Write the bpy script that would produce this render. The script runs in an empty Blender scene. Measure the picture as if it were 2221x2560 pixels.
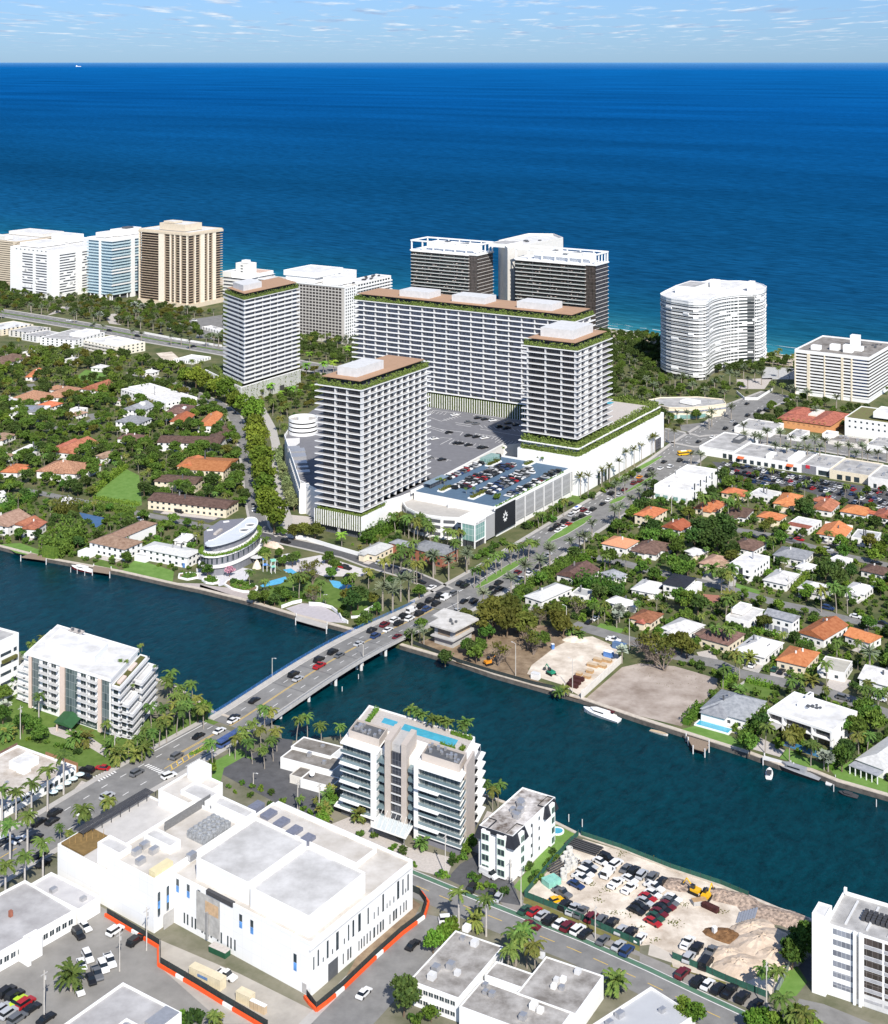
import bpy,bmesh,math,random
from math import sin,cos,pi,radians,atan2,hypot,sqrt,degrees
random.seed(7)
S = bpy.context.scene
COL = S.collection
# ---------------- camera: level, shifted down (verticals stay parallel) ----------------
F,CAMH,CX,HY = 3600.0,265.0,1110.5,155.0
cam = bpy.data.cameras.new('camera');camo = bpy.data.objects.new('camera',cam);COL.objects.link(camo)
cam.sensor_fit = 'HORIZONTAL';cam.sensor_width = 36;cam.lens = F * 36 / 2221
cam.shift_y = -(1280 - HY) / 2221
cam.clip_start = 1;cam.clip_end = 5e7
camo.location = (0,0,CAMH);camo.rotation_euler = (radians(90),0,0)
S.camera = camo
# ---------------- light ----------------
SUN_AZ,SUN_EL = radians(-76.5),radians(41)
w = bpy.data.worlds.new('World');S.world = w;w.use_nodes = True
def build_world():
 nt = w.node_tree;N = nt.nodes;L = nt.links;N.clear()
 out = N.new('ShaderNodeOutputWorld');bg = N.new('ShaderNodeBackground');bg.inputs[1].default_value = 0.105
 sky = N.new('ShaderNodeTexSky');sky.sky_type = 'NISHITA';sky.sun_disc = False
 sky.sun_elevation = SUN_EL;sky.sun_rotation = pi / 2 - SUN_AZ
 sky.air_density = 1.0;sky.dust_density = 0.15;sky.ozone_density = 2.5;sky.altitude = 250
 tc = N.new('ShaderNodeTexCoord');sep = N.new('ShaderNodeSeparateXYZ');L.new(tc.outputs['Generated'],sep.inputs[0])
 def math_(op,a,b=None,c=None):
  m = N.new('ShaderNodeMath');m.operation = op
  for i,v in enumerate((a,b,c)):
   if v is None: continue
   if isinstance(v,(int,float)): m.inputs[i].default_value = v
   else: L.new(v,m.inputs[i])
  return m.outputs[0]
 hz = math_('ADD',sep.outputs[2],0.012)
 cx = math_('DIVIDE',sep.outputs[0],hz);cy = math_('DIVIDE',sep.outputs[1],hz)
 cx = math_('MULTIPLY',cx,2.0);cy = math_('MULTIPLY',cy,.62)
 comb = N.new('ShaderNodeCombineXYZ');L.new(cx,comb.inputs[0]);L.new(cy,comb.inputs[1])
 n1 = N.new('ShaderNodeTexNoise');n1.inputs['Scale'].default_value = 0.75;n1.inputs['Detail'].default_value = 8;n1.inputs['Roughness'].default_value = .62
 L.new(comb.outputs[0],n1.inputs['Vector'])
 r1 = N.new('ShaderNodeMapRange');r1.inputs[1].default_value = .52;r1.inputs[2].default_value = .64;L.new(n1.outputs[0],r1.inputs[0])
 n2 = N.new('ShaderNodeTexNoise');n2.inputs['Scale'].default_value = 1.3;n2.inputs['Detail'].default_value = 5
 ad = N.new('ShaderNodeVectorMath');ad.operation = 'ADD';ad.inputs[1].default_value = (31,-4.3,2);L.new(comb.outputs[0],ad.inputs[0]);L.new(ad.outputs[0],n2.inputs['Vector'])
 rc = N.new('ShaderNodeValToRGB');L.new(n2.outputs[0],rc.inputs[0])
 rc.color_ramp.elements[0].position = .40;rc.color_ramp.elements[0].color = (2.7,3.7,5.4,1)
 rc.color_ramp.elements[1].position = .60;rc.color_ramp.elements[1].color = (6.2,6.8,7.4,1)
 fade = N.new('ShaderNodeMapRange');fade.inputs[1].default_value = .004;fade.inputs[2].default_value = .02;L.new(sep.outputs[2],fade.inputs[0])
 amt = math_('MULTIPLY',r1.outputs[0],fade.outputs[0]);amt = math_('MULTIPLY',amt,.8)
 tint = N.new('ShaderNodeMix');tint.data_type = 'RGBA';tint.blend_type = 'MULTIPLY';tint.inputs[0].default_value = 1
 L.new(sky.outputs[0],tint.inputs[6]);hm = N.new('ShaderNodeMapRange');hm.inputs[1].default_value = 0;hm.inputs[2].default_value = .4;L.new(sep.outputs[2],hm.inputs[0])
 rt = N.new('ShaderNodeValToRGB');L.new(hm.outputs[0],rt.inputs[0]);rt.color_ramp.elements[0].color = (.27,.44,.82,1);rt.color_ramp.elements[1].color = (.85,.90,1.0,1);L.new(rt.outputs[0],tint.inputs[7])
 mx = N.new('ShaderNodeMix');mx.data_type = 'RGBA';L.new(amt,mx.inputs[0]);L.new(tint.outputs[2],mx.inputs[6]);L.new(rc.outputs[0],mx.inputs[7])
 L.new(mx.outputs[2],bg.inputs[0]);L.new(bg.outputs[0],out.inputs[0])
build_world()
sl = bpy.data.lights.new('sun','SUN');sl.energy = 4.9;sl.angle = radians(.5);sl.color = (1,.95,.87)
so = bpy.data.objects.new('sun',sl);COL.objects.link(so)
import mathutils
sd = mathutils.Vector((cos(SUN_AZ) * cos(SUN_EL),sin(SUN_AZ) * cos(SUN_EL),sin(SUN_EL)))
so.rotation_euler = sd.to_track_quat('Z','Y').to_euler();so.location = sd * 900
S.view_settings.view_transform = 'Standard';S.view_settings.look = 'None'
S.view_settings.exposure = 0.4;S.view_settings.gamma = 1
try:
 S.cycles.max_bounces = 5;S.cycles.transparent_max_bounces = 6;S.cycles.diffuse_bounces = 2;S.cycles.glossy_bounces = 2
 S.cycles.use_denoising = True
except Exception: pass
# ---------------- photo measurements -> metres ----------------
def G(p,z=0.0):
 Y = F * (CAMH - z) / (p[1] - HY);return ((p[0] - CX) * Y / F,Y)
def hgt(top,base):
 return CAMH * (1 - (top - HY) / (base - HY))
def cr(x0,y0,wd,shown=1792):
 k = wd / shown
 return lambda x,y: (x0 + x * k,y0 + y * k)
cA = cr(0,500,700);cB = cr(500,500,700);cC = cr(1000,550,600);cD = cr(1600,650,621);cE = cr(0,800,600);cF = cr(450,900,650)
cG = cr(1000,850,700);cH = cr(1600,1050,621);cI = cr(0,1200,600);cJ = cr(500,1200,600);cK = cr(1000,1350,600);cL = cr(1600,1350,621)
cM = cr(0,1550,600);cN = cr(450,1650,550);cO = cr(800,1750,600);cP = cr(1600,1650,621);cQ = cr(0,1950,600);cR = cr(500,1950,600)
cS = cr(1000,2050,600);cT = cr(1600,2050,621);cU = cr(1350,2000,650)
tA = cr(760,860,360,1488);tB = cr(540,660,260,1492);tC = cr(1280,780,400,1653);tD = cr(860,700,640);tE = cr(980,1060,500)
tF = cr(0,1550,440);tG = cr(460,1260,300);tH = cr(680,1020,180,1033);cW = cr(0,0,2221)
# ---------------- materials ----------------
MATS = {}
def mt(name,col,rough=.8,var=.12,scale=.6,spec=.25,metal=0.,col2=None,detail=4,bump=0.,emit=0):
 if name in MATS: return MATS[name]
 m = bpy.data.materials.new(name);m.use_nodes = True;nt = m.node_tree;b = nt.nodes['Principled BSDF']
 b.inputs['Roughness'].default_value = rough;b.inputs['Metallic'].default_value = metal;b.inputs['Specular IOR Level'].default_value = spec
 if var or col2:
  g = nt.nodes.new('ShaderNodeNewGeometry');n = nt.nodes.new('ShaderNodeTexNoise');n.inputs['Scale'].default_value = scale;n.inputs['Detail'].default_value = detail
  n.inputs['Roughness'].default_value = .65
  nt.links.new(g.outputs['Position'],n.inputs['Vector'])
  r = nt.nodes.new('ShaderNodeValToRGB');e = r.color_ramp.elements
  e[0].position = .33;e[1].position = .67
  c2 = col2 or tuple(min(1,c * (1 + var)) for c in col)
  c1 = col if col2 else tuple(c * (1 - var) for c in col)
  e[0].color = (*c1,1);e[1].color = (*c2,1)
  nt.links.new(n.outputs[0],r.inputs[0]);nt.links.new(r.outputs[0],b.inputs['Base Color'])
  if bump:
   bp = nt.nodes.new('ShaderNodeBump');bp.inputs['Strength'].default_value = bump;bp.inputs['Distance'].default_value = .3
   nt.links.new(n.outputs[0],bp.inputs['Height']);nt.links.new(bp.outputs[0],b.inputs['Normal'])
 else: b.inputs['Base Color'].default_value = (*col,1)
 MATS[name] = m;return m
def vary(m,lo,hi,hue=.0):
 """each object that wears the material gets its own tone"""
 nt = m.node_tree;b = nt.nodes['Principled BSDF'];s_ = b.inputs['Base Color']
 if not s_.links: return m
 src = s_.links[0].from_socket;oi = nt.nodes.new('ShaderNodeObjectInfo');hs = nt.nodes.new('ShaderNodeHueSaturation')
 mr = nt.nodes.new('ShaderNodeMapRange');mr.inputs[3].default_value = lo;mr.inputs[4].default_value = hi;nt.links.new(oi.outputs['Random'],mr.inputs[0]);nt.links.new(mr.outputs[0],hs.inputs['Value'])
 if hue:
  wn = nt.nodes.new('ShaderNodeTexWhiteNoise');wn.noise_dimensions = '1D';nt.links.new(oi.outputs['Random'],wn.inputs['W']);m2 = nt.nodes.new('ShaderNodeMapRange');m2.inputs[3].default_value = .5 - hue;m2.inputs[4].default_value = .5 + hue;nt.links.new(wn.outputs[0],m2.inputs[0]);nt.links.new(m2.outputs[0],hs.inputs['Hue'])
 nt.links.new(src,hs.inputs['Color']);nt.links.new(hs.outputs[0],s_);return m
def glassgrid(name,c1,c2,frame,pw=1.3,ph=3.4,mort=.06,rough=.12,spec=.6,off=0.):
 """window wall: panes of pw x ph metres with mullions, each pane a slightly different tone"""
 if name in MATS: return MATS[name]
 m = bpy.data.materials.new(name);m.use_nodes = True;nt = m.node_tree;N = nt.nodes;L = nt.links;b = N['Principled BSDF']
 tc = N.new('ShaderNodeTexCoord');sp = N.new('ShaderNodeSeparateXYZ');L.new(tc.outputs['Object'],sp.inputs[0])
 ad = N.new('ShaderNodeMath');L.new(sp.outputs[0],ad.inputs[0]);L.new(sp.outputs[1],ad.inputs[1])
 cb = N.new('ShaderNodeCombineXYZ');L.new(ad.outputs[0],cb.inputs[0]);L.new(sp.outputs[2],cb.inputs[1])
 br = N.new('ShaderNodeTexBrick');br.offset = off;br.squash = 1;L.new(cb.outputs[0],br.inputs['Vector'])
 br.inputs['Color1'].default_value = (*c1,1);br.inputs['Color2'].default_value = (*c2,1);br.inputs['Mortar'].default_value = (*frame,1)
 br.inputs['Scale'].default_value = 1;br.inputs['Mortar Size'].default_value = mort;br.inputs['Brick Width'].default_value = pw;br.inputs['Row Height'].default_value = ph
 br.inputs['Bias'].default_value = 0
 L.new(br.outputs['Color'],b.inputs['Base Color']);b.inputs['Roughness'].default_value = rough;b.inputs['Specular IOR Level'].default_value = spec
 MATS[name] = m;return m
WHITEP = None
WHITE = mt('white_render',(.80,.80,.79),.7,.025,.12)
WHITE2 = mt('white_stucco',(.74,.73,.71),.8,.08,.5)
OFFW = mt('off_white_stucco',(.66,.63,.58),.8,.08,.5)
CREAM = mt('cream_stucco',(.70,.62,.48),.8,.07,.5)
BEIGE = mt('beige_concrete',(.62,.53,.41),.8,.07,.4)
TAN = mt('tan_stucco',(.52,.40,.27),.85,.08,.5)
GREYC = mt('grey_concrete',(.42,.41,.40),.85,.12,.4)
LGREY = mt('light_grey_concrete',(.58,.58,.58),.85,.08,.4)
DGREY = mt('dark_grey_panel',(.10,.105,.115),.6,.1,.6)
MGREY = mt('slate_grey_wall',(.20,.20,.23),.7,.08,.6)
ROOFW = mt('white_roof_membrane',(.50,.49,.475),.85,0,.16,col2=(.74,.735,.73),detail=10)
ROOFG = mt('grey_roof_membrane',(.27,.265,.26),.9,0,.14,col2=(.50,.49,.48),detail=10)
ROOFS = mt('stained_white_roof',(.11,.085,.07),.95,0,.24,col2=(.66,.63,.61),detail=7)
ROOFD = mt('stained_grey_roof',(.13,.115,.10),.95,0,.14,col2=(.31,.29,.27),detail=8)
ROOFB = mt('brown_roof_deck',(.40,.25,.16),.85,.05,.3)
TILE_O = mt('orange_roof_tile',(.36,.105,.045),.85,0,.55,col2=(.54,.20,.095),detail=9)
TILE_R = mt('red_roof_tile',(.22,.075,.045),.85,0,.55,col2=(.46,.18,.11),detail=9)
TILE_B = mt('brown_roof_tile',(.085,.05,.04),.85,0,.6,col2=(.20,.125,.10),detail=9)
TILE_T = mt('tan_roof_tile',(.24,.15,.10),.85,0,.6,col2=(.42,.29,.21),detail=9)
TILE_M = mt('mottled_roof_tile',(.20,.085,.05),.85,0,1.3,col2=(.52,.30,.19))
SHING_G = mt('grey_shingle',(.19,.20,.22),.85,0,.6,col2=(.33,.34,.36),detail=9)
SHING_L = mt('pale_grey_shingle',(.50,.50,.49),.85,.12,.8)
SHING_D = mt('black_shingle',(.025,.027,.035),.6,.2,.8)
ROOFWT = mt('white_roof_tile',(.50,.49,.48),.85,0,.45,col2=(.76,.75,.74),detail=9)
BRICK = mt('red_brick',(.30,.115,.075),.85,.15,1.5)
ORANGEW = mt('orange_stucco',(.62,.30,.13),.85,.06,.5)
for m_ in (TILE_O,TILE_R,TILE_B,TILE_T,SHING_G,SHING_L): vary(m_,.72,1.25,.012)
vary(ROOFWT,.82,1.12)
METAL = mt('brushed_metal',(.5,.5,.51),.4,.08,1,metal=.6)
DMETAL = mt('dark_metal',(.06,.06,.065),.5,.1,1)
WOOD = mt('weathered_wood',(.25,.19,.14),.85,.2,2)
GLASS = mt('window_glass',(.03,.045,.055),.1,.3,.35,spec=.7)
GLASSB = mt('balcony_glass',(.15,.21,.23),.15,.1,.5,spec=.6)
GLASSD = glassgrid('dark_window_wall',(.02,.022,.028),(.06,.065,.08),(.16,.165,.18),1.25,3.5)
GLASSM = glassgrid('grey_window_wall',(.15,.16,.19),(.30,.32,.37),(.50,.51,.54),1.25,3.5)
GLASSK = glassgrid('bronze_window_wall',(.028,.024,.022),(.075,.06,.055),(.17,.155,.15),1.6,3.3)
GLASSC = glassgrid('condo_window_wall',(.05,.075,.085),(.15,.19,.20),(.38,.40,.40),1.5,3.2)
GLASSG = glassgrid('green_window_wall',(.16,.30,.28),(.25,.40,.37),(.55,.62,.60),2.2,3.4,.1)
GLASST = glassgrid('blue_window_wall',(.16,.33,.42),(.38,.56,.63),(.75,.80,.82),1.6,3.0,.1)
ASPH = mt('asphalt',(.165,.162,.158),.9,0,.16,col2=(.245,.24,.232),detail=11)
ASPHD = mt('dark_asphalt',(.095,.095,.10),.9,.18,.3,detail=8)
CONC = mt('pavement_concrete',(.42,.40,.375),.9,.08,.4)
PAVER = mt('pale_pavers',(.47,.43,.40),.9,.12,1.2)
SAND = mt('pale_sand',(.60,.50,.40),.95,.14,.10,detail=9)
SANDC = mt('crushed_coral_ground',(.40,.33,.26),.95,0,.11,col2=(.78,.70,.60),detail=12)
DIRT = mt('vacant_lot_dirt',(.24,.19,.155),.95,0,.09,col2=(.46,.395,.345),detail=12)
SOIL = mt('brown_soil',(.14,.095,.06),.95,0,.2,col2=(.32,.24,.16),detail=8)
GRASS = mt('lawn_grass',(.075,.135,.022),.95,0,.25,col2=(.13,.20,.045),detail=8)
GRASSB = mt('bright_lawn',(.10,.20,.035),.95,0,.22,col2=(.16,.27,.065),detail=8)
GROUND = mt('neighbourhood_ground',(.045,.075,.02),.95,0,.06,col2=(.16,.15,.075),detail=10)
PAINTW = mt('white_road_paint',(.74,.73,.71),.8,.1,1)
PAINTY = mt('yellow_road_paint',(.62,.42,.10),.8,.15,1)
BIKE = mt('green_bike_lane_paint',(.085,.17,.115),.9,.12,.5)
POOL = mt('pool_water',(.07,.37,.50),.08,.12,.5,spec=.5)
BLUER = mt('blue_railing_paint',(.05,.16,.42),.5,.08,1)
BLUEC = mt('tennis_court_blue',(.06,.13,.26),.9,.1,.3)
ORANGE = mt('orange_barrier_plastic',(.80,.10,.025),.6,.1,1)
SCREENM = mt('dark_fence_mesh',(.035,.045,.045),.8,.2,1)
GREENF = mt('green_fence_mesh',(.03,.10,.075),.8,.2,1)
TRUNK = mt('tree_bark',(.16,.115,.08),.9,.2,2)
PTRUNK = mt('palm_trunk',(.30,.265,.225),.9,.15,2)
# ---------------- mesh building ----------------
class MB:
 def __init__(s): s.v = [];s.f = [];s.m = []
 def face(s,pts,mi=0):
  b = len(s.v);s.v += [tuple(p) for p in pts];s.f.append(tuple(range(b,b + len(pts))));s.m.append(mi)
 def box(s,x0,y0,z0,x1,y1,z1,mi=0):
  b = len(s.v)
  s.v += [(x0,y0,z0),(x1,y0,z0),(x1,y1,z0),(x0,y1,z0),(x0,y0,z1),(x1,y0,z1),(x1,y1,z1),(x0,y1,z1)]
  for f in ((0,3,2,1),(4,5,6,7),(0,1,5,4),(1,2,6,5),(2,3,7,6),(3,0,4,7)):
   s.f.append(tuple(b + i for i in f));s.m.append(mi)
  return s
 def obox(s,c,ang,lx,ly,z0,z1,mi=0):
  ca,sa = cos(ang),sin(ang)
  s.prism([(c[0] + ca * a - sa * b,c[1] + sa * a + ca * b) for a,b in ((-lx / 2,-ly / 2),(lx / 2,-ly / 2),(lx / 2,ly / 2),(-lx / 2,ly / 2))],z0,z1,mi);return s
 def prism(s,poly,z0,z1,mi=0,top=None):
  b = len(s.v);n = len(poly)
  s.v += [(p[0],p[1],z0) for p in poly] + [(p[0],p[1],z1) for p in poly]
  s.f.append(tuple(range(b + n - 1,b - 1,-1)));s.m.append(mi)
  s.f.append(tuple(range(b + n,b + 2 * n)));s.m.append(mi if top is None else top)
  for i in range(n):
   j = (i + 1) % n;s.f.append((b + i,b + j,b + n + j,b + n + i));s.m.append(mi)
  return s
 def tube(s,p0,p1,r0,r1=None,n=7,mi=0,cap=True):
  r1 = r0 if r1 is None else r1
  a = mathutils.Vector(p0);c = mathutils.Vector(p1);d = (c - a).normalized()
  e = d.orthogonal().normalized();g = d.cross(e);b = len(s.v)
  for q,r in ((a,r0),(c,r1)):
   for i in range(n):
    t = 2 * pi * i / n;s.v.append(tuple(q + e * (r * cos(t)) + g * (r * sin(t))))
  for i in range(n):
   j = (i + 1) % n;s.f.append((b + i,b + j,b + n + j,b + n + i));s.m.append(mi)
  if cap: s.f.append(tuple(range(b + 2 * n - 1,b + n - 1,-1)));s.m.append(mi)
  return s
 def band(s,pts,h0,h1,th,mi=0,closed=False):
  """a wall of thickness th along a polyline"""
  n = len(pts);
  for i in range(n if closed else n - 1):
   a,c = pts[i],pts[(i + 1) % n];dx,dy = c[0] - a[0],c[1] - a[1];l = hypot(dx,dy) or 1
   nx,ny = -dy / l * th / 2,dx / l * th / 2
   s.prism([(a[0] + nx,a[1] + ny),(a[0] - nx,a[1] - ny),(c[0] - nx,c[1] - ny),(c[0] + nx,c[1] + ny)],h0,h1,mi)
  return s
 def mesh(s,name,mats):
  me = bpy.data.meshes.new(name);me.from_pydata(s.v,[],s.f)
  for m in (mats if isinstance(mats,(list,tuple)) else [mats]): me.materials.append(m)
  me.polygons.foreach_set('material_index',s.m);me.update();return me
 def build(s,name,mats,parent=None,loc=(0,0,0),rz=0,smooth=False,**kw):
  me = s.mesh(name,mats)
  if smooth: me.polygons.foreach_set('use_smooth',[True] * len(me.polygons))
  return put(name,me,parent,loc,rz,**kw)
def put(name,me,parent=None,loc=(0,0,0),rz=0,label=None,cat=None,group=None,kind=None):
 o = bpy.data.objects.new(name,me);COL.objects.link(o)
 if parent is not None: o.parent = parent
 o.location = loc if len(loc) == 3 else (*loc,0);o.rotation_euler = (0,0,rz);tag(o,label,cat,group,kind);return o
def tag(o,label=None,cat=None,group=None,kind=None):
 if label: o['label'] = label
 if cat: o['category'] = cat
 if group: o['group'] = group
 if kind: o['kind'] = kind
 return o
LAND = []
FOOT = []
def thing(name,label,cat,loc=(0,0,0),rz=0,group=None,mark=None,foot=None):
 o = put(name,None,None,loc,rz,label,cat,group)
 if mark: LAND.append((mark,loc[0] + (foot[0] / 2 * cos(rz) - foot[1] / 2 * sin(rz) if foot else 0),loc[1] + (foot[0] / 2 * sin(rz) + foot[1] / 2 * cos(rz) if foot else 0)))
 if foot: FOOT.append((loc[0],loc[1],rz,foot[0],foot[1]))
 return o
def copytree(o,parent=None):
 c = o.copy();COL.objects.link(c)
 if parent is not None: c.parent = parent
 for ch in o.children: copytree(ch,c)
 return c
def sheet(name,pts,m,z,px=True,**kw):
 b = MB();b.face([(*(G(p,z) if px else p),z) for p in pts]);kw.setdefault('kind','structure');return b.build(name,m,**kw)
def resample(pts,step):
 out = []
 for a,c in zip(pts,pts[1:]):
  n = max(1,int(hypot(c[0] - a[0],c[1] - a[1]) / step))
  out += [tuple(a[k] + (c[k] - a[k]) * i / n for k in range(len(a))) for i in range(n)]
 return out + [pts[-1]]
def offset(pts,d):
 out = []
 for i,p in enumerate(pts):
  a = pts[max(0,i - 1)];c = pts[min(len(pts) - 1,i + 1)];dx,dy = c[0] - a[0],c[1] - a[1];l = hypot(dx,dy) or 1
  out.append((p[0] - dy / l * d,p[1] + dx / l * d,*p[2:]))
 return out
def stripm(b,pts,d0,d1,z,mi=0):
 A,B = offset(pts,d0),offset(pts,d1)
 for i in range(len(pts) - 1):
  b.face([(*A[i][:2],z),(*B[i][:2],z),(*B[i + 1][:2],z),(*A[i + 1][:2],z)][::-1],mi)
def strip(name,pts,d0,d1,m,z,**kw):
 b = MB();stripm(b,pts,d0,d1,z);kw.setdefault('kind','structure');return b.build(name,m,**kw)
def dashes(b,pts,d,w,z,on=3,off=6,mi=0):
 P = resample(pts,1.0);k = 0
 while k + on < len(P): stripm(b,P[k:k + on + 1],d - w / 2,d + w / 2,z,mi);k += on + off
def frame_of(Fp,Rp,Lp,z,theta=None):
 """origin, heading, width (to the right) and depth (to the left) of a rectangular block from three roof corners"""
 f,r,l = G(Fp,z),G(Rp,z),G(Lp,z)
 tu = atan2(r[1] - f[1],r[0] - f[0]);tv = atan2(l[1] - f[1],l[0] - f[0]) - pi / 2
 wd,dp = hypot(r[0] - f[0],r[1] - f[1]),hypot(l[0] - f[0],l[1] - f[1])
 if theta is None: theta = (tu * wd + tv * dp) / (wd + dp)
 else: theta = radians(theta)
 return (f[0],f[1],0),theta,wd * cos(tu - theta),dp * cos(tv - theta)
 # ---------------- land and water ----------------
WZ = -1.8
def water_mat(name,stops,spec,bscale,bstr,rough=.3,axis=None,stretch=(1,1,1),patch=.2):
 """stops: list of (metres off the shoreline, colour); axis = (x, y, ang) of the shoreline"""
 m = bpy.data.materials.new(name);m.use_nodes = True;nt = m.node_tree;N = nt.nodes;L = nt.links;b = N['Principled BSDF']
 g = N.new('ShaderNodeNewGeometry')
 b.inputs['Roughness'].default_value = rough;b.inputs['Specular IOR Level'].default_value = spec;b.inputs['IOR'].default_value = 1.33
 mp = N.new('ShaderNodeMapping');mp.inputs['Location'].default_value = (-axis[0],-axis[1],0);mp.vector_type = 'TEXTURE'
 mp.inputs['Location'].default_value = (axis[0],axis[1],0);mp.inputs['Rotation'].default_value = (0,0,axis[2])
 L.new(g.outputs['Position'],mp.inputs['Vector'])
 sp = N.new('ShaderNodeSeparateXYZ');L.new(mp.outputs[0],sp.inputs[0])
 nz = N.new('ShaderNodeTexNoise');nz.inputs['Scale'].default_value = .006;nz.inputs['Detail'].default_value = 4
 ms = N.new('ShaderNodeMapping');ms.inputs['Scale'].default_value = (.35,1,1);L.new(mp.outputs[0],ms.inputs[0]);L.new(ms.outputs[0],nz.inputs['Vector'])
 ad = N.new('ShaderNodeMath');ad.operation = 'MULTIPLY_ADD';L.new(nz.outputs[0],ad.inputs[0]);ad.inputs[1].default_value = 60;L.new(sp.outputs[1],ad.inputs[2])
 mx = N.new('ShaderNodeMath');mx.operation = 'MAXIMUM';L.new(ad.outputs[0],mx.inputs[0]);mx.inputs[1].default_value = 1
 lg = N.new('ShaderNodeMath');lg.operation = 'LOGARITHM';L.new(mx.outputs[0],lg.inputs[0]);lg.inputs[1].default_value = 10
 dv = N.new('ShaderNodeMath');dv.operation = 'DIVIDE';L.new(lg.outputs[0],dv.inputs[0]);dv.inputs[1].default_value = 6
 cr_ = N.new('ShaderNodeValToRGB');e = cr_.color_ramp.elements;L.new(dv.outputs[0],cr_.inputs[0])
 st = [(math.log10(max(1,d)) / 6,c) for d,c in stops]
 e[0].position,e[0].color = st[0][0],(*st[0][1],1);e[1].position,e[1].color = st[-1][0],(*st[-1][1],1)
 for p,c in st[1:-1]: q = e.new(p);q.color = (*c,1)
 n3 = N.new('ShaderNodeTexNoise');n3.inputs['Scale'].default_value = .0016;n3.inputs['Detail'].default_value = 7;n3.inputs['Roughness'].default_value = .6
 m3 = N.new('ShaderNodeMapping');m3.inputs['Scale'].default_value = (.3,1,1);L.new(mp.outputs[0],m3.inputs[0]);L.new(m3.outputs[0],n3.inputs['Vector'])
 n4 = N.new('ShaderNodeTexNoise');n4.inputs['Scale'].default_value = bscale;n4.inputs['Detail'].default_value = 6;n4.inputs['Roughness'].default_value = .7
 m4 = N.new('ShaderNodeMapping');m4.inputs['Scale'].default_value = stretch;L.new(mp.outputs[0],m4.inputs[0]);L.new(m4.outputs[0],n4.inputs['Vector'])
 mr = N.new('ShaderNodeMapRange');mr.inputs[1].default_value = .3;mr.inputs[2].default_value = .7;mr.inputs[3].default_value = 1 - patch;mr.inputs[4].default_value = 1 + patch;L.new(n3.outputs[0],mr.inputs[0])
 mr2 = N.new('ShaderNodeMapRange');mr2.inputs[1].default_value = .3;mr2.inputs[2].default_value = .7;mr2.inputs[3].default_value = .55;mr2.inputs[4].default_value = 1.45;L.new(n4.outputs[0],mr2.inputs[0])
 mm = N.new('ShaderNodeMath');mm.operation = 'MULTIPLY';L.new(mr.outputs[0],mm.inputs[0]);L.new(mr2.outputs[0],mm.inputs[1])
 vm = N.new('ShaderNodeVectorMath');vm.operation = 'SCALE';L.new(cr_.outputs[0],vm.inputs[0]);L.new(mm.outputs[0],vm.inputs['Scale'])
 L.new(vm.outputs[0],b.inputs['Base Color'])
 bp = N.new('ShaderNodeBump');bp.inputs['Strength'].default_value = bstr;bp.inputs['Distance'].default_value = .6;L.new(n4.outputs[0],bp.inputs['Height']);L.new(bp.outputs[0],b.inputs['Normal'])
 return m
SHORE = [(-900,500),(0,616),(562,694),(1600,834),(1919,882),(2221,924),(3200,1060)]
shore = [G(p,0) for p in SHORE]
sh_ang = atan2(shore[5][1] - shore[2][1],shore[5][0] - shore[2][0])
def far(p,a,d): return (p[0] + cos(a) * d,p[1] + sin(a) * d)
OCEAN = water_mat('ocean_water',[(1,(.22,.40,.40)),(30,(.04,.22,.27)),(130,(.008,.092,.165)),(340,(.005,.064,.152)),(1200,(.003,.056,.148)),(6000,(.002,.070,.23)),(40000,(.003,.10,.31)),(500000,(.10,.26,.48))],  # outermost stops are paler: horizon haze is put into the sea colour
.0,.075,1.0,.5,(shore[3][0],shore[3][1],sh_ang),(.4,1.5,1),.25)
E0,E1 = far(shore[0],sh_ang + pi,600000),far(shore[-1],sh_ang,600000)
poly = [E0] + shore + [E1,far(E1,sh_ang + pi / 2,1200000),far(E0,sh_ang + pi / 2,1200000)]
b = MB()
ss = shore
for i in range(len(ss) - 1):
 a,c = ss[i],ss[i + 1];nrm = sh_ang + pi / 2
 for d0,d1 in ((-30,600),(600,6000),(6000,60000),(60000,20000000)):
  b.face([(*far(a,nrm,d0),WZ),(*far(c,nrm,d0),WZ),(*far(c,nrm,d1),WZ),(*far(a,nrm,d1),WZ)])
b.face([(*far(ss[0],nrm,-30),WZ),(*far(ss[0],nrm,1000000),WZ),(*far(far(ss[0],sh_ang + pi,900000),nrm,1000000),WZ),(*far(far(ss[0],sh_ang + pi,900000),nrm,-30),WZ)])
b.face([(*far(ss[-1],nrm,-30),WZ),(*far(far(ss[-1],sh_ang,900000),nrm,-30),WZ),(*far(far(ss[-1],sh_ang,900000),nrm,1000000),WZ),(*far(ss[-1],nrm,1000000),WZ)])
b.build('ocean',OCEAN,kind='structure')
CREEKM = water_mat('creek_water',[(1,(.0004,.026,.036)),(60,(.0002,.0185,.034)),(140,(.0002,.0175,.036)),(500,(.0002,.0175,.036))],.12,.30,.45,.15,(-36,690,radians(-31)),(1.2,.6,1),.25)
cw = [(-900,1300),(-900,1760),(300,1900),(900,1980),(1500,2300),(2300,2600),(3300,3000),(3300,2000),(2000,1800),(900,1480),(-200,1250)]
sheet('creek_water',cw,CREEKM,WZ)
SEAW = [(-900,1180),(-300,1300),(0,1367),(117,1397),(295,1429),(435,1461),(500,1474),(620,1504),(740,1540),(815,1559),(895,1580),(1000,1613),(1140,1654),(1234,1686),(1450,1747),(1600,1798),(1711,1833),(1773,1853),(1874,1885),(1947,1912),(2026,1927),(2092,1954),(2221,1991),(2800,2150),(3300,2290)]
sea = [G(p) for p in SEAW]
main_poly = sea + [far(shore[-1],sh_ang - pi / 2,-2)] + shore[::-1]
b = MB();b.face([(*p,0) for p in main_poly])
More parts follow.
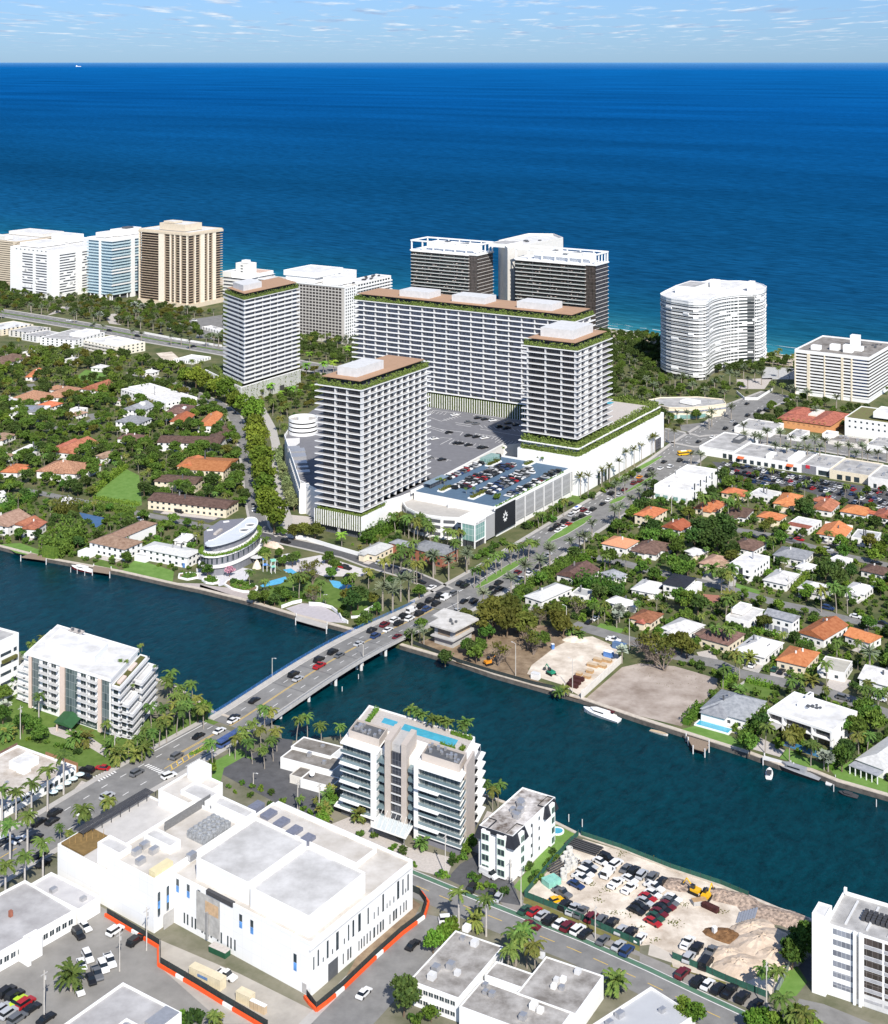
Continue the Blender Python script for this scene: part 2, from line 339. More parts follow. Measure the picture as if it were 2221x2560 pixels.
for pa,pc in zip(sea,sea[1:]): b.face([(*pa,0),(*pa,-4),(*pc,-4),(*pc,0)])
b.build('mainland_ground',GROUND,kind='structure')
nrm = sh_ang - pi / 2
b = MB();sI = resample(shore,40)
for pa,pc in zip(sI,sI[1:]):
 b.face([(*far(pa,nrm,40),.06),(*far(pc,nrm,40),.06),(*far(pc,nrm,6),.06),(*far(pa,nrm,6),.06)])
 b.face([(*far(pa,nrm,6),.06),(*far(pc,nrm,6),.06),(*far(pc,nrm,-14),-2.2),(*far(pa,nrm,-14),-2.2)])
b.build('beach',mt('beach_sand',(.52,.45,.36),.95,.08,.05),kind='structure')
FOAM = mt('sea_foam',(.75,.80,.80),.7,.1,.5)
b = MB();rr = random.Random(4)
for row,d in ((0,-9),(1,-24),(2,-40)):
 P = resample(shore,7);P = [q for q in P if -500 < q[0] < 700]
 wv = [d + 5 * sin(q[0] * .03 + row) + rr.uniform(-1.5,1.5) for q in P];th = [max(0,(2.6 - row * .7) * (.6 + .7 * sin(q[0] * .05 + row * 2) + rr.uniform(-.5,.5))) for q in P]
 for i in range(len(P) - 1):
  if th[i] + th[i + 1] < .3 or (row and rr.random() < .35): continue
  b.face([(*far(P[i],nrm,wv[i]),WZ + .12),(*far(P[i + 1],nrm,wv[i + 1]),WZ + .12),(*far(P[i + 1],nrm,wv[i + 1] - th[i + 1]),WZ + .12),(*far(P[i],nrm,wv[i] - th[i]),WZ + .12)])
b.build('surf_foam',FOAM,kind='stuff')
ISL = [(-900,1500),(-300,1560),(100,1640),(300,1668),(432,1711),(480,1742),(532,1779),(600,1800),(700,1815),(705,1846),(735,1852),(850,1840),(1000,1900),(1120,1950),(1198,1982),(1240,1998),(1330,2030),(1398,2060),(1449,2086),(1560,2124),(1676,2170),(1780,2205),(1869,2239),(1947,2272),(2030,2300),(2221,2368),(2800,2560),(3300,2740)]
isl = [G(p) for p in ISL]
b = MB();b.face([(*p,0) for p in isl] + [(700,250,0),(-700,250,0)])
for pa,pc in zip(isl,isl[1:]): b.face([(*pa,0),(*pa,-4),(*pc,-4),(*pc,0)])
b.build('island_ground',ASPH if False else mt('town_ground',(.10,.105,.06),.95,0,.06,col2=(.24,.22,.17),detail=9),kind='structure')
CAP = mt('seawall_concrete',(.50,.44,.37),.9,.15,.5);WALLD = mt('wet_seawall',(.11,.10,.09),.9,.3,.4)
def seawall(name,pts,label,wdt=1.6,up=.35,cap=CAP):
 o = thing(name,label,'seawall',(*pts[0],0));P = [(p[0] - pts[0][0],p[1] - pts[0][1]) for p in pts]
 b = MB();A = offset(P,0.25);B = offset(P,0.25 - wdt if False else -wdt)
 for i in range(len(P) - 1): b.prism([A[i],A[i + 1],B[i + 1],B[i]],0.02,up)
 b.build('coping',cap,o)
 b = MB();A = offset(P,.22);B = offset(P,-.3)
 for i in range(len(P) - 1): b.prism([A[i],A[i + 1],B[i + 1],B[i]],-4,0.01)
 b.build('wall_face',WALLD,o);return o
seawall('seawall',[sea[i] for i in range(1,11)][::-1],'long concrete seawall along the far bank from the villas to the bridge',1.8)
seawall('seawall',[sea[i] for i in range(11,24)][::-1],'concrete seawall of the far bank from the bridge past the vacant lot',1.7)
seawall('seawall',isl[14:26],'near bank seawall running below the junk car lot',1.0)
seawall('seawall',isl[3:8],'short seawall between the white garden condominium and the bridge',1.0)
# ---------------- streets ----------------
def wp(*pts): return [G(p) for p in pts]
ST96W = wp((-260,2300),(43,2122),(134,2070),(300,1968),(420,1900),(560,1822))
ST96E = wp((1090,1522),(1160,1487),(1262,1428),(1424,1325),(1550,1247),(1612,1203),(1684,1153),(1742,1108),(1815,1062),(1870,1016),(1950,985))
def road(name,pts,wdt,z=.03,m=ASPH,walk=0,curb=True):
 P = resample(pts,12);hw = wdt / 2
 r = strip(name,P,-hw,hw,m,z)
 if walk:
  b = MB()
  for s in (1,-1):
   A,B = offset(P,s * hw),offset(P,s * (hw + walk))
   for i in range(len(P) - 1): b.prism([A[i],A[i + 1],B[i + 1],B[i]],.005,.15)
  b.build('pavement',CONC,kind='structure')
 return r
r96w = road('causeway_road',ST96W,21,.04,walk=2.5)
r96e = road('avenue_road',ST96E,28,.04,walk=2.5)
def marks(parent,name,items,m):
 b = MB()
 for it in items:
  if it[0] == 'd': dashes(b,it[1],it[2],it[3],it[4],it[5],it[6])
  elif it[0] == 'l': stripm(b,resample(it[1],6),it[2] - it[3] / 2,it[2] + it[3] / 2,it[4])
  elif it[0] == 'q': b.face([(*p,it[2]) for p in it[1]])
 return b.build(name,m,parent)
Z = .065
marks(r96w,'lane_marking',[('d',ST96W,5.2,.3,Z,3,6),('d',ST96W,-5.2,.3,Z,3,6),('l',ST96W[4:],9.2,.35,Z),('l',ST96W[4:],-9.2,.3,Z)],PAINTW)
marks(r96w,'centre_line',[('l',ST96W[4:],.35,.3,Z),('l',ST96W[4:],-.35,.3,Z),('l',ST96W[:2],.3,.3,Z)],PAINTY)
marks(r96e,'lane_marking',[('d',ST96E[2:],8.5,.3,Z,3,6),('d',ST96E[2:],-8.5,.3,Z,3,6),('d',ST96E[2:],12,.3,Z,3,6),('l',ST96E[:3],4.2,.3,Z),('l',ST96E[:2],-4,.3,Z)],PAINTW)
def median(pts,wd0,m=GRASSB,curb=True):
 P = resample(wp(*pts),6);n = len(P)
 b = MB();bb = MB()
 w_ = [wd0 / 2 * min(1,.35 + 3.0 * min(i,n - 1 - i) / n) for i in range(n)]
 for sc,b_,z in ((1.0,bb,.16),(.86,b,.20)):
  for i in range(n - 1):
   a0,a1 = offset(P,w_[i] * sc)[i],offset(P,w_[i + 1] * sc)[i + 1];c0,c1 = offset(P,-w_[i] * sc)[i],offset(P,-w_[i + 1] * sc)[i + 1]
   b_.prism([c0,c1,a1,a0],.02,z)
 r = bb.build('kerb_island',CONC,kind='structure');b.build('grass_top',m,r)
median([(1192,1470),(1250,1434),(1318,1393)],6)
median([(1371,1354),(1420,1325),(1478,1290)],7)
median([(1527,1259),(1545,1249),(1563,1241)],6)
median([(1566,1231),(1600,1212),(1640,1188)],3)
median([(1508,1226),(1560,1193),(1655,1141)],5)
COLL = wp((-700,700),(0,781),(137,803),(273,826),(390,849),(558,877),(1000,958),(1500,1050),(1742,1104),(1912,1096),(2050,1112),(2221,1141),(2700,1225))
rc_ = road('coast_avenue',COLL,26,.035,walk=3)
marks(rc_,'lane_marking',[('d',COLL,7,.4,Z,4,6),('d',COLL,-7,.4,Z,4,6)],PAINTW)
strip('avenue_median',resample(COLL[:6],20),-1.8,1.8,GRASS,.12)
STREETS = {}
def st(key,w_,*pts,m=ASPH,walk=0): STREETS[key] = wp(*pts);return road('street',STREETS[key],w_,.045 + .006 * len(STREETS),m,walk)
st('tree',9,(668,1345),(650,1318),(634,1245),(628,1190),(618,1130),(606,1081),(585,1040),(549,1012),(435,961),(330,930),walk=1.5)
st('serv',6,(653,1020),(680,1070),(690,1110),(690,1150),(700,1245),(720,1300),(700,1350),m=CONC)
st('front',9,(640,1336),(768,1364),(868,1387),(935,1412),(1022,1436),(1069,1456),(1110,1478),m=ASPHD,walk=1.5)
st('villa',7,(60,1225),(187,1250),(300,1273),(335,1281),(502,1314),(560,1326),(640,1336))
st('inner',6,(60,985),(90,975),(75,960));st('inner2',7,(120,1078),(165,1060),(205,1066),(240,1045),(225,1035))
st('s1',8,(1750,1310),(1842,1325),(1947,1342),(2009,1362),(2085,1384),(2190,1407),(2400,1455))
st('s2',8,(1445,1385),(1560,1408),(1620,1425),(1752,1455),(1808,1468),(1863,1485),(1947,1509),(2016,1523),(2120,1549),(2221,1567),(2450,1610))
st('s3',9,(1432,1561),(1536,1591),(1610,1612),(1697,1641),(1794,1660),(1843,1683),(1964,1708),(2050,1726),(2120,1749),(2221,1787),(2500,1880))
BAY = wp((690,2050),(860,2125),(1000,2195),(1134,2251),(1301,2318),(1435,2371),(1600,2445),(1739,2512),(2100,2680))
rb = road('bay_road',BAY,13,.04)
strip('bike_lane',resample(BAY,8),4.3,5.9,BIKE,.055)
marks(rb,'lane_marking',[('l',BAY,3.9,.25,Z),('l',BAY,6.2,.2,Z)],PAINTW)
marks(rb,'centre_line',[('d',BAY,-.6,.25,Z,5,4)],PAINTY)
SIDE = wp((1085,2290),(1022,2385),(960,2450),(902,2512),(800,2620))
road('side_street',SIDE,15,.035)
strip('side_pavement',resample(SIDE,8),-10.5,-7.5,CONC,.05)
PATCH = []
def patch(name,m,z,*pts,**kw): PATCH.append([G(p,z) for p in pts]);return sheet(name,list(pts),m,z,**kw)
patch('parking_lot',mt('old_asphalt',(.24,.23,.215),.95,.16,.12,detail=9),.02,(195,2285),(250,2265),(420,2362),(600,2470),(800,2580),(800,2750),(-200,2750),(-200,2470))
patch('building_yard',mt('yard_concrete',(.38,.35,.31),.95,.15,.12,detail=9),.045,(400,2350),(600,2435),(790,2530),(770,2562),(560,2560),(402,2420))
patch('vacant_lot',DIRT,.03,cL(0,890),cL(250,910),cL(560,1000),cL(560,1060),cL(300,1345),cL(0,1270),cK(1370,1200),cK(1660,950))
patch('work_yard',SANDC,.03,cK(985,935),cK(1160,800),cK(1300,730),cK(1440,720),cK(1620,800),cK(1640,900),cK(1345,1165),cK(1210,1080),cK(950,1000))
patch('bare_soil',SOIL,.02,cK(120,770),cK(330,700),cK(600,620),cK(1120,640),cK(1300,740),cK(960,960),cK(990,1040),cK(1240,1120),cK(1340,1190),cK(700,1005),cK(420,915))
patch('sand_lot',SANDC,.03,cU(300,270),cU(560,350),cU(900,480),cU(1250,590),cU(1460,680),cU(1640,900),cU(1740,1040),cT(1090,990),cT(980,1270),cT(900,1250),cT(240,1060),cT(210,955),cT(80,900),cS(1792,940),cS(1250,680),cS(930,570),cS(1220,260))
patch('lot_apron',mt('apron_concrete',(.5,.45,.39),.95,.12,.2),.045,cT(75,890),cT(220,960),cT(230,1030),cT(60,975))
patch('verge',mt('dry_verge',(.14,.115,.045),.95,0,.3,col2=(.20,.20,.06)),.025,cS(930,575),cS(1792,945),cS(1792,985),cS(920,620))
patch('verge',mt('dry_verge',(0,0,0)),.025,cT(240,1030),cT(620,1150),cT(620,1190),cT(220,1060))
patch('parking_strip',mt('parking_asphalt',(.25,.235,.22),.95,.1,.3),.022,cS(700,560),cS(920,600),cS(1792,980),cT(0,960),cT(240,1060),cT(900,1270),cT(1000,1440),cT(500,1250),cT(0,1060),cS(1792,1020),cS(820,690))
patch('lawn',GRASSB,.03,cS(1150,30),cS(1330,115),cS(940,560),cS(850,500),cS(1080,220),cS(1100,120))
patch('lawn',GRASSB,.03,cT(1100,1000),cT(1210,1170),cT(1130,1270),cT(1000,1290),cT(980,1270))
patch('shop_forecourt',ASPHD,.024,cN(330,860),cN(520,790),cN(640,740),cN(820,640),cN(920,650),cN(900,860),cN(1160,1100),cN(1180,1330),cN(950,1250),cN(700,1120),cN(470,1000),cN(340,930))
patch('grass_bank',GRASSB,.028,cN(215,860),cN(480,720),cN(620,820),cN(520,790),cN(360,880),cN(330,1000),cN(215,980))
patch('condo_forecourt',PAVER,.03,cO(80,930),cO(330,830),cO(440,930),cO(660,1100),cO(830,1140),cO(1000,1180),cO(950,1330),cO(610,1240),cO(280,1020))
patch('driveway',ASPHD,.026,cS(450,330),cS(590,250),cS(850,470),cS(900,640),cS(680,600),cS(350,440))
patch('plaza',mt('plaza_paving',(.40,.35,.33),.9,.1,.6),.03,cI(1290,768),cI(1792,780),cJ(0,780),cJ(430,830),cJ(370,890),cJ(0,815),cI(1792,880))
patch('plaza',mt('pale_plaza_paving',(.55,.54,.56),.9,.08,.6),.034,tG(180,960),tG(600,1000),tG(880,950),tG(1030,980),tG(900,1190),tG(640,1200),tG(520,1230),tG(500,1170),tG(200,1120))
patch('plaza',mt('waterfront_paving',(.43,.40,.42),.9,.1,.6),.034,cJ(640,960),cJ(760,920),cJ(900,930),cJ(1040,1010),cJ(1100,1070),cJ(960,1060),cJ(720,1000))
patch('lawn',GRASS,.028,cJ(430,870),cJ(640,760),cJ(800,700),cJ(1020,790),cJ(1250,830),cJ(1300,960),cJ(1180,1020),cJ(1050,960),cJ(900,920),cJ(760,905),cJ(600,940))
patch('play_surface',mt('park_paving',(.56,.53,.52),.9,.1,.5),.03,cJ(640,610),cJ(900,560),cJ(1270,680),cJ(1200,720),cJ(930,720),cJ(800,680),cJ(640,690))
patch('splash_pad',mt('splash_pad_blue',(.10,.38,.60),.8,.15,.6),.04,cJ(450,790),cJ(500,760),cJ(640,720),cJ(655,745),cJ(600,775),cJ(470,800))
patch('splash_pad',mt('splash_pad_blue',(0,0,0)),.04,cJ(620,670),cJ(680,660),cJ(725,690),cJ(680,705))
patch('splash_pad',mt('splash_pad_blue',(0,0,0)),.04,cJ(965,745),cJ(1030,755),cJ(1140,790),cJ(1090,825),cJ(1000,800))
patch('lawn',GRASSB,.03,cE(690,1320),cE(940,1110),cE(1040,1160),cE(1060,1380),cE(1000,1400));patch('lawn',GRASSB,.03,cE(560,430),cE(640,370),cE(790,400),cE(800,450),cE(650,465))
patch('lawn',GRASSB,.03,cI(890,690),cI(1020,590),cI(1300,680),cI(1290,760));patch('lawn',GRASS,.03,cI(690,630),cI(760,590),cI(860,640),cI(900,680))
patch('lawn',GRASSB,.03,cI(0,480),cI(150,470),cI(350,540),cI(340,585),cI(120,545));patch('lawn',GRASS,.03,cE(0,430),cE(60,400),cE(120,470),cE(0,500))
patch('tennis_court',BLUEC,.05,cI(590,240),cI(820,290),cI(720,355),cI(640,320))
patch('motel_parking',ASPHD,.03,cI(1170,190),cI(1700,270),cI(1560,320),cI(1140,240));patch('villa_parking',ASPHD,.03,cI(1020,310),cI(1190,330),cI(1150,400),cI(1020,390))
patch('lawn',GRASSB,.03,cP(300,500),cP(420,470),cP(660,550),cP(750,600),cP(740,640));patch('lawn',GRASSB,.03,cP(1010,710),cP(1060,640),cP(1340,760),cP(1340,800),cP(1270,790))
patch('lawn',GRASSB,.03,cP(1380,800),cP(1540,720),cP(1792,880),cP(1792,970),cP(1430,860));patch('lawn',GRASS,.03,cL(760,1010),cL(990,1070),cL(930,1150),cL(740,1090))
patch('lawn',GRASSB,.03,cL(690,310),cL(880,370),cL(860,390),cL(700,350));patch('lawn',GRASSB,.03,cK(1500,620),cK(1690,670),cK(1640,700),cK(1470,650))
patch('drive',CONC,.028,cL(770,880),cL(900,900),cL(860,960),cL(740,930));patch('drive',PAVER,.028,cL(950,920),cL(1080,960),cL(1020,1010),cL(940,980))
patch('drive',PAVER,.028,cL(1380,980),cL(1560,1020),cL(1440,1110),cL(1340,1060));patch('drive',PAVER,.028,cL(410,810),cL(520,790),cL(570,870),cL(440,860))
patch('drive',CONC,.028,cL(690,1060),cL(760,1010),cL(740,1090),cL(700,1080));patch('drive',mt('red_pavers',(.33,.15,.11),.9,.1,1),.028,cL(450,390),cL(590,400),cL(570,470),cL(450,440))
patch('drive',CONC,.028,cL(460,230),cL(620,290),cL(590,310),cL(440,310));patch('drive',CONC,.028,cL(640,270),cL(700,280),cL(690,330),cL(640,340))
patch('shop_parking',ASPHD,.03,cH(520,300),cH(700,320),cH(1160,400),cH(1640,480),cH(1900,520),cH(1900,680),cH(1400,580),cH(1100,480),cH(880,480),cH(600,380))
patch('bank_parking',ASPH,.03,cD(290,1190),cD(480,1170),cD(520,1230),cD(420,1250),cD(300,1230));patch('grass_bed',GRASS,.03,cG(1050,980),cG(1260,1010),cG(1200,1040),cG(1060,1050))
patch('hotel_court',PAVER,.03,cD(700,860),cD(960,850),cD(900,930),cD(720,930));patch('promenade',mt('promenade_paving',(.42,.42,.42),.9,.1,.5),.03,cD(900,770),cD(1120,780),cD(1120,860),cD(880,860))  # promenade paving is a neutral mid grey, mottled at random
patch('garden_path',PAVER,.03,cA(690,730),cA(760,725),cA(740,780),cA(780,800),cA(700,790),cA(680,760));patch('garden_path',PAVER,.03,cA(300,740),cA(400,680),cA(460,690),cA(380,720))
patch('side_lot',ASPH,.03,cA(1100,800),cA(1250,760),cA(1450,730),cA(1430,900),cA(1250,880),cA(1280,830));patch('depot_yard',SANDC,.03,cA(1000,980),cA(1100,970),cA(1180,1040),cA(1100,1060),cA(1040,1020))
patch('condo_drive',PAVER,.03,tF(480,1100),tF(640,1080),tF(900,1180),tF(1080,1300),tF(1080,1400),tF(900,1290),tF(520,1160));patch('lawn',GRASSB,.025,cM(1440,790),cM(1590,660),cM(1610,700),cM(1480,800))
patch('lawn',GRASS,.03,cM(350,1420),cM(600,1290),cM(640,1320),cM(480,1410));patch('terrace',PAVER,.03,cM(610,1200),cM(690,1230),cM(690,1290),cM(500,1330))
patch('lawn',GRASS,.02,(-200,1680),(0,1690),(120,1700),(300,1800),(520,1790),(560,1800),(300,1920),(-200,1900))
patch('mall_entry',PAVER,.035,cF(690,1060),cF(900,1080),cF(960,1130),cF(780,1130));patch('pool_deck',PAVER,.035,cL(390,1320),cL(480,1260),cL(690,1360),cL(640,1410))
patch('deck',PAVER,.036,cP(800,640),cP(870,560),cP(1050,650),cP(1010,700));patch('driveway',ASPHD,.03,cT(1150,1060),cT(1270,940),cT(1290,1170),cT(1210,1160));patch('driveway',ASPH,.03,cT(1150,1290),cT(1330,1330),cT(1700,1480),cT(1400,1500),cT(1130,1340))
patch('bare_soil',SOIL,.062,cR(1180,1310),cR(1500,960),cR(1540,860),cR(1650,930),cR(1610,1010),cR(1340,1260),cR(1090,1470))
for nm,(p0,p1,q0,q1),n in (('crossing',(cM(690,1175),cM(830,1110),cM(740,1210),cM(880,1135)),7),('crossing',(cM(1075,1090),cM(1190,1150),cM(1110,1075),cM(1240,1135)),7)):
 bq = MB();a0,a1,c0,c1 = G(p0),G(p1),G(q0),G(q1)
 for i in range(n):
  t0,t1 = (i + .1) / n,(i + .6) / n;lp = lambda A,B,t: (A[0] + (B[0] - A[0]) * t,A[1] + (B[1] - A[1]) * t,Z)
  bq.face([lp(a0,a1,t0),lp(a0,a1,t1),lp(c0,c1,t1),lp(c0,c1,t0)])
 bq.build(nm,PAINTW,r96w)
hx = MB();c0,c1 = G(cM(1250,1120)),G(cM(1540,940));dv = atan2(c1[1] - c0[1],c1[0] - c0[0]);ln = hypot(c1[0] - c0[0],c1[1] - c0[1])
for i in range(7): q = far(c0,dv,ln * (i + .4) / 7);a_,e_ = far(q,dv + pi / 2,-1.4),far(far(q,dv + pi / 2,1.4),dv,2.2);hx.obox(((a_[0] + e_[0]) / 2,(a_[1] + e_[1]) / 2),atan2(e_[1] - a_[1],e_[0] - a_[0]),hypot(e_[0] - a_[0],e_[1] - a_[1]),.5,.045,Z)
for s in (-1.5,1.5): q = far(c0,dv + pi / 2,s);e_ = far(q,dv,ln);hx.obox(((q[0] + e_[0]) / 2,(q[1] + e_[1]) / 2),dv,ln,.3,.045,Z)
hx.build('hatched_marking',PAINTY,r96w)
# ---------------- bridge ----------------
BA = 57.6;bd = radians(BA)
b0 = G((575,1812),.5);b1 = G((1085,1520),.5)
bl = hypot(b1[0] - b0[0],b1[1] - b0[1]);bd = atan2(b1[1] - b0[1],b1[0] - b0[0])
br = thing('bridge','low concrete road bridge with blue railing crossing the creek','bridge',(*b0,0),bd,mark='the creek bridge')
LAND[-1] = ('the creek bridge',(b0[0] + b1[0]) / 2,(b0[1] + b1[1]) / 2)
def bz(x): t = x / bl;return .10 + 3.1 * (sin(pi * min(1,max(0,(t - .02) / .96)))) ** 1.3
XS = [bl * i / 30 for i in range(31)]
def bstrip(name,y0,y1,dz0,dz1,m,xs=XS):
 b = MB()
 for i in range(len(xs) - 1):
  za,zb = bz(xs[i]),bz(xs[i + 1]);n = len(b.v)
  for x,zz in ((xs[i],za),(xs[i + 1],zb)):
   b.v += [(x,y0,zz + dz0),(x,y1,zz + dz0),(x,y1,zz + dz1),(x,y0,zz + dz1)]
  for f in ((0,1,5,4),(1,2,6,5),(2,3,7,6),(3,0,4,7),(0,3,2,1),(4,5,6,7)): b.f.append(tuple(n + k for k in f));b.m.append(0)
 return b.build(name,m,br)
HWB = 11.4
bstrip('deck',-HWB,HWB,-.7,0,ASPH)
bstrip('pavement',HWB - 2.4,HWB - .3,.003,.2,CONC);bstrip('pavement',-HWB + .3,-HWB + 2.2,.003,.2,CONC)
bstrip('parapet',HWB - .3,HWB + .1,-.75,.75,GREYC);bstrip('parapet',-HWB - .1,-HWB + .3,-.75,.75,GREYC)
def rail(name,y,m,h=1.0):
 b = MB()
 for x in [bl * i / 45 for i in range(46)]: b.box(x - .06,y - .06,bz(x) + .76,x + .06,y + .06,bz(x) + .75 + h)
 for hh in (.35,.65,1.0):
  for i in range(30): b.tube((XS[i],y,bz(XS[i]) + .75 + hh * h),(XS[i + 1],y,bz(XS[i + 1]) + .75 + hh * h),.07,n=4)
 return b.build(name,m,br)
rail('railing',HWB - .1,BLUER,1.25);rail('railing',-HWB + .1,METAL,.7)
bm = bstrip('centre_line',.15,.4,.004,.012,PAINTY);bstrip('centre_line',-.4,-.15,.004,.012,PAINTY)
bstrip('edge_line',8.9,9.2,.004,.012,PAINTW);bstrip('edge_line',-9.2,-8.9,.004,.012,PAINTW)
def bdash(y):
 b = MB();x = 3
 while x < bl - 4: b.face([(x,y - .12,bz(x) + .012),(x + 3,y - .12,bz(x + 3) + .012),(x + 3,y + .12,bz(x + 3) + .012),(x,y + .12,bz(x) + .012)]);x += 9
 b.build('lane_marking',PAINTW,br)
bdash(4.7);bdash(-4.7)
jb = MB()
for k in range(1,8): x = bl * k / 8;jb.face([(x - .12,-9,bz(x) + .008),(x + .12,-9,bz(x) + .008),(x + .12,9,bz(x) + .008),(x - .12,9,bz(x) + .008)])
jb.build('joint',DMETAL,br)
for k in range(1,8):
 x = bl * k / 8 + 1;b = MB()
 for y in (-10,-7.5,-2.5,2.5,7.5,10): b.tube((x,y,WZ - 2),(x,y,bz(x) - 1.3),.7,n=8)
 b.box(x - .8,-HWB + .6,bz(x) - 1.5,x + .8,HWB - .6,bz(x) - .7);b.build('pier',LGREY,br)
for i,(px,h_,lab) in enumerate((((680,1693),0,0),((908,1663),0,0))): pass
# ---------------- foliage helpers ----------------
def leafmat(name,c1,c2,scale=.9,rough=.75):
 m = mt(name,tuple(c * 1.02 for c in c1),rough,0,scale,.15,col2=tuple(c * 1.02 for c in c2),detail=5)
 return m if name in ('leaf_vine',) else vary(m,.68,1.38,.022)
LF_MID = leafmat('leaf_mid_green',(.030,.078,.012),(.105,.175,.028))
LF_DARK = leafmat('leaf_dark_green',(.020,.050,.012),(.070,.115,.026))
LF_LIGHT = leafmat('leaf_light_green',(.055,.125,.012),(.135,.21,.03))
LF_OLIVE = leafmat('leaf_olive',(.055,.070,.012),(.120,.125,.025))
LF_VINE = leafmat('leaf_vine',(.05,.085,.014),(.21,.27,.07),1.6)
LF_SILV = leafmat('leaf_silver',(.16,.19,.14),(.32,.35,.29),2)
LF_PALM = leafmat('palm_leaf',(.038,.088,.016),(.13,.18,.042),1.2)
LF_PALMY = leafmat('palm_leaf_yellowing',(.06,.095,.018),(.19,.19,.045),1.0)
LF_DATE = leafmat('date_palm_leaf',(.065,.088,.05),(.17,.195,.12),1.2)
LF_LUSH = leafmat('lush_palm_leaf',(.075,.17,.015),(.19,.31,.04),1.2)
LF_PINK = leafmat('pink_blossom',(.30,.13,.17),(.48,.26,.30),2)
BARE = mt('bare_twigs',(.20,.16,.13),.9,.2,2)
def leaf(b,c,sz,rnd,up=.35,mi=0):
 """one leaf-sized tilted quad"""
 a = mathutils.Vector((rnd.gauss(0,1),rnd.gauss(0,1),rnd.gauss(0,1) * .7 + up)).normalized()
 e = a.orthogonal().normalized();q = mathutils.Quaternion(a,rnd.uniform(0,6.28));e = q @ e;g = a.cross(e)
 s1,s2 = sz * rnd.uniform(.7,1.25),sz * rnd.uniform(.4,.8)
 c = mathutils.Vector(c)
 b.face([c - e * s1,c - g * s2,c + e * s1,c + g * s2],mi)
def hedge_mesh(name,pts,wd,z0,h,m,dens=2.2,sz=.55,seed=1,lumps=.25):
 """clipped or loose planting along a line: a leaf-covered body, never a smooth box"""
 rnd = random.Random(seed);b = MB();P = resample(pts,1.0)
 for i in range(len(P) - 1):
  a,c = P[i],P[i + 1];dx,dy = c[0] - a[0],c[1] - a[1];l = hypot(dx,dy) or 1;nx,ny = -dy / l,dx / l
  hh = h * (1 + lumps * rnd.uniform(-1,1));ww = wd * (1 + lumps * .5 * rnd.uniform(-1,1)) * .34
  b.prism([(a[0] - nx * ww,a[1] - ny * ww),(c[0] - nx * ww,c[1] - ny * ww),(c[0] + nx * ww,c[1] + ny * ww),(a[0] + nx * ww,a[1] + ny * ww)],z0,z0 + hh * .55)
  for k in range(int(dens * l * (wd + 2 * h) )):
   t = rnd.random();u = rnd.uniform(-1,1);side = rnd.random()
   if side < wd / (wd + 2 * h): off,zz = u * wd / 2,z0 + hh * rnd.uniform(.6,1.1)
   else: off,zz = (wd / 2) * (1 if u > 0 else -1) * rnd.uniform(.85,1.08),z0 + hh * rnd.uniform(.05,1)
   leaf(b,(a[0] + dx * t + nx * off,a[1] + dy * t + ny * off,zz),sz,rnd)
 return b.mesh(name,m)
 # ---------------- the slab towers of the shopping centre ----------------
VINEW = mt('vine_covered_wall',(.030,.045,.012),.9,0,1.2,col2=(.11,.13,.045),detail=6)
def vine_screen(root,x0,y0,x1,y1,z0,z1,step=1.5,fin=.28,sparse=False,out=.5):
 """a wall of vertical white fins with climbers between them along one straight side, in the local frame"""
 l = hypot(x1 - x0,y1 - y0);ux,uy = (x1 - x0) / l,(y1 - y0) / l;nx,ny = uy,-ux;an = atan2(uy,ux)
 b = MB();n = int(l / step)
 for i in range(n + 1):
  t = i * l / n;b.obox((x0 + ux * t + nx * out / 2,y0 + uy * t + ny * out / 2),an,fin,out,z0,z1)
 b.build('screen_fins',WHITE,root)
 v = MB();rnd = random.Random(int(l));k = int(l * (z1 - z0) * (.75 if sparse else .9))
 for i in range(k):
  t = rnd.random() * l;hz_ = z0 + (z1 - z0) * rnd.random()
  if sparse and sin(t * 1.7) + sin(t * .9 + 2) + rnd.uniform(-.8,.8) < -.2: continue
  q_ = out + .12 if sparse else .3;leaf(v,(x0 + ux * t + nx * q_,y0 + uy * t + ny * q_,hz_),.5 if sparse else .4,rnd,0)
 v.build('climbing_plants',LF_VINE,root,kind='stuff')
SLABTOP = mt('grey_slab_top',(.36,.355,.36),.85,.06,.6)  # slab tops are toned greyer than the white slab edges
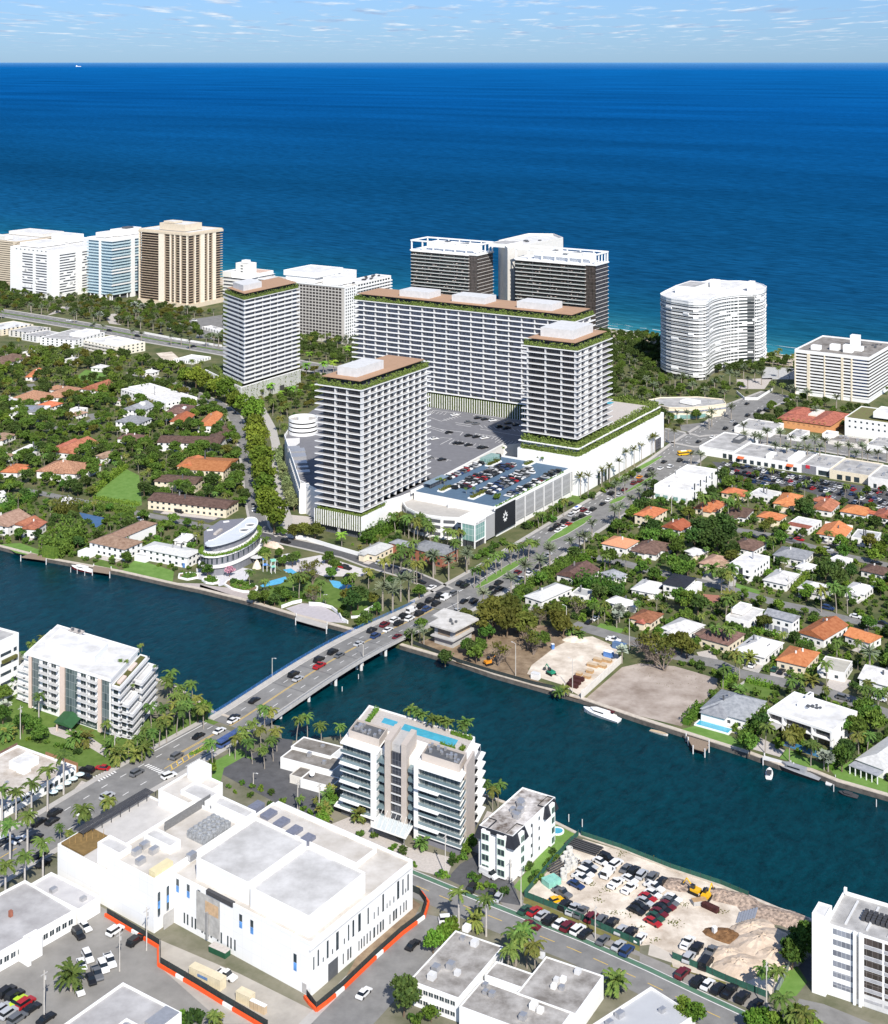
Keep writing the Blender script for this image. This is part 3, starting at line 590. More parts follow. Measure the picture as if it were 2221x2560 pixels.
def slab_tower(name,label,mark,Fp,Rp,Lp,theta,zt,z1,n,glass,fr,fl,mech,roofz=4.4,hangl=4.,dx=0,cut=None,hedge_seed=3,up=0.):
 org,th,wd,dp = frame_of(Fp,Rp,Lp,zt,theta)
 root = thing(name,label,'tower',org,th,mark=mark,foot=(wd,dp))
 fh = (zt - z1) / (n - 1);IN = 3.0
 for k in range(n):
  z = z1 + k * fh;b = MB();b.box(0,0,z - .5,wd,dp,z);b.m[1] = 1
  if up and k < n - 1: b.box(0,0,z,wd,.2,z + up);b.box(0,.2,z,.2,dp,z + up)
  b.build('floor_slab',[WHITE,SLABTOP],root)
 b = MB();b.box(IN,IN,z1 + .0,wd - hangl * .6,dp - hangl,zt - .43);b.build('window_wall',glass,root)
 for t in fr:
  b = MB()
  for k in range(n - 1): b.box(t * wd - .22,.75,z1 + k * fh + .002,t * wd + .22,IN - .02,z1 + (k + 1) * fh - .425)
  b.build('party_wall',WHITE,root)
 for t in fl:
  b = MB()
  for k in range(n - 1): b.box(.75,t * dp - .35,z1 + k * fh + .002,IN - .02,t * dp + .35,z1 + (k + 1) * fh - .425)
  b.build('party_wall',LGREY,root)
 put('roof_planting',hedge_mesh('roof_planting',[(wd - 1.6,dp - 1.6),(1.7,dp - 1.6),(1.7,1.6),(wd - 1.6,1.6),(wd - 1.6,dp - 1.6)],2.2,zt + .003,2.4,LF_VINE,1.5,.6,hedge_seed,.45),root)
 b = MB();b.box(5.2,5.2,zt + .004,wd - 4,dp - 5,zt + roofz - .35);b.build('penthouse',GLASSD,root)
 b = MB();b.box(3.0,3.0,zt + roofz - .35,wd - 2.6,dp - 3.0,zt + roofz);b.build('roof_deck',ROOFB,root)
 for (x0,y0,x1,y1,hh) in mech:
  b = MB();b.box(x0 * wd,y0 * dp,zt + roofz + .01,x1 * wd,y1 * dp,zt + roofz + hh);b.build('plant_room',LGREY,root)
 return root,wd,dp
RAILG = mt('grey_glass_rail',(.34,.35,.38),.25,.05,.5,spec=.5)
tc,wd,dp = slab_tower('tower','white slab tower in the centre with brown roof deck and dark window walls','the central slab tower',tA(595,480),tA(1310,230),tA(115,410),59,83.2,16.0,20,GLASSD,
[.045 + .0905 * i for i in range(11)],[.03,.33,.58],[(.13,.30,.50,.72,4.9)],hedge_seed=5)
b = MB();b.box(.3,.3,4.8,wd,dp - .3,13.0);b.build('podium',VINEW,tc)
b = MB();b.box(.62,.02,4.78,wd + 1,.28,13.1);b.build('podium_wall',WHITE,tc)
vine_screen(tc,.3,dp,.3,.02,4.76,13.1,1.5,.42)
b = MB();b.box(3,4,0,wd,dp - 4,4.8);b.build('ground_floor',DGREY,tc)
for (x,y) in ((1.2,1.2),(1.2,dp * .5),(1.2,dp - 2),(14,1.2),(30,1.2)): b = MB();b.box(x - .6,y - .6,0,x + .6,y + .6,4.77);b.build('column',GREYC,tc)
put('terrace_planting',hedge_mesh('terrace_planting',[(wd - 22,1.3),(1.5,1.3),(1.5,dp - 1.5)],2.2,13.0,2.0,LF_VINE,1.5,.55,9,.45),tc)
b = MB();b.box(4,4,13.0,wd - 2,dp - 3,15.6);b.build('podium_glazing',GLASSD,tc)
tl,wd,dp = slab_tower('tower','white slab tower on a vine screened podium beside the tree lined street','the vine screened tower',tB(400,520),tB(1215,340),tB(100,415),59,80.1,15.7,20,GLASSM,
[.03,.20,.335,.47,.60,.73,.86],[.30],[(.10,.30,.42,.80,4.6)],hedge_seed=15,up=1.0)
b = MB();b.box(-3.2,-.2,0,wd,dp + 29,12.9);b.build('podium',VINEW,tl)
vine_screen(tl,-3.2,dp + 29,-3.2,-.2,0,13.1,1.1,.62,True,.35);vine_screen(tl,-3.2,-.2,wd,-.2,0,13.1,1.1,.5,True,.35)
b = MB();b.box(wd * .62,-.75,0,wd * .70,-.4,5.2);b.build('doorway',DMETAL,tl)
b = MB();b.box(-3.4,-.4,12.9,-2.6,dp + 29,13.5);b.box(-2.6,-.4,12.9,wd,.1,13.5);b.build('podium_edge',WHITE,tl)
put('terrace_planting',hedge_mesh('terrace_planting',[(-1.3,3),(-1.3,dp + 3),(6,dp + 12),(8,dp + 30)],3.2,13.0,2.2,LF_VINE,1.2,.6,19,.5),tl)
b = MB();b.box(3,4,12.95,wd - 2,dp - 3,15.3);b.build('podium_glazing',DMETAL,tl)
for o_ in [c for c in tl.children] + [g_ for c in tl.children for g_ in c.children]:
 me_ = o_.data
 if me_:
  for v_ in me_.vertices: v_.co.x += .53 * v_.co.y
ts,wd,dp = slab_tower('slab_building','very long white slab building with three roof boxes above a vine wall','the long slab building',tD(1610,295),tD(1755,240),tD(55,135),59,88,27.5,18,GLASSM,
[.2,.5,.8],[.0 + i / 18. for i in range(1,18)],[(.25,.115,.72,.265,4.6),(.25,.405,.72,.555,4.6),(.25,.66,.72,.80,4.6)],hedge_seed=25,up=.35)
b = MB();b.box(1.0,-2,0,wd,dp + 2,24.4);b.build('podium',VINEW,ts)
vine_screen(ts,1.0,dp + 2,1.0,-2,16,25.6,1.9,.36,False,.5)
put('terrace_planting',hedge_mesh('terrace_planting',[(2.5,1),(2.5,dp)],2.8,24.4,2.6,LF_VINE,1.2,.65,29,.5),ts)
b = MB();b.box(4.5,1,24.3,wd - 2,dp - 2,27.1);b.build('podium_glazing',DMETAL,ts)
tr,wd,dp = slab_tower('tower','white slab tower with planted ledges above a blank white podium wall','the planted ledge tower',tC(680,405),tC(1050,265),tC(150,318),58.5,88.2,34.6,16,GLASSD,
[.13,.27,.32,.50,.55,.72],[.06,.30,.58,.90],[(.22,.22,.78,.80,5.6)],hedge_seed=35)
for z,x0,lx in ((23.75,-3.2,0),(28.6,-3.2,0)):
 pass
WP = hypot(*(G(tC(1540,1030),23.7)[i] - G(tC(665,1495),23.7)[i] for i in (0,1)))
b = MB();b.box(-1.0,-1.2,0,WP - 1,dp + 2,23.7);b.build('podium',WHITE,tr)
b = MB();b.box(1.2,1.0,23.7,WP - 8,dp,28.2);b.build('podium_upper',WHITE2,tr)
b = MB();b.box(-.9,-1.1,28.2,WP - 6,dp + 1.5,28.75);b.build('ledge',WHITE,tr)
put('lower_planting',hedge_mesh('lower_planting',[(.6,dp),(.4,.2),(WP - 6,.2)],2.6,23.7,3.9,LF_VINE,1.3,.7,39,.3),tr)
put('upper_planting',hedge_mesh('upper_planting',[(1.2,dp),(1.2,.9),(WP - 8,.9),(WP - 8,dp)],2.8,28.75,3.7,LF_VINE,1.3,.7,41,.3),tr)
b = MB();b.box(wd - 1.5,6,28.76,WP - 11,dp - 3,29.3);b.build('pool_terrace',PAVER,tr)
b = MB();b.box(wd + 5,dp - 9,29.3,WP - 14,dp - 5,29.42);b.build('pool',POOL,tr)
b = MB();b.box(3.5,3,28.76,wd - 2,dp - 3,34.15);b.build('podium_glazing',GLASSD,tr)
b = MB()
for k,x in enumerate((26,31,36,41)): b.box(x,-1.3,0,x + 3.2,-1.16,7.5)
b.box(WP - 16,-1.3,0,WP - 6,-1.16,8);b.build('shop_window',GLASSD,tr,kind='stuff')
# ---------------- mall deck, garage, ramps ----------------
mp_ = [(749.7,1208),(712,1095),(735,1060),(800,1012),(872,988),(1300,1050),(1380,1090),(1330,1105),(1259,1112),(1075,1210),(1000,1240),(920,1262),(810,1240)]
mo = thing('shopping_centre','low shopping centre with grey rooftop car park between the slab towers','shopping centre',(*G((1000,1130),16),0),0,mark='the rooftop car park')
mx0,my0 = G((1000,1130),16)
mw = [(G(p,16)[0] - mx0,G(p,16)[1] - my0) for p in mp_]
b = MB();b.prism(mw,0,15.9);b.build('walls',WHITE2,mo)
b = MB();b.face([(*p,16.0) for p in mw]);b.build('car_park_deck',mt('deck_asphalt',(.175,.175,.19),.9,.1,.25,detail=8),mo)
b = MB();b.band([mw[12],mw[0],mw[1],mw[2]],15.9,18.0,.5);b.band([mw[9],mw[8]],15.9,17.0,.4);b.build('parapet',WHITE,mo)
lw = MB()
def loc16(p,z=16.): q = G(p,z);return (q[0] - mx0,q[1] - my0)
def dline(pts,w_=.3,z=16.04):
 P = [loc16(p) for p in pts]
 for a_,c_ in zip(P,P[1:]): lw.obox(((a_[0] + c_[0]) / 2,(a_[1] + c_[1]) / 2),atan2(c_[1] - a_[1],c_[0] - a_[0]),hypot(c_[0] - a_[0],c_[1] - a_[1]),w_,z - .03,z)
g = cG
for L_ in ([g(190,475),g(215,450),g(390,470),g(360,490),g(265,520),g(190,495)],[g(470,485),g(490,475),g(810,520)],[g(360,540),g(455,555)],[g(355,528),g(470,545)],[g(515,570),g(810,620)],
[g(180,550),g(260,572),g(330,605),g(180,560)],[g(260,572),g(405,590),g(385,610)],[g(270,625),g(335,630),g(260,668)],[g(180,640),g(270,625)],[g(480,598),g(660,625)],[g(330,650),g(315,665),g(560,697)],[g(190,750),g(330,770)]): dline(L_)
for (a_,c_,n,s) in ((g(500,490),g(810,535),11,(22,14)),(g(530,560),g(800,590),10,(-20,-16)),(g(490,600),g(650,628),8,(-18,14)),(g(335,650),g(555,690),9,(14,-12)),(g(640,635),g(810,660),9,(-30,20)),(g(200,455),g(300,465),5,(-20,14)),(g(280,505),g(370,480),6,(22,12)),(g(190,745),g(310,765),6,(-12,12))):
 for i in range(n):
  t = i / (n - 1);x,y = a_[0] + (c_[0] - a_[0]) * t,a_[1] + (c_[1] - a_[1]) * t;dline([(x,y),(x + s[0] * .39,y + s[1] * .39)],.22)
lw.build('bay_marking',PAINTW,mo,kind='stuff')
dk = mt('white_deck_paving',(.62,.61,.60),.85,.08,.4)
b = MB();b.prism([loc16(p) for p in (tH(200,440),tH(400,430),tH(400,500),tH(320,560),tH(240,560))],16.0,16.1);b.build('roof_paving',dk,mo)
b = MB()
for (x,y,a2,c2,hh) in ((310,610,8,6,2.2),(370,650,9,8,2.4),(385,720,9,9,2.2),(410,810,8,7,1.8),(440,870,7,4,1.4),(450,930,8,5,1.2)): q = loc16(tH(x,y));b.obox(q,radians(101),c2,a2,16.0,16 + hh)
b.build('air_handling_unit',METAL,mo,kind='stuff')
dc = G(tH(430,400),16.5);dr = thing('ramp_drum','round white spiral ramp drum with dark bands beside the central tower','car ramp',(dc[0],dc[1] + 9.6,0),mark='the round ramp drum',foot=None)
for k in range(4):
 b = MB();z0 = 16 + k * 2.9
 ring = [(9.6 * cos(i * pi / 16),9.6 * sin(i * pi / 16)) for i in range(32)]
 b.band(ring,z0,z0 + 1.9,.4,closed=True);b.build('ramp_parapet',WHITE,dr)
 b = MB();b.prism([(9.2 * cos(i * pi / 16),9.2 * sin(i * pi / 16)) for i in range(32)],z0 - .3,z0 + .25);b.build('ramp_floor',CONC,dr)
b = MB();b.prism([(8.6 * cos(i * pi / 16),8.6 * sin(i * pi / 16)) for i in range(32)],16,24);b.build('core_wall',DMETAL,dr)
b = MB();b.band([(3.6 * cos(i * pi / 12),3.6 * sin(i * pi / 12)) for i in range(24)],24.8,27.2,.35,closed=True);b.build('inner_parapet',WHITE,dr)
we = G((751,1285));wo = thing('wing_wall','tall white ribbed end wall of the shopping centre wing in front of the service road','wall',(*we,0),radians(101))
b = MB();b.box(0,-5.2,0,.5,0,17.9);b.box(.5,-.4,0,72,0,17.9)
b.build('wall_panel',WHITE2,wo)
b = MB()
for k in range(14): b.box(5 * k + 1,.02,0,5 * k + 3.6,.55,14)
b.build('wall_rib',WHITE2,wo,kind='stuff')
b = MB();b.box(-1.2,-9.4,0,-.8,-5.3,15.2);b.box(-.8,-5.6,0,8,-5.25,15.2);b.build('glass_screen',GLASSG,wo)
g0 = G((1187.9,1372.6));gth = radians(57.3);GW,GD,GZ = 114.,56.,16.6
ga = thing('parking_garage','white parking garage with cars on its roof and a black screen on the front','parking garage',(*g0,0),gth,mark='the parking garage',foot=(GW,GD))
b = MB();b.box(24,.5,0,GW,GD,GZ - .1);b.build('structure',WHITE2,ga)
b = MB();b.box(24,.6,GZ - .1,GW - .4,GD - .4,GZ);b.build('roof_deck',mt('garage_deck',(.085,.14,.21),.8,.08,.3),ga)
b = MB();b.box(21,-.25,GZ - 1.4,GW,.5,GZ + 1.1);b.box(GW - .4,.5,GZ - 1,GW,GD,GZ + 1.1);b.box(21,GD,GZ - 1,GW,GD + .4,GZ + 1.1);b.build('parapet',WHITE,ga)
MESHG = mt('grey_mesh_screen',(.36,.36,.36),.7,.06,2)
WINM = glassgrid('louvre_bay',(.22,.22,.22),(.31,.31,.31),(.38,.38,.38),1.1,.55,.1,.6,.2)
b = MB();b.box(43.5,-.05,3.2,GW,.45,GZ - 1.45);b.build('mesh_screen',MESHG,ga)
for i in range(6):
 for k in range(3):
  b = MB();x = 45.5 + i * 11.3;b.box(x,-.14,4.6 + k * 3.7,x + 8.2,-.06,6.9 + k * 3.7);b.build('louvre_opening',WINM,ga)
for i in range(7): b = MB();x = 44 + i * 11.3;b.box(x - .35,-.2,0,x + .35,-.02,GZ - 1.5);b.build('pier',WHITE2,ga)
b = MB();b.box(21.2,-.7,2.3,43.2,-.27,GZ - .6);pn = b.build('black_screen',mt('black_panel',(.018,.02,.025),.6,.3,1.5),ga)
b = MB();rnd = random.Random(2)
ex,ez = 31.6,9.3
for a_,l_,r_ in ((90,2.6,0),(50,2.2,.3),(130,2.2,.3),(10,2.0,.4),(170,2.0,.4),(-40,1.8,.4),(220,1.8,.4),(-75,2.0,.3),(255,2.0,.3)):
 a_ = radians(a_);l_ *= 1.45;p = (ex + cos(a_) * .7,ez + sin(a_) * .7);q = (ex + cos(a_) * l_,ez + sin(a_) * l_);mx_,mz_ = (p[0] + q[0]) / 2,(p[1] + q[1]) / 2;nx,nz = -sin(a_) * .55,cos(a_) * .55
 b.face([(p[0],-.73,p[1]),(mx_ + nx,-.73,mz_ + nz),(q[0],-.73,q[1]),(mx_ - nx,-.73,mz_ - nz)])
b.build('emblem',WHITE,pn)
b = MB();b.box(11.5,-.1,1.5,21,3,14.3);b.build('mesh_screen',MESHG,ga)
b = MB();b.box(.3,.3,3.8,11.3,9,12.6);b.build('corner_glazing',GLASSG,ga);b = MB();b.box(.8,.8,0,11,8,3.7);b.build('corner_shop',GLASSD,ga)
b = MB();b.box(0,0,12.6,21,12,14.6)
for (x,y) in ((.3,.3),(11.2,.3),(.3,8.6)): b.box(x - .3,y - .3,0,x + .3,y + .3,12.6)
b.box(-.02,-.02,3.4,11.4,.25,3.95);b.build('corner_frame',WHITE,ga)
rp = [(150,600),(95,690),(130,745),(210,785),(330,815),(450,832),(580,838),(700,850)]
ci,si = cos(-gth),sin(-gth)
def gl(p,z): q = G(tE(*p),z);x,y = q[0] - g0[0],q[1] - g0[1];return (x * ci - y * si,x * si + y * ci)
ro = [gl(p,12.5) for p in rp]
outer = ro + [(12,12),(24,6),(24,GD - 4),(ro[0][0] + 8,GD - 6)]
b = MB();b.prism(outer,0,11.4);b.build('ramp_block',WHITE,ga)
b = MB();b.band(ro,11.4,12.6,.5);b.build('ramp_parapet',WHITE,ga)
b = MB();b.face([(*p,11.45) for p in outer]);b.build('ramp_floor',CONC,ga)
cxr,cyr = sum(p[0] for p in ro) / len(ro),sum(p[1] for p in ro) / len(ro)
for zz in (2.2,6.0,9.3):
 for i in range(1,7):
  p,q = ro[i],ro[i + 1];l = hypot(q[0] - p[0],q[1] - p[1]);ax,ay = (q[0] - p[0]) / l,(q[1] - p[1]) / l
  nx,ny = ay,-ax
  if (p[0] - 20) * nx + (p[1] - 30) * ny < 0: nx,ny = -nx,-ny
  b = MB();b.obox(((p[0] + q[0]) / 2 + nx * .3,(p[1] + q[1]) / 2 + ny * .3),atan2(ay,ax),l * .78,.35,zz,zz + 1.5);b.build('opening',DGREY,ga)
def gbox(name,x0,y0,x1,y1,z0,z1,m): b = MB();b.box(x0,y0,z0,x1,y1,z1);return b.build(name,m,ga)
A1 = gl((150,545),16);A2 = gl((380,640),16);A3 = gl((560,690),15);A4 = gl((730,700),15)
gbox('stair_tower',A1[0],A1[1] - 2,A1[0] + 13,A1[1] + 7,11.4,18.2,WHITE);gbox('stair_tower',A3[0] + 2,A3[1],A3[0] + 9,A3[1] + 8,11.4,16.0,WHITE)
gbox('ramp_wall',A2[0] - 3,A3[1] + 2,A3[0] + 2,A3[1] + 2.5,11.4,14.5,WHITE);gbox('shade_roof',32,GD - 6,52,GD - 1,GZ + 2.6,GZ + 2.9,mt('blue_grey_canopy',(.20,.27,.34),.5,.1,1));gbox('kiosk',33,GD - 5.5,51,GD - 4.8,GZ,GZ + 2.6,GLASSD)
gbox('stair_kiosk',GW - 20,GD - 8,GW - 6,GD - 2,GZ,GZ + 3.2,GLASSG)
for (x0,x1,y,wd_) in ((30,42,40,4),(28,44,18,4),(90,104,44,4),(103,113,25,4)):
 isl_ = gbox('planter',x0,y,x1,y + wd_,GZ,GZ + .7,WHITE)
 put('planter_shrubs',hedge_mesh('planter_shrubs',[(x0 + .5,y + wd_ / 2),(x1 - .5,y + wd_ / 2)],wd_ * .8,GZ + .7,1.1,LF_OLIVE,1.2,.5,int(x0),.6),isl_)
put('edge_planting',hedge_mesh('edge_planting',[(22,-.15),(GW - 12,-.15)],.7,GZ + .7,.7,LF_LIGHT,.9,.45,77,.9),ga)
def text(parent,body,size,m,loc,rot,depth=.05,align='LEFT'):
 c = bpy.data.curves.new('lettering','FONT');c.body = body;c.size = size;c.extrude = depth;c.align_x = align
 t = bpy.data.objects.new('t',c);COL.objects.link(t);dg = bpy.context.evaluated_depsgraph_get();me = bpy.data.meshes.new_from_object(t.evaluated_get(dg));bpy.data.objects.remove(t)
 me.materials.clear();me.materials.append(m);o = put('lettering',me,parent,loc);o.rotation_euler = rot;return o
text(ga,'BAL HARBOUR SHOPS',1.45,METAL,(1.0,-.08,13.0),(pi / 2,0,0))
# ---------------- generic larger buildings ----------------
class B:
 """a building in its own frame: x runs right along the right-hand face (y=0), y runs left along the left-hand face (x=0)"""
 def __init__(s,name,label,cat,Fp,Rp,Lp,z,theta=None,mark=None,base=None,group=None):
  if base is not None: z = hgt(Fp[1],base)
  s.z = z;s.org,s.th,s.w,s.d = frame_of(Fp,Rp,Lp,z,theta)
  s.root = thing(name,label,cat,s.org,s.th,group,mark,(s.w,s.d));s.kx = s.ky = 0.
 def loc(s,p,z):
  q = G(p,z);x,y = q[0] - s.org[0],q[1] - s.org[1];c,n = cos(-s.th),sin(-s.th);a,e = x * c - y * n,x * n + y * c;return (a - s.kx * e,e - s.ky * a)
 def box(s,name,x0,y0,z0,x1,y1,z1,m,parent=None,**k):
  b = MB();b.box(x0,y0,z0,x1,y1,z1);return b.build(name,m,parent or s.root,**k)
 def pbox(s,name,Fp,Rp,Lp,z0,z1,m,roofm=None,par=.7,parent=None):
  """box from three roof corners in the photo, with a parapet round a recessed roof"""
  f,r,l = s.loc(Fp,z1),s.loc(Rp,z1),s.loc(Lp,z1)
  x0,y0 = f[0] if abs(f[0] - l[0]) < 99 else l[0],f[1];x1,y1 = r[0],l[1];x0 = (f[0] + l[0]) / 2;y0 = (f[1] + r[1]) / 2
  return s.rbox(name,x0,y0,z0,x1,y1,z1,m,roofm,par,parent)
 def rbox(s,name,x0,y0,z0,x1,y1,z1,m,roofm=None,par=.7,parent=None,t=.35):
  o = s.box(name,x0,y0,z0,x1,y1,z1 - par,m,parent)
  if roofm:
   s.box('roof',x0 + t,y0 + t,z1 - par,x1 - t,y1 - t,z1 - par + .06,roofm,o if parent is None else parent)
   b = MB();b.box(x0,y0,z1 - par,x1,y0 + t,z1);b.box(x0,y1 - t,z1 - par,x1,y1,z1);b.box(x0,y0 + t,z1 - par,x0 + t,y1 - t,z1);b.box(x1 - t,y0 + t,z1 - par,x1,y1 - t,z1)
   b.build('parapet',m,o if parent is None else parent)
  return o
 def wins(s,face,cols,rows,ww,wh,a0,a1,z0,dz,m=None,name='window',at=0.,lim=100,skip=0.,frame=None):
  """grid of windows standing 6 cm proud of a face; the first lim are parts, any more one part"""
  m = m or GLASS;b = MB();e = .06
  if face == 'r': b.box(-ww / 2,-e,0,ww / 2,.04,wh)
  else: b.box(-e,-ww / 2,0,.04,ww / 2,wh)
  me = b.mesh(name,m);n = 0;rest = MB();rnd = random.Random(cols * rows)
  fm = None
  if frame:
   b = MB();f_ = .12
   for (u0,u1,v0,v1) in ((-ww / 2 - f_,ww / 2 + f_,-f_,0),(-ww / 2 - f_,ww / 2 + f_,wh,wh + f_),(-ww / 2 - f_,-ww / 2,0,wh),(ww / 2,ww / 2 + f_,0,wh),(-.04,.04,0,wh)):
    if face == 'r': b.box(u0,-e - .05,v0,u1,.02,v1)
    else: b.box(-e - .05,u0,v0,.02,u1,v1)
   fm = b.mesh('frame',frame)
  for j in range(rows - 1,-1,-1):
   for i in range(cols):
    if skip and rnd.random() < skip: continue
    u = a0 + (a1 - a0) * (i + .5) / cols;zz = z0 + j * dz;p = (u,at,zz) if face == 'r' else (at,u,zz)
    if n < lim:
     q = put(name,me,s.root,p)
     if fm: put('frame',fm,q)
    else:
     if face == 'r': rest.box(p[0] - ww / 2,at - e,zz,p[0] + ww / 2,at + .04,zz + wh)
     else: rest.box(at - e,p[1] - ww / 2,zz,at + .04,p[1] + ww / 2,zz + wh)
    n += 1
  if rest.v: rest.build(name,m,s.root,kind='stuff')
 def floors(s,n,z0,z1,slab,sp,glass,ins=1.4,x0=0,y0=0,x1=None,y1=None,name='floor_band',core=True,top=True):
  """glazed core with a projecting solid band (slab and parapet) on every floor"""
  x1 = s.w if x1 is None else x1;y1 = s.d if y1 is None else y1;fh = (z1 - z0) / n
  if core: s.box('window_wall',x0 + ins,y0 + ins,z0,x1 - ins,y1 - ins,z1 - .01,glass)
  for k in range(n + (1 if top else 0)):
   z = z0 + k * fh;b = MB();b.box(x0,y0,z - .25,x1,y1,z);t = .18
   if sp > .3 and k < n: b.box(x0,y0,z,x1,y0 + t,z + sp - .25);b.box(x0,y0 + t,z,x0 + t,y1,z + sp - .25);b.box(x1 - t,y0 + t,z,x1,y1,z + sp - .25)
   b.build(name,slab,s.root)
 def piers(s,face,spans,z0,z1,m,out=.12,dep=2.2,name='pier',at=0.):
  for a,c in spans:
   if face == 'r': s.box(name,a * s.w,at - out,z0,c * s.w,at + dep,z1,m)
   else: s.box(name,at - out,a * s.d,z0,at + dep,c * s.d,z1,m)
 def units(s,pts,z,m=METAL,sz=(1.6,1.2,1.1),name='roof_unit',n=None):
  rnd = random.Random(int(s.w * 7))
  for (x,y) in pts:
   a = rnd.uniform(.8,1.25);s.box(name,x - sz[0] / 2 * a,y - sz[1] / 2 * a,z,x + sz[0] / 2 * a,y + sz[1] / 2 * a,z + sz[2] * a,m)
def skew(s):
 """buildings that are not square in plan: lean one axis"""
 for o in s.root.children_recursive:
  if o.data:
   if o.data.users > 1: o.data = o.data.copy()
   x,y,z = o.location;o.location = (x + s.kx * y,y + s.ky * x,z)
   for v in o.data.vertices: x,y = v.co.x,v.co.y;v.co.x += s.kx * y;v.co.y += s.ky * x
def shrink_(P,k): c = (sum(p[0] for p in P) / len(P),sum(p[1] for p in P) / len(P));return [(c[0] + (p[0] - c[0]) * k,c[1] + (p[1] - c[1]) * k) for p in P]
def scatter(x0,y0,x1,y1,n,seed):
 r = random.Random(seed);return [(r.uniform(x0,x1),r.uniform(y0,y1)) for _ in range(n)]
 # ---------- far coast, left ----------
q = B('apartment_tower','beige banded apartment tower cut by the left edge of the photo','apartment tower',cA(98,265),cA(390,215),cA(-150,240),0,57,'the beige banded tower',base=722)
q.floors(20,3,q.z - 1.5,BEIGE,1.7,GLASSK,.9);q.rbox('top_storey',0,0,q.z - 1.5,q.w,q.d,q.z,BEIGE,ROOFW,.6);q.rbox('penthouse',2,q.d * .3,q.z,14,q.d * .75,q.z + 4.5,OFFW,ROOFW,.4)
q.rbox('penthouse',q.w * .55,4,q.z,q.w * .95,q.d - 4,q.z + 4,OFFW,ROOFW,.4);q.piers('l',[(.0,.06),(.45,.55),(.94,1)],0,q.z - 1.52,BEIGE,.1)
q = B('apartment_tower','white stepped apartment block with jumbled windows between beige and turquoise towers','apartment tower',cA(335,322),cA(570,240),cA(113,288),0,57,'the stepped white block',base=748)
q.floors(15,4,q.z - 6,WHITE,1.6,GLASSM,1.2);q.rbox('top_storey',0,0,q.z - 6,q.w,q.d,q.z,WHITE,ROOFW,.8);q.box('base_wall',.3,.3,0,q.w,q.d,3.7,WHITE)
q.piers('l',[(0,.13),(.40,.46),(.72,1)],0,q.z - 6.02,WHITE);q.piers('r',[(0,.1),(.33,.42),(.6,.66),(.9,1)],0,q.z - 6.02,WHITE)
rnd = random.Random(8)
for i in range(46):
 k = rnd.randrange(1,14);zz = 4 + k * (q.z - 10) / 15
 if i % 3: a = rnd.uniform(.1,.86) * q.w;q.box('blank_panel',a,-.1,zz - .2,a + rnd.choice((4,6,9)),1.3,zz + 3.0,WHITE)
 else: a = rnd.uniform(.1,.8) * q.d;q.box('blank_panel',-.1,a,zz - .2,1.3,a + rnd.choice((4,7)),zz + 3.0,WHITE)
q.rbox('penthouse',8,q.d * .45,q.z,q.w * .45,q.d * .9,q.z + 4,WHITE,ROOFW,.4);q.rbox('penthouse',q.w * .55,q.d * .5,q.z,q.w * .75,q.d * .95,q.z + 8.5,WHITE,ROOFW,.4);q.wins('l',8,1,2.2,.9,q.d * .1,q.d * .9,q.z - 2.6,3)
q = B('apartment_tower','turquoise and white balconied apartment tower','apartment tower',cA(718,250),cA(945,205),cA(568,233),0,57,'the turquoise tower',base=751)
q.floors(18,6,q.z - 3,mt('pale_blue_balcony',(.50,.63,.68),.6,.15,.7),1.45,GLASST,1.5);q.rbox('top_storey',0,0,q.z - 3,q.w,q.d,q.z,WHITE,ROOFW,.7);q.piers('l',[(.44,.52)],0,q.z - 3.02,WHITE);q.piers('r',[(.42,.50),(.94,1)],0,q.z - 3.02,WHITE,.2)
for k in (3,7,8,12,15): q.box('white_band',-.15,-.15,6 + k * (q.z - 9) / 18,q.w,1,7.3 + k * (q.z - 9) / 18,WHITE)
for i in range(6): q.box('ground_column',.8 + i * q.w / 6,.8,0,1.8 + i * q.w / 6,1.8,5.7,WHITE);q.box('ground_column',.8,.8 + (i + .5) * q.d / 6.5,0,1.8,1.8 + (i + .5) * q.d / 6.5,5.7,WHITE)
q.box('lobby',3,3,0,q.w - 3,q.d - 2,5.7,DGREY);q.rbox('penthouse',6,q.d * .45,q.z,q.w * .5,q.d * .8,q.z + 5,WHITE,ROOFW,.4);q.rbox('penthouse',q.w * .35,q.d * .35,q.z,q.w * .85,q.d * .7,q.z + 7,WHITE,ROOFW,.4);q.box('roof_tank',q.w * .55,q.d * .4,q.z + 7,q.w * .7,q.d * .6,q.z + 8.6,DGREY)
q = B('apartment_tower','tallest beige coast tower with dark balcony stacks and pale ribs','apartment tower',cA(1212,212),cA(1436,182),cA(932,178),0,57,'the tall ribbed beige tower',base=772)
q.floors(27,5,q.z - 3,mt('tan_balcony',(.58,.45,.33),.7,.25,.6),.62,GLASSK,2.2);q.box('roof_slab',-.5,-.5,q.z - 3,q.w + .5,q.d + .5,q.z - .6,BEIGE);q.rbox('roof_storey',.2,.2,q.z - .6,q.w - .2,q.d - .2,q.z + .6,BEIGE,ROOFW,.6)
q.piers('l',[(.035,.055),(.165,.185),(.28,.295),(.36,.38),(.49,.60),(.985,1)],0,q.z - 3.02,mt('pale_rib',(.80,.73,.60),.8,.06,.5),.3);q.piers('r',[(.16,.19),(.33,.45),(.55,.58),(.70,.79)],0,q.z - 3.02,mt('pale_rib',(0,0,0)),.25)
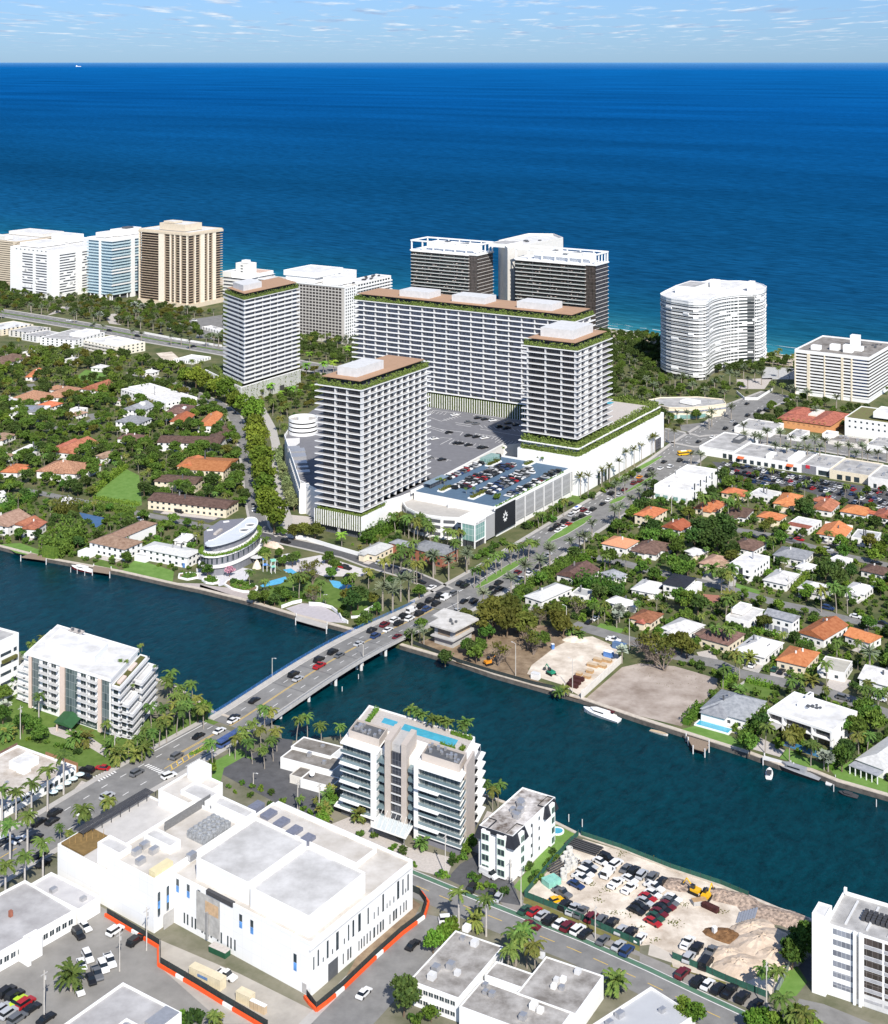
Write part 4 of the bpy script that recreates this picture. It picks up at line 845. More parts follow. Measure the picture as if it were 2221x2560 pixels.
q.box('base_wall',-1,-1,0,q.w + 1,q.d + 1,4.6,BEIGE);q.rbox('penthouse',q.w * .1,q.d * .15,q.z + .6,q.w * .6,q.d * .65,q.z + 8,BEIGE,ROOFW,.5);q.rbox('penthouse',q.w * .15,q.d * .4,q.z + 8,q.w * .4,q.d * .6,q.z + 10,BEIGE,ROOFW,.3);q.box('penthouse',q.w * .65,q.d * .3,q.z + .6,q.w * .8,q.d * .6,q.z + 5.5,BEIGE)
# ---------- beach, middle ----------
q = B('hotel','white stepped hotel with a small turret on the beach','hotel',cB(300,505),cB(480,470),cB(218,475),0,57,'the turreted white hotel',base=745)
q.floors(5,2,q.z,WHITE,1.9,GLASSM,1.0);q.rbox('turret',q.w * .12,q.d * .1,q.z,q.w * .42,q.d * .6,q.z + 16,WHITE,ROOFW,.6);q.rbox('upper_storey',-.0,q.d * .62,q.z + .05,q.w * .4,q.d,q.z + 6,WHITE,ROOFW,.6);q.rbox('upper_storey',q.w * .45,.5,q.z + .05,q.w * .95,q.d,q.z + 4,WHITE,mt('faded_red_roof',(.55,.40,.32),.9,.2,.8),.5)
q.wins('l',1,3,3,1.2,q.d * .15,q.d * .55,q.z + 6,3.2,at=q.w * .12);q.box('turret_cap',q.w * .2,q.d * .25,q.z + 16,q.w * .34,q.d * .45,q.z + 19,WHITE)
q = B('apartment_slab','wide grey apartment slab with rows of arched windows and white roof','apartment building',cB(925,556),cB(1255,478),cB(455,483),0,58,'the arched window slab',base=861)
GWALL = mt('warm_grey_stucco',(.50,.475,.44),.85,.06,.5)
q.rbox('walls',0,0,0,q.w * .22,q.d,q.z,GWALL,ROOFW,.9);q.rbox('wing',q.w * .22,8,0,q.w,26,q.z - 1,WHITE2,ROOFW,.8);q.rbox('wing',q.w * .22,q.d * .42,0,q.w * .9,q.d * .6,q.z + 3,WHITE2,ROOFW,.8)
q.box('cornice',-.5,-.4,q.z - .9,.6,q.d,q.z + .4,WHITE);q.box('white_end_wall',0.05,-.16,0,q.w * .22,-.02,q.z - .5,WHITE)
q.wins('l',26,17,2.9,1.9,3,q.d - 1,3.2,(q.z - 4) / 17,mt('arched_window',(.05,.045,.045),.3,.4,.4),lim=100);q.wins('r',5,17,1.5,1.5,1,q.w * .2,3.2,(q.z - 4) / 17,at=-.16,lim=30)
for k in range(16): q.box('balcony',q.w * .26,6.4,3 + k * (q.z - 6) / 16,q.w,8,4.2 + k * (q.z - 6) / 16,WHITE);
q.wins('r',14,16,3,1.8,q.w * .26,q.w * .98,4.3,(q.z - 6) / 16,at=8,lim=60)
q.rbox('penthouse',4,q.d * .36,q.z,q.w * .5,q.d * .70,q.z + 5,WHITE,ROOFW,.4);q.rbox('penthouse',3.2,q.d * .34,q.z + 5,q.w * .52,q.d * .72,q.z + 10,WHITE,ROOFW,.4);q.rbox('penthouse',4,q.d * .1,q.z,q.w * .3,q.d * .27,q.z + 6.5,WHITE,ROOFW,.4)
q.units(scatter(q.w * .3,10,q.w * .95,24,12,2) ,q.z - 1.5,DMETAL,(2.4,1.6,1.2));q.units(scatter(2,6,q.w * .2,q.d - 6,14,3),q.z - .8,METAL,(2.4,1.6,1.2))
def dark_hotel(label,mark,Fp,Rp,Lp,base,n,seed):
 q = B('hotel_tower',label,'hotel tower',Fp,Rp,Lp,0,58,mark,base=base);z = q.z
 q.box('window_wall',.3,.3,0,q.w - .3,q.d - .3,z - .3,GLASSK);fh = (z - 8) / n
 for k in range(n + 1):
  zz = 7.7 + k * fh;b = MB();b.box(-1.8,q.d * .12,zz - .55,.4,q.d * .985,zz);b.box(0,-.06,zz - .3,q.w,.35,zz - .05);b.box(q.w - .4,-.08,zz - .3,q.w + 1.4,q.d,zz);b.build('floor_slab',mt('pale_slab_edge',(.72,.71,.69),.7,.1,1),q.root)
  b = MB();b.box(-1.75,q.d * .12,zz,-1.70,q.d * .985,zz + .75);
  if k < n: b.build('balcony_glass',mt('green_balcony_glass',(.09,.125,.12),.15,.2,.6),q.root)
 b = MB();rnd = random.Random(seed)
 for i in range(110):
  k = rnd.randrange(n);y = q.d * rnd.uniform(.15,.96);b.box(-1.3,y,7.75 + k * fh,-.5,y + rnd.uniform(.5,1.8),8.4 + k * fh + rnd.uniform(0,.5))
 b.build('balcony_furniture',mt('balcony_furniture',(.20,.10,.08),.8,0,.35,col2=(.80,.72,.66)),q.root,kind='stuff')
 for t in (.33,.55,.77): q.box('balcony_screen',-1.7,q.d * t - .15,7.7,.28,q.d * t + .15,z - .4,DMETAL)
 q.box('roof_slab',-.6,-.6,z - .3,q.w + .6,q.d + .6,z + .9,WHITE);q.rbox('penthouse',q.w * .25,q.d * .12,z + .9,q.w * .8,q.d * .80,z + 9,WHITE,ROOFW,.5)
 for x in (.4,q.w - .8):
  for i in range(7): y = .4 + (q.d - 1.6) * i / 6;q.box('frame_post',x - .4,y - .4,z + .9,x + .8,y + .8,z + 9.6,WHITE)
 for i in range(1,4): q.box('frame_post',q.w * i / 4,.0,z + .9,q.w * i / 4 + 1,1,z + 9.6,WHITE)
 b = MB();b.box(-.2,-.2,z + 9.6,1.4,q.d + .2,z + 11);b.box(q.w - 1.2,-.2,z + 9.6,q.w + .4,q.d + .2,z + 11);b.box(1.4,-.2,z + 9.6,q.w - 1.2,1.2,z + 11);b.box(1.4,q.d - 1.2,z + 9.6,q.w - 1.2,q.d + .2,z + 11);b.build('frame_beam',WHITE,q.root)
 q.units(scatter(q.w * .3,q.d * .2,q.w * .7,q.d * .7,6,4),z + 8.5,DGREY,(6,4,.8));return q
dark_hotel('dark hotel tower with white roof frame, further from the white fin tower','the farther dark hotel',cC(580,265),cC(690,238),cC(75,225),806,17,1)
dark_hotel('dark hotel tower with white roof frame, directly before the white fin tower','the nearer dark hotel',cC(1465,340),cC(1595,318),cC(880,285),843,16,2)
q = B('hotel_tower','tall blank white fin shaped tower behind the nearer dark hotel','hotel tower',cC(805,208),cC(1220,128),cC(736,150),0,54,'the white fin tower',base=815)
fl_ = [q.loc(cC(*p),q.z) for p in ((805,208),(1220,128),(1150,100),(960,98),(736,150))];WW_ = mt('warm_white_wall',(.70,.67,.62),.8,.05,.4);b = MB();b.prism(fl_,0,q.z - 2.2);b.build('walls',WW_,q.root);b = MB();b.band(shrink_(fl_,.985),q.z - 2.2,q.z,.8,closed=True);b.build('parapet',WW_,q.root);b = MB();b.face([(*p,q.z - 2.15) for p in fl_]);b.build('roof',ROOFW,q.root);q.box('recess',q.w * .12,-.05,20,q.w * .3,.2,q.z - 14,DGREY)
for i in range(6): q.box('parapet_rib',q.w * (.1 + .14 * i),1.2,q.z - 2.2,q.w * (.1 + .14 * i) + .5,3,q.z - .2,WHITE)
q.rbox('plant_room',q.w * .12,q.d * .25,q.z - 2.2,q.w * .4,q.d * .75,q.z + 1.5,WHITE,ROOFG,.4);q.units(scatter(q.w * .45,q.d * .3,q.w * .8,q.d * .7,6,9),q.z - 2.1,DGREY,(4,3,1.4))
wb = B('apartment_tower','white apartment tower with a wavy curved front near the beach','apartment tower',cD(440,300),cD(918,190),cD(150,252),0,57,'the wavy white tower',base=951)
wpx = [(918,185),(905,212),(860,226),(800,226),(720,230),(640,238),(560,252),(512,272),(490,296),(440,303),(370,300),(300,288),(205,274),(150,252),(152,238),(290,172),(520,150),(800,152)]
wl = [wb.loc(cD(*p),wb.z) for p in wpx][::-1]
def smooth(P,it=1):
 for _ in range(it):
  Q = []
  for i in range(len(P)): a,c = P[i],P[(i + 1) % len(P)];Q += [(a[0] * .75 + c[0] * .25,a[1] * .75 + c[1] * .25),(a[0] * .25 + c[0] * .75,a[1] * .25 + c[1] * .75)]
  P = Q
 return P
wl = smooth(wl);wc = (sum(p[0] for p in wl) / len(wl),sum(p[1] for p in wl) / len(wl));win = [(wc[0] + (p[0] - wc[0]) * .95,wc[1] + (p[1] - wc[1]) * .95) for p in wl]
b = MB();b.prism(win,0,wb.z - 4.4);b.build('window_wall',glassgrid('wave_window_wall',(.02,.025,.03),(.10,.11,.115),(.55,.55,.54),1.5,3.0,.16),wb.root)
nf = 21;fh = (wb.z - 7) / nf
for k in range(nf + 1):
 z0 = 3 + k * fh;b = MB();b.prism(wl,z0 - .3,z0 + (1.0 if k < nf else 1.2));b.build('floor_band',WHITE,wb.root)
 b = MB();b.band([(wc[0] + (p[0] - wc[0]) * 1.006,wc[1] + (p[1] - wc[1]) * 1.006) for p in wl],z0 + .8,z0 + 1.02,.15,closed=True);b.build('band_trim',mt('dark_green_trim',(.05,.09,.085),.4,.1,1),wb.root) if k % 2 else None
rnd = random.Random(12)
for i in range(44):
 k = rnd.randrange(nf);j = rnd.randrange(len(wl) - 1);pa,pc = wl[j],wl[j + 1];an = atan2(pc[1] - pa[1],pc[0] - pa[0]);mm = ((pa[0] + pc[0]) / 2,(pa[1] + pc[1]) / 2)
 b = MB();b.obox(mm,an,hypot(pc[0] - pa[0],pc[1] - pa[1]) + .4,.9,3 + k * fh + 1.0,3 + (k + 1) * fh - .3);b.build('blank_panel',WHITE,wb.root)
b = MB();b.prism(wl,wb.z - 4.4 + .8,wb.z - .6);b.build('top_storey',WHITE,wb.root);b = MB();b.band(wl,wb.z - .6,wb.z + .4,.5,closed=True);b.build('parapet',WHITE,wb.root)
b = MB();b.face([(wc[0] + (p[0] - wc[0]) * .985,wc[1] + (p[1] - wc[1]) * .985,wb.z - .55) for p in wl]);b.build('roof',ROOFW,wb.root)
wb.pbox('penthouse',cD(345,215),cD(500,160),cD(312,165),wb.z - .5,wb.z + 6,WHITE,ROOFG,.5);wb.pbox('penthouse',cD(545,150),cD(585,140),cD(515,140),wb.z - .5,wb.z + 9,WHITE,ROOFW,.4);wb.pbox('penthouse',cD(810,158),cD(836,150),cD(778,153),wb.z - .5,wb.z + 8,WHITE,ROOFW,.4);wb.pbox('roof_storey',cD(560,200),cD(900,170),cD(350,190),wb.z - .5,wb.z + 2.5,WHITE,ROOFW,.4)
q = B('apartment_block','white apartment block with blue windows at the right edge near the beach','apartment building',cD(1655,702),cD(1728,585),cD(1122,640),0,57,'the blue windowed block',base=1009)
q.floors(12,3.5,q.z - 2.4,WHITE,1.25,GLASSK,1.4);q.rbox('top_storey',0,0,q.z - 2.4,q.w,q.d,q.z,WHITE,ROOFD,1.2);q.piers('l',[(.22,.24),(.34,.37),(.585,.60),(.79,.83),(.985,1)],0,q.z - 2.42,CREAM,.3);q.box('base_wall',.5,.5,0,q.w,q.d - .5,3.2,WHITE)
BLUEG = mt('blue_window',(.10,.22,.50),.2,.2,.5,spec=.5)
for k in range(12): q.box('blue_glazing',-.02 + 1.1,2,3.5 + k * (q.z - 5.9) / 12 + 1.35,1.35,q.d * .21,3.5 + (k + 1) * (q.z - 5.9) / 12 - .3,BLUEG)
for (a,c,hh) in ((.2,.30,6),(.25,.5,4.5),(.35,.22,3.5),(.6,.35,9),(.15,.72,3.5)): q.rbox('plant_room',q.w * a,q.d * c,q.z - 1.2,q.w * a + 6,q.d * c + 7,q.z - 1.2 + hh,WHITE,ROOFW,.3)
q.units(scatter(q.w * .6,q.d * .1,q.w * .9,q.d * .5,14,4),q.z - 1.1,DGREY,(1.5,1.2,.8))
# ---------- shops and offices, right ----------
q = B('bank_building','low beige building with a curved front facing the avenue corner','office building',cD(330,1064),cD(622,1032),cD(62,1008),9,45,'the curved beige building')
bl_ = [q.loc(cD(*p),9) for p in ((62,1008),(120,1038),(210,1062),(330,1064),(480,1052),(622,1034),(600,1002),(420,985),(150,990))]
b = MB();b.prism(bl_,0,8.4);b.build('walls',CREAM,q.root);b = MB();b.band(bl_,8.4,9.1,.5,closed=True);b.build('parapet',CREAM,q.root);b = MB();b.face([(*p,8.45) for p in bl_]);b.build('roof',ROOFG,q.root)
b = MB();b.band([(p[0] * 1.004,p[1] * 1.004) for p in bl_[1:6]],5.2,6.4,.7);b.build('window_band',GLASSM,q.root);b = MB();b.band([(p[0] * 1.004,p[1] * 1.004) for p in bl_[2:5]],.6,3.6,.7);b.build('shop_window',GLASSG,q.root)
q.pbox('roof_pavilion',cD(370,1030),cD(450,1015),cD(295,1010),9,11,WHITE,ROOFW,.3)
def lowrise(label,Fp,Rp,Lp,base,wall=WHITE2,roof=ROOFG,mark=None,theta=None,units=6,wr=None,wl_=None,name='shop_building',cat='shop building',par=.7,z=None):
 q = B(name,label,cat,Fp,Rp,Lp,z or 0,theta,mark,base=None if z else base)
 q.rbox('walls',0,0,0,q.w,q.d,q.z,wall,roof,par)
 if units: q.units(scatter(q.w * .15,q.d * .12,q.w * .85,q.d * .88,units,int(Fp[0])),q.z - par + .06,METAL,(2,1.5,1.2))
 if wr: q.wins('r',*wr[:4],q.w * .04,q.w * .96,*wr[4:])
 if wl_: q.wins('l',*wl_[:4],q.d * .03,q.d * .97,*wl_[4:])
 return q
q = B('apartment_house','orange three storey apartment house with terracotta tile roof and courtyard','apartment house',cD(1375,1195),cD(1472,1105),cD(1020,1130),0,57,'the orange apartment house',base=1086)
def gable(b,x0,y0,x1,y1,z,rise,over=.6,along='y',mi=0,hip=False):
 x0 -= over;y0 -= over;x1 += over;y1 += over;t = .18
 if along == 'y':
  xm = (x0 + x1) / 2;h = (x1 - x0) / 2 if hip else 0;A,C = (xm,y0 + h,z + rise),(xm,y1 - h,z + rise)
  if y0 + h > y1 - h: A = C = (xm,(y0 + y1) / 2,z + rise)
  b.face([(x0,y0,z),A,C,(x0,y1,z)][::-1],mi);b.face([(x1,y0,z),(x1,y1,z),C,A][::-1] if False else [(x1,y0,z),(x1,y1,z),C,A],mi);b.face([(x0,y0,z),(x1,y0,z),A],mi);b.face([(x0,y1,z),C,(x1,y1,z)],mi)
 else:
  ym = (y0 + y1) / 2;h = (y1 - y0) / 2 if hip else 0;A,C = (x0 + h,ym,z + rise),(x1 - h,ym,z + rise)
  if x0 + h > x1 - h: A = C = ((x0 + x1) / 2,ym,z + rise)
  b.face([(x0,y0,z),(x1,y0,z),C,A],mi);b.face([(x0,y1,z),A,C,(x1,y1,z)],mi);b.face([(x0,y0,z),A,(x0,y1,z)],mi);b.face([(x1,y0,z),(x1,y1,z),C],mi)
 b.box(x0,y0,z - t,x1,y1,z - .005,mi)
q.box('walls',0,0,0,q.w,q.d,q.z - .2,ORANGEW);b = MB();gable(b,0,0,q.w,q.d * .42,q.z,2.6,.8,'x',hip=True);gable(b,q.w * .0,q.d * .42,q.w * .45,q.d,q.z,2.4,.8,'y',hip=True);gable(b,q.w * .5,q.d * .62,q.w,q.d,q.z + .03,2.4,.8,'x',hip=True);b.build('roof',TILE_R,q.root);q.wins('l',9,2,1.6,1.1,q.d * .05,q.d * .95,3.6,3.3,mt('shutter',(.42,.20,.10),.8,.2,1));q.box('courtyard_wall',q.w * .5,q.d * .44,q.z - .1,q.w * .95,q.d * .6,q.z + 1,OFFW)
lowrise('white three storey block with small square windows and roof grass at the right edge',cD(1980,1200),cD(2120,1120),cD(1480,1132),1113,WHITE,mt('planted_roof',(.16,.12,.07),.95,0,.4,col2=(.16,.19,.06)),'the square windowed block',57,4,None,(11,2,1.4,1.3,6.2,4.0)).rbox('roof_storey',6,10,14,26,30,18,WHITE,ROOFW)
lowrise('low grey roofed shop with white parapets behind the date palms, next to the orange house',cD(940,1238),cD(1062,1180),cD(745,1165),1094,WHITE2,ROOFG,'the grey shop',57,5)
lowrise('small grey roofed shop left of the little white cube shop',cD(1160,1275),cD(1258,1235),cD(1075,1252),1104,WHITE2,ROOFG,None,57,3)
lowrise('little white cube shop below the orange apartment house',cD(1400,1262),cD(1452,1240),cD(1335,1238),1104,WHITE,ROOFW,None,57,1)
lowrise('low dark roofed shop row behind the palms at the right',cD(1600,1330),cD(1650,1290),cD(1365,1290),1122,OFFW,ROOFD,None,57,6)
lowrise('grey roofed corner shop cut by the right edge behind the palms',cD(1800,1352),cD(1880,1290),cD(1650,1320),1134,WHITE2,ROOFG,None,57,5)
q = lowrise('tallest white corner shop at the head of the shop row',cH(682,226),cH(782,110),cH(492,152),1150,WHITE,ROOFG,'the white corner shop',57,0);q.rbox('stair_head',q.w * .5,q.d * .2,q.z - .7,q.w * .8,q.d * .4,q.z + 2,DGREY,ROOFG);q.wins('l',2,1,2.6,3,q.d * .03,q.d * .35,.3,3);q.box('cornice',-.15,-.1,q.z - .35,.3,q.d,q.z + .05,WHITE)
q = lowrise('long white shop row with orange awnings along the parking lot',cH(1162,318),cH(1262,232),cH(690,228),1182,WHITE,ROOFG,'the awning shop row',57,10);
for t in (.1,.82): b = MB();y0,y1 = q.d * t,q.d * t + 4.5;b.face([(-.02,y0,4.6),(-.02,y1,4.6),(-1.8,y1,3.4),(-1.8,y0,3.4)]);b.box(-1.8,y0,3.3,-1.7,y1,3.5);b.build('awning',mt('orange_awning',(.62,.13,.05),.8,.1,1),q.root)
q.wins('l',9,1,2.6,2.6,q.d * .03,q.d * .97,.4,3);q.rbox('roof_box',q.w * .3,q.d * .1,q.z - .6,q.w * .7,q.d * .2,q.z + 2.2,WHITE,ROOFW);q.rbox('roof_box',q.w * .1,q.d * .45,q.z - .6,q.w * .4,q.d * .53,q.z + 1.8,WHITE,ROOFW);q.rbox('roof_box',q.w * .05,q.d * .1,q.z - .6,q.w * .3,q.d * .2,q.z + 2.0,WHITE,ROOFW)
q = lowrise('grey fronted shop with a red sign in the middle of the shop row',cH(1375,350),cH(1470,265),cH(1162,320),1193,WHITE,ROOFG,'the grey fronted shop',57,5);q.box('grey_front',-.12,q.d * .48,.2,.05,q.d * .98,q.z - .2,MGREY);q.box('red_sign',-.3,q.d * .70,3.4,-.13,q.d * .84,5.6,mt('red_sign',(.55,.03,.05),.6,.1,1));q.wins('l',3,1,2.4,3,q.d * .05,q.d * .4,.4,3)
q = lowrise('pale beige shop with a plain cream front in the shop row',cH(1655,400),cH(1745,312),cH(1376,351),1212,CREAM,ROOFG,'the cream shop',57,8);q.wins('l',3,1,3.4,3.2,q.d * .2,q.d * .85,.3,3)
q = lowrise('white shop at the right end of the shop row',cH(2000,462),cH(2090,372),cH(1656,401),1238,WHITE2,ROOFG,None,57,8);q.wins('l',4,1,2,2.6,q.d * .2,q.d * .95,.3,3)
q = B('townhouse_block','white cubist townhouse block with roof terraces beside the avenue','townhouses',cH(355,520),cH(597,372),cH(103,468),0,57,'the white townhouses',base=1262)
q.rbox('walls',2.5,0,0,q.w,q.d,q.z,WHITE,ROOFW,.9);q.box('front_bay',0,.8,0,2.5,q.d * .46,q.z - 3.2,WHITE);q.box('front_bay',0,q.d * .54,0,2.5,q.d - .8,q.z - 3.2,WHITE)
q.rbox('roof_storey',q.w * .62,q.d * .1,q.z - .8,q.w * .96,q.d * .95,q.z + 1.6,WHITE,ROOFW,.4)
for i in range(5): q.rbox('stair_head',q.w * (.1 + .1 * i),q.d * .5,q.z - .8,q.w * (.1 + .1 * i) + 2.6,q.d * .62,q.z + 1.8,WHITE,ROOFG,.3)
for y in (.08,.3,.58,.8): q.box('window',-.06,q.d * y,1,.02,q.d * y + 3,q.z - 4.4,GLASSG)
q.wins('r',5,2,1.6,4,4,q.w * .95,1.5,5.2)
# ---------- low apartments, left ----------
def flats(label,Fp,Rp,Lp,base,wall,roof,mark=None,fl=3,cw_=8):
 q = lowrise(label,Fp,Rp,Lp,base,wall,roof,mark,None,3,None,None,'apartment_house','apartment house',.5);fh = q.z / fl
 q.wins('l',max(2,int(q.d / 5)),fl,1.9,1.3,1,q.d - 1,1.0,fh,lim=40);q.wins('r',max(2,int(q.w / 5)),fl,1.9,1.3,1,q.w - 1,1.0,fh,lim=40);return q
flats('cream apartment house cut by the left edge, below the avenue',cA(10,830),cA(187,790),cA(-80,800),839.5,CREAM,ROOFW,'the cream corner flats');flats('grey roofed low apartment house between the cream and white ones',cA(180,850),cA(288,812),cA(90,828),846,OFFW,ROOFG)
flats('small white apartment house with grey roof, second from the avenue bend',cA(240,878),cA(370,845),cA(172,853),857,WHITE2,ROOFG);q = flats('white three storey apartment house with grey flat roof among the trees',cA(475,900),cA(617,842),cA(303,866),871,WHITE,ROOFG,'the white flats');q.rbox('roof_storey',q.w * .4,q.d * .1,q.z - .4,q.w * .95,q.d * .5,q.z + 2.5,WHITE,ROOFW)
q = flats('wide cream white apartment house with open balcony rows near the avenue',cA(745,940),cA(915,903),cA(555,893),891,mt('ivory_stucco',(.72,.68,.58),.8,.06,.5),ROOFW,'the ivory flats');q.rbox('roof_storey',q.w * .3,q.d * .2,q.z - .4,q.w * .8,q.d * .6,q.z + 2,WHITE2,ROOFW)
for k in range(3): q.box('balcony',-1.2,1,k * q.z / 3 + .3,0,q.d - 1,k * q.z / 3 + 1.4,OFFW)
lowrise('low white ribbed shed beside the pale depot yard',cA(1235,1035),cA(1312,998),cA(1142,1010),911,WHITE,ROOFW,'the depot shed',None,0,(6,1,.8,2,.5,3),(8,1,.8,2,.5,3),'shed','shed');lowrise('low white pavilion beside the tower of vine screens',cA(1440,850),cA(1480,835),cA(1330,805),838.5,WHITE2,ROOFW,None,None,2,None,(8,1,1,2.5,.4,3))
# ---------------- near bank buildings ----------------
PINKW = mt('pale_pink_stucco',(.68,.55,.48),.8,.05,.5);GREENR = mt('green_canopy',(.035,.11,.045),.7,.12,.6);TURF = mt('roof_turf',(.10,.10,.03),.95,.25,.5);GREYRAIL = mt('grey_railing',(.40,.40,.42),.4,.1,1)
q = B('condominium','white garden condominium with green entrance canopy and stepped terraces','apartment building',tF(1130,596),tF(1400,300),tF(320,312),0,57.5,'the white garden condominium',base=1838);q.ky = .43
z = q.z;fh = (z - 1.2) / 7
q.box('walls',0,.02,0,q.w,q.d,z - 1.2,WHITE);q.rbox('roof_storey',-.6,-.3,z - 1.2,q.w + .8,q.d + .6,z,WHITE,ROOFW,.35,t=.25);q.pbox('plant_room',tF(880,350),tF(1180,255),tF(470,215),z - .3,z + 2.6,WHITE,ROOFW,.6);q.box('cooling_pad',q.w * .75,q.d * .62,z + 2,q.w * .9,q.d * .78,z + 2.6,PAVER)
for i in (0,1): b = MB();b.tube((q.w * .82,q.d * (.66 + .08 * i),z + 2.6),(q.w * .82,q.d * (.66 + .08 * i),z + 3.3),.8,n=12);b.build('cooling_fan',DGREY,q.root)
for (a,c) in ((.02,.10),(.395,.535),(.86,.945)): q.box('glass_bay',-.35,a * q.d,1.0,.05,c * q.d,z - 1.5,GLASSC)
for (a,c) in ((.105,.145),(.54,.60),(.95,.985)): q.box('pink_pier',-.8,a * q.d,0,0,c * q.d,z - 1.3,PINKW)
for (a,c) in ((.15,.385),(.62,.85)):
 for k in range(1,7):
  zz = 1.0 + k * fh;q.box('balcony_slab',-1.7,a * q.d,zz - .25,-.02,c * q.d,zz,LGREY);b = MB();b.box(-1.7,a * q.d,zz + .8,-1.62,c * q.d,zz + .95);b.box(-1.7,a * q.d,zz + .4,-1.66,c * q.d,zz + .48);b.box(-1.62,a * q.d,zz + .8,-.02,a * q.d + .08,zz + .95);b.build('balcony_railing',GREYRAIL,q.root)
 q.wins('l',2,7,2.8,2.1,a * q.d + .4,c * q.d - .4,1.2,fh,GLASS,frame=WHITE2)
 q.box('party_wall',-1.6,(a + c) / 2 * q.d - .2,fh,0,(a + c) / 2 * q.d + .2,z - 1.3,WHITE)
q.box('lobby_glazing',-.1,q.d * .16,.4,.02,q.d * .38,3.6,GLASSC)
def step(x0,y0,x1,y1,z1,top,nm='terrace_wing',win=True):
 o = q.rbox(nm,x0,y0,0,x1,y1,z1,WHITE,top,.5)
 n = int(z1 / fh)
 for k in range(n + 1):
  zz = min(z1 - .5,1.0 + k * fh);b = MB();b.box(x0 - 1.3,y0 - 1.2,zz - .25,x1,y0 - .01,zz);b.box(x0 - 1.3,y0,zz - .25,x0 - .01,y1,zz);b.build('balcony_slab',LGREY,q.root)
  b = MB();b.box(x0 - 1.3,y0 - 1.2,zz + .75,x1,y0 - 1.14,zz + .9);b.box(x0 - 1.3,y0 - 1.2,zz + .38,x1,y0 - 1.16,zz + .45);b.box(x0 - 1.3,y0 - 1.14,zz + .75,x0 - 1.24,y1,zz + .9);b.build('balcony_railing',GREYRAIL,q.root)
 if win:
  q.wins('r',max(3,int((x1 - x0) / 1.5)),n,1.0,1.9,x0 + .5,x1 - .4,1.4,fh,at=y0,lim=36);q.wins('l',max(1,int((y1 - y0) / 3)),n,2.4,2.0,y0 + .2,y1 - .1,1.4,fh,at=x0,lim=12)
step(.5,-4.5,q.w + 2,-.4,z - 2.6,TURF);step(1.2,-8.5,q.w * .42,-4.6,z - 8.6,ROOFW);step(q.w * .52,-9.0,q.w + 2.5,-4.6,z - 5.4,ROOFW);step(1.6,-10.6,q.w * .42,-8.6,z - 12,PAVER,win=True)
for (x,y,zz) in ((3,-2.8,z - 3),(q.w * .55,-2.4,z - 3)): q.box('planter',x,y - .7,zz,x + 6,y + 1.2,zz + .7,PINKW)
step(2,q.d + .3,q.w,q.d + 4,z - 2.6,ROOFW,'end_wing',False);step(2.2,q.d + 4.2,q.w,q.d + 8,z - 9,ROOFW,'end_wing',False)
cp = q.loc(tF(700,1060),4.2);b = MB();y0 = cp[1];gable(b,-9.5,y0 - 2,-1.2,y0 + 7.5,3.6,1.1,.3,'x');b.build('entrance_canopy',GREENR,q.root)
for (x,y) in ((-8.8,y0 - 1),(-8.8,y0 + 6.5)): q.box('canopy_column',x - .35,y - .35,0,x + .35,y + .35,3.4,PINKW)
skew(q);condo = q
q = B('apartment_building','white building with grey flat roof cut by the left edge beside the creek','apartment building',tF(-260,335),tF(158,118),tF(-640,200),0,None,'the left edge building',base=1788);q.rbox('walls',0,0,0,q.w,q.d,q.z,WHITE,ROOFG,.8)
for k in range(5): q.box('window_band',q.w * .58,-.06,2 + k * q.z / 6.2,q.w * .82,.04,3.3 + k * q.z / 6.2,GLASS);q.box('window',q.w * .88,-.06,2 + k * q.z / 6.2,q.w * .95,.04,3.6 + k * q.z / 6.2,GLASS)
q.box('planted_balcony',q.w * .6,-1.2,q.z * .62,q.w * .93,-.01,q.z * .67,TURF)
q = B('restaurant','low white corner building with stained roof and brown brick end beside royal palms','shop building',cM(0,1410),cM(555,1085),cM(-430,1225),0,None,'the brick ended building',base=2052);q.rbox('walls',0,0,0,q.w,q.d,q.z,WHITE,mt('stained_tan_roof',(.34,.29,.24),.95,0,.15,col2=(.62,.58,.54),detail=8),.7)
q.box('brick_end',q.w,-.4,0,q.w + .5,q.d * .52,q.z + 1.0,mt('brown_brick',(.26,.14,.075),.85,.15,1.5));q.box('dark_parapet',q.w * .35,q.d,q.z - .5,q.w,q.d + .4,q.z + .7,TILE_B);q.pbox('roof_box',cM(170,1105),cM(268,1010),cM(82,1045),q.z - .6,q.z + 2.2,WHITE,ROOFW,.2);q.pbox('roof_box',cM(190,1140),cM(210,1090),cM(130,1100),q.z - .6,q.z + 1,WHITE,ROOFW,.2)
q.wins('r',8,1,1.6,.8,1,q.w * .5,2.4,3);q.wins('r',6,1,1.5,1.6,q.w * .55,q.w * .98,1.2,3);q.units(scatter(4,6,q.w * .5,q.d * .7,7,6),q.z - .6,METAL,(1.4,1.4,.8));q.units(scatter(q.w * .2,q.d * .75,q.w * .5,q.d * .9,8,6),q.z - .6,DMETAL,(1.2,1.2,1))
for i in range(5):
 c = G(cM(400 + 55 * i * .9,1325 - 33 * i),0);u = thing('parasol','pale blue café parasol beside the brick ended building','parasol',(*c,0),0,'café parasols');b = MB();b.tube((0,0,0),(0,0,2.3),.05);b.build('pole',METAL,u);b = MB();b.tube((0,0,2.1),(0,0,2.8),1.7,.05,8);b.build('canopy',mt('pale_blue_canvas',(.55,.66,.66),.8,.05,1),u)
q = B('civic_building','big windowless white civic building with stepped flat roofs and slit windows','civic building',cR(825,1220),cR(1500,565),cQ(1335,650),15.3,56.6,'the big white civic building');z = q.z;civ = q;q.kx = .08
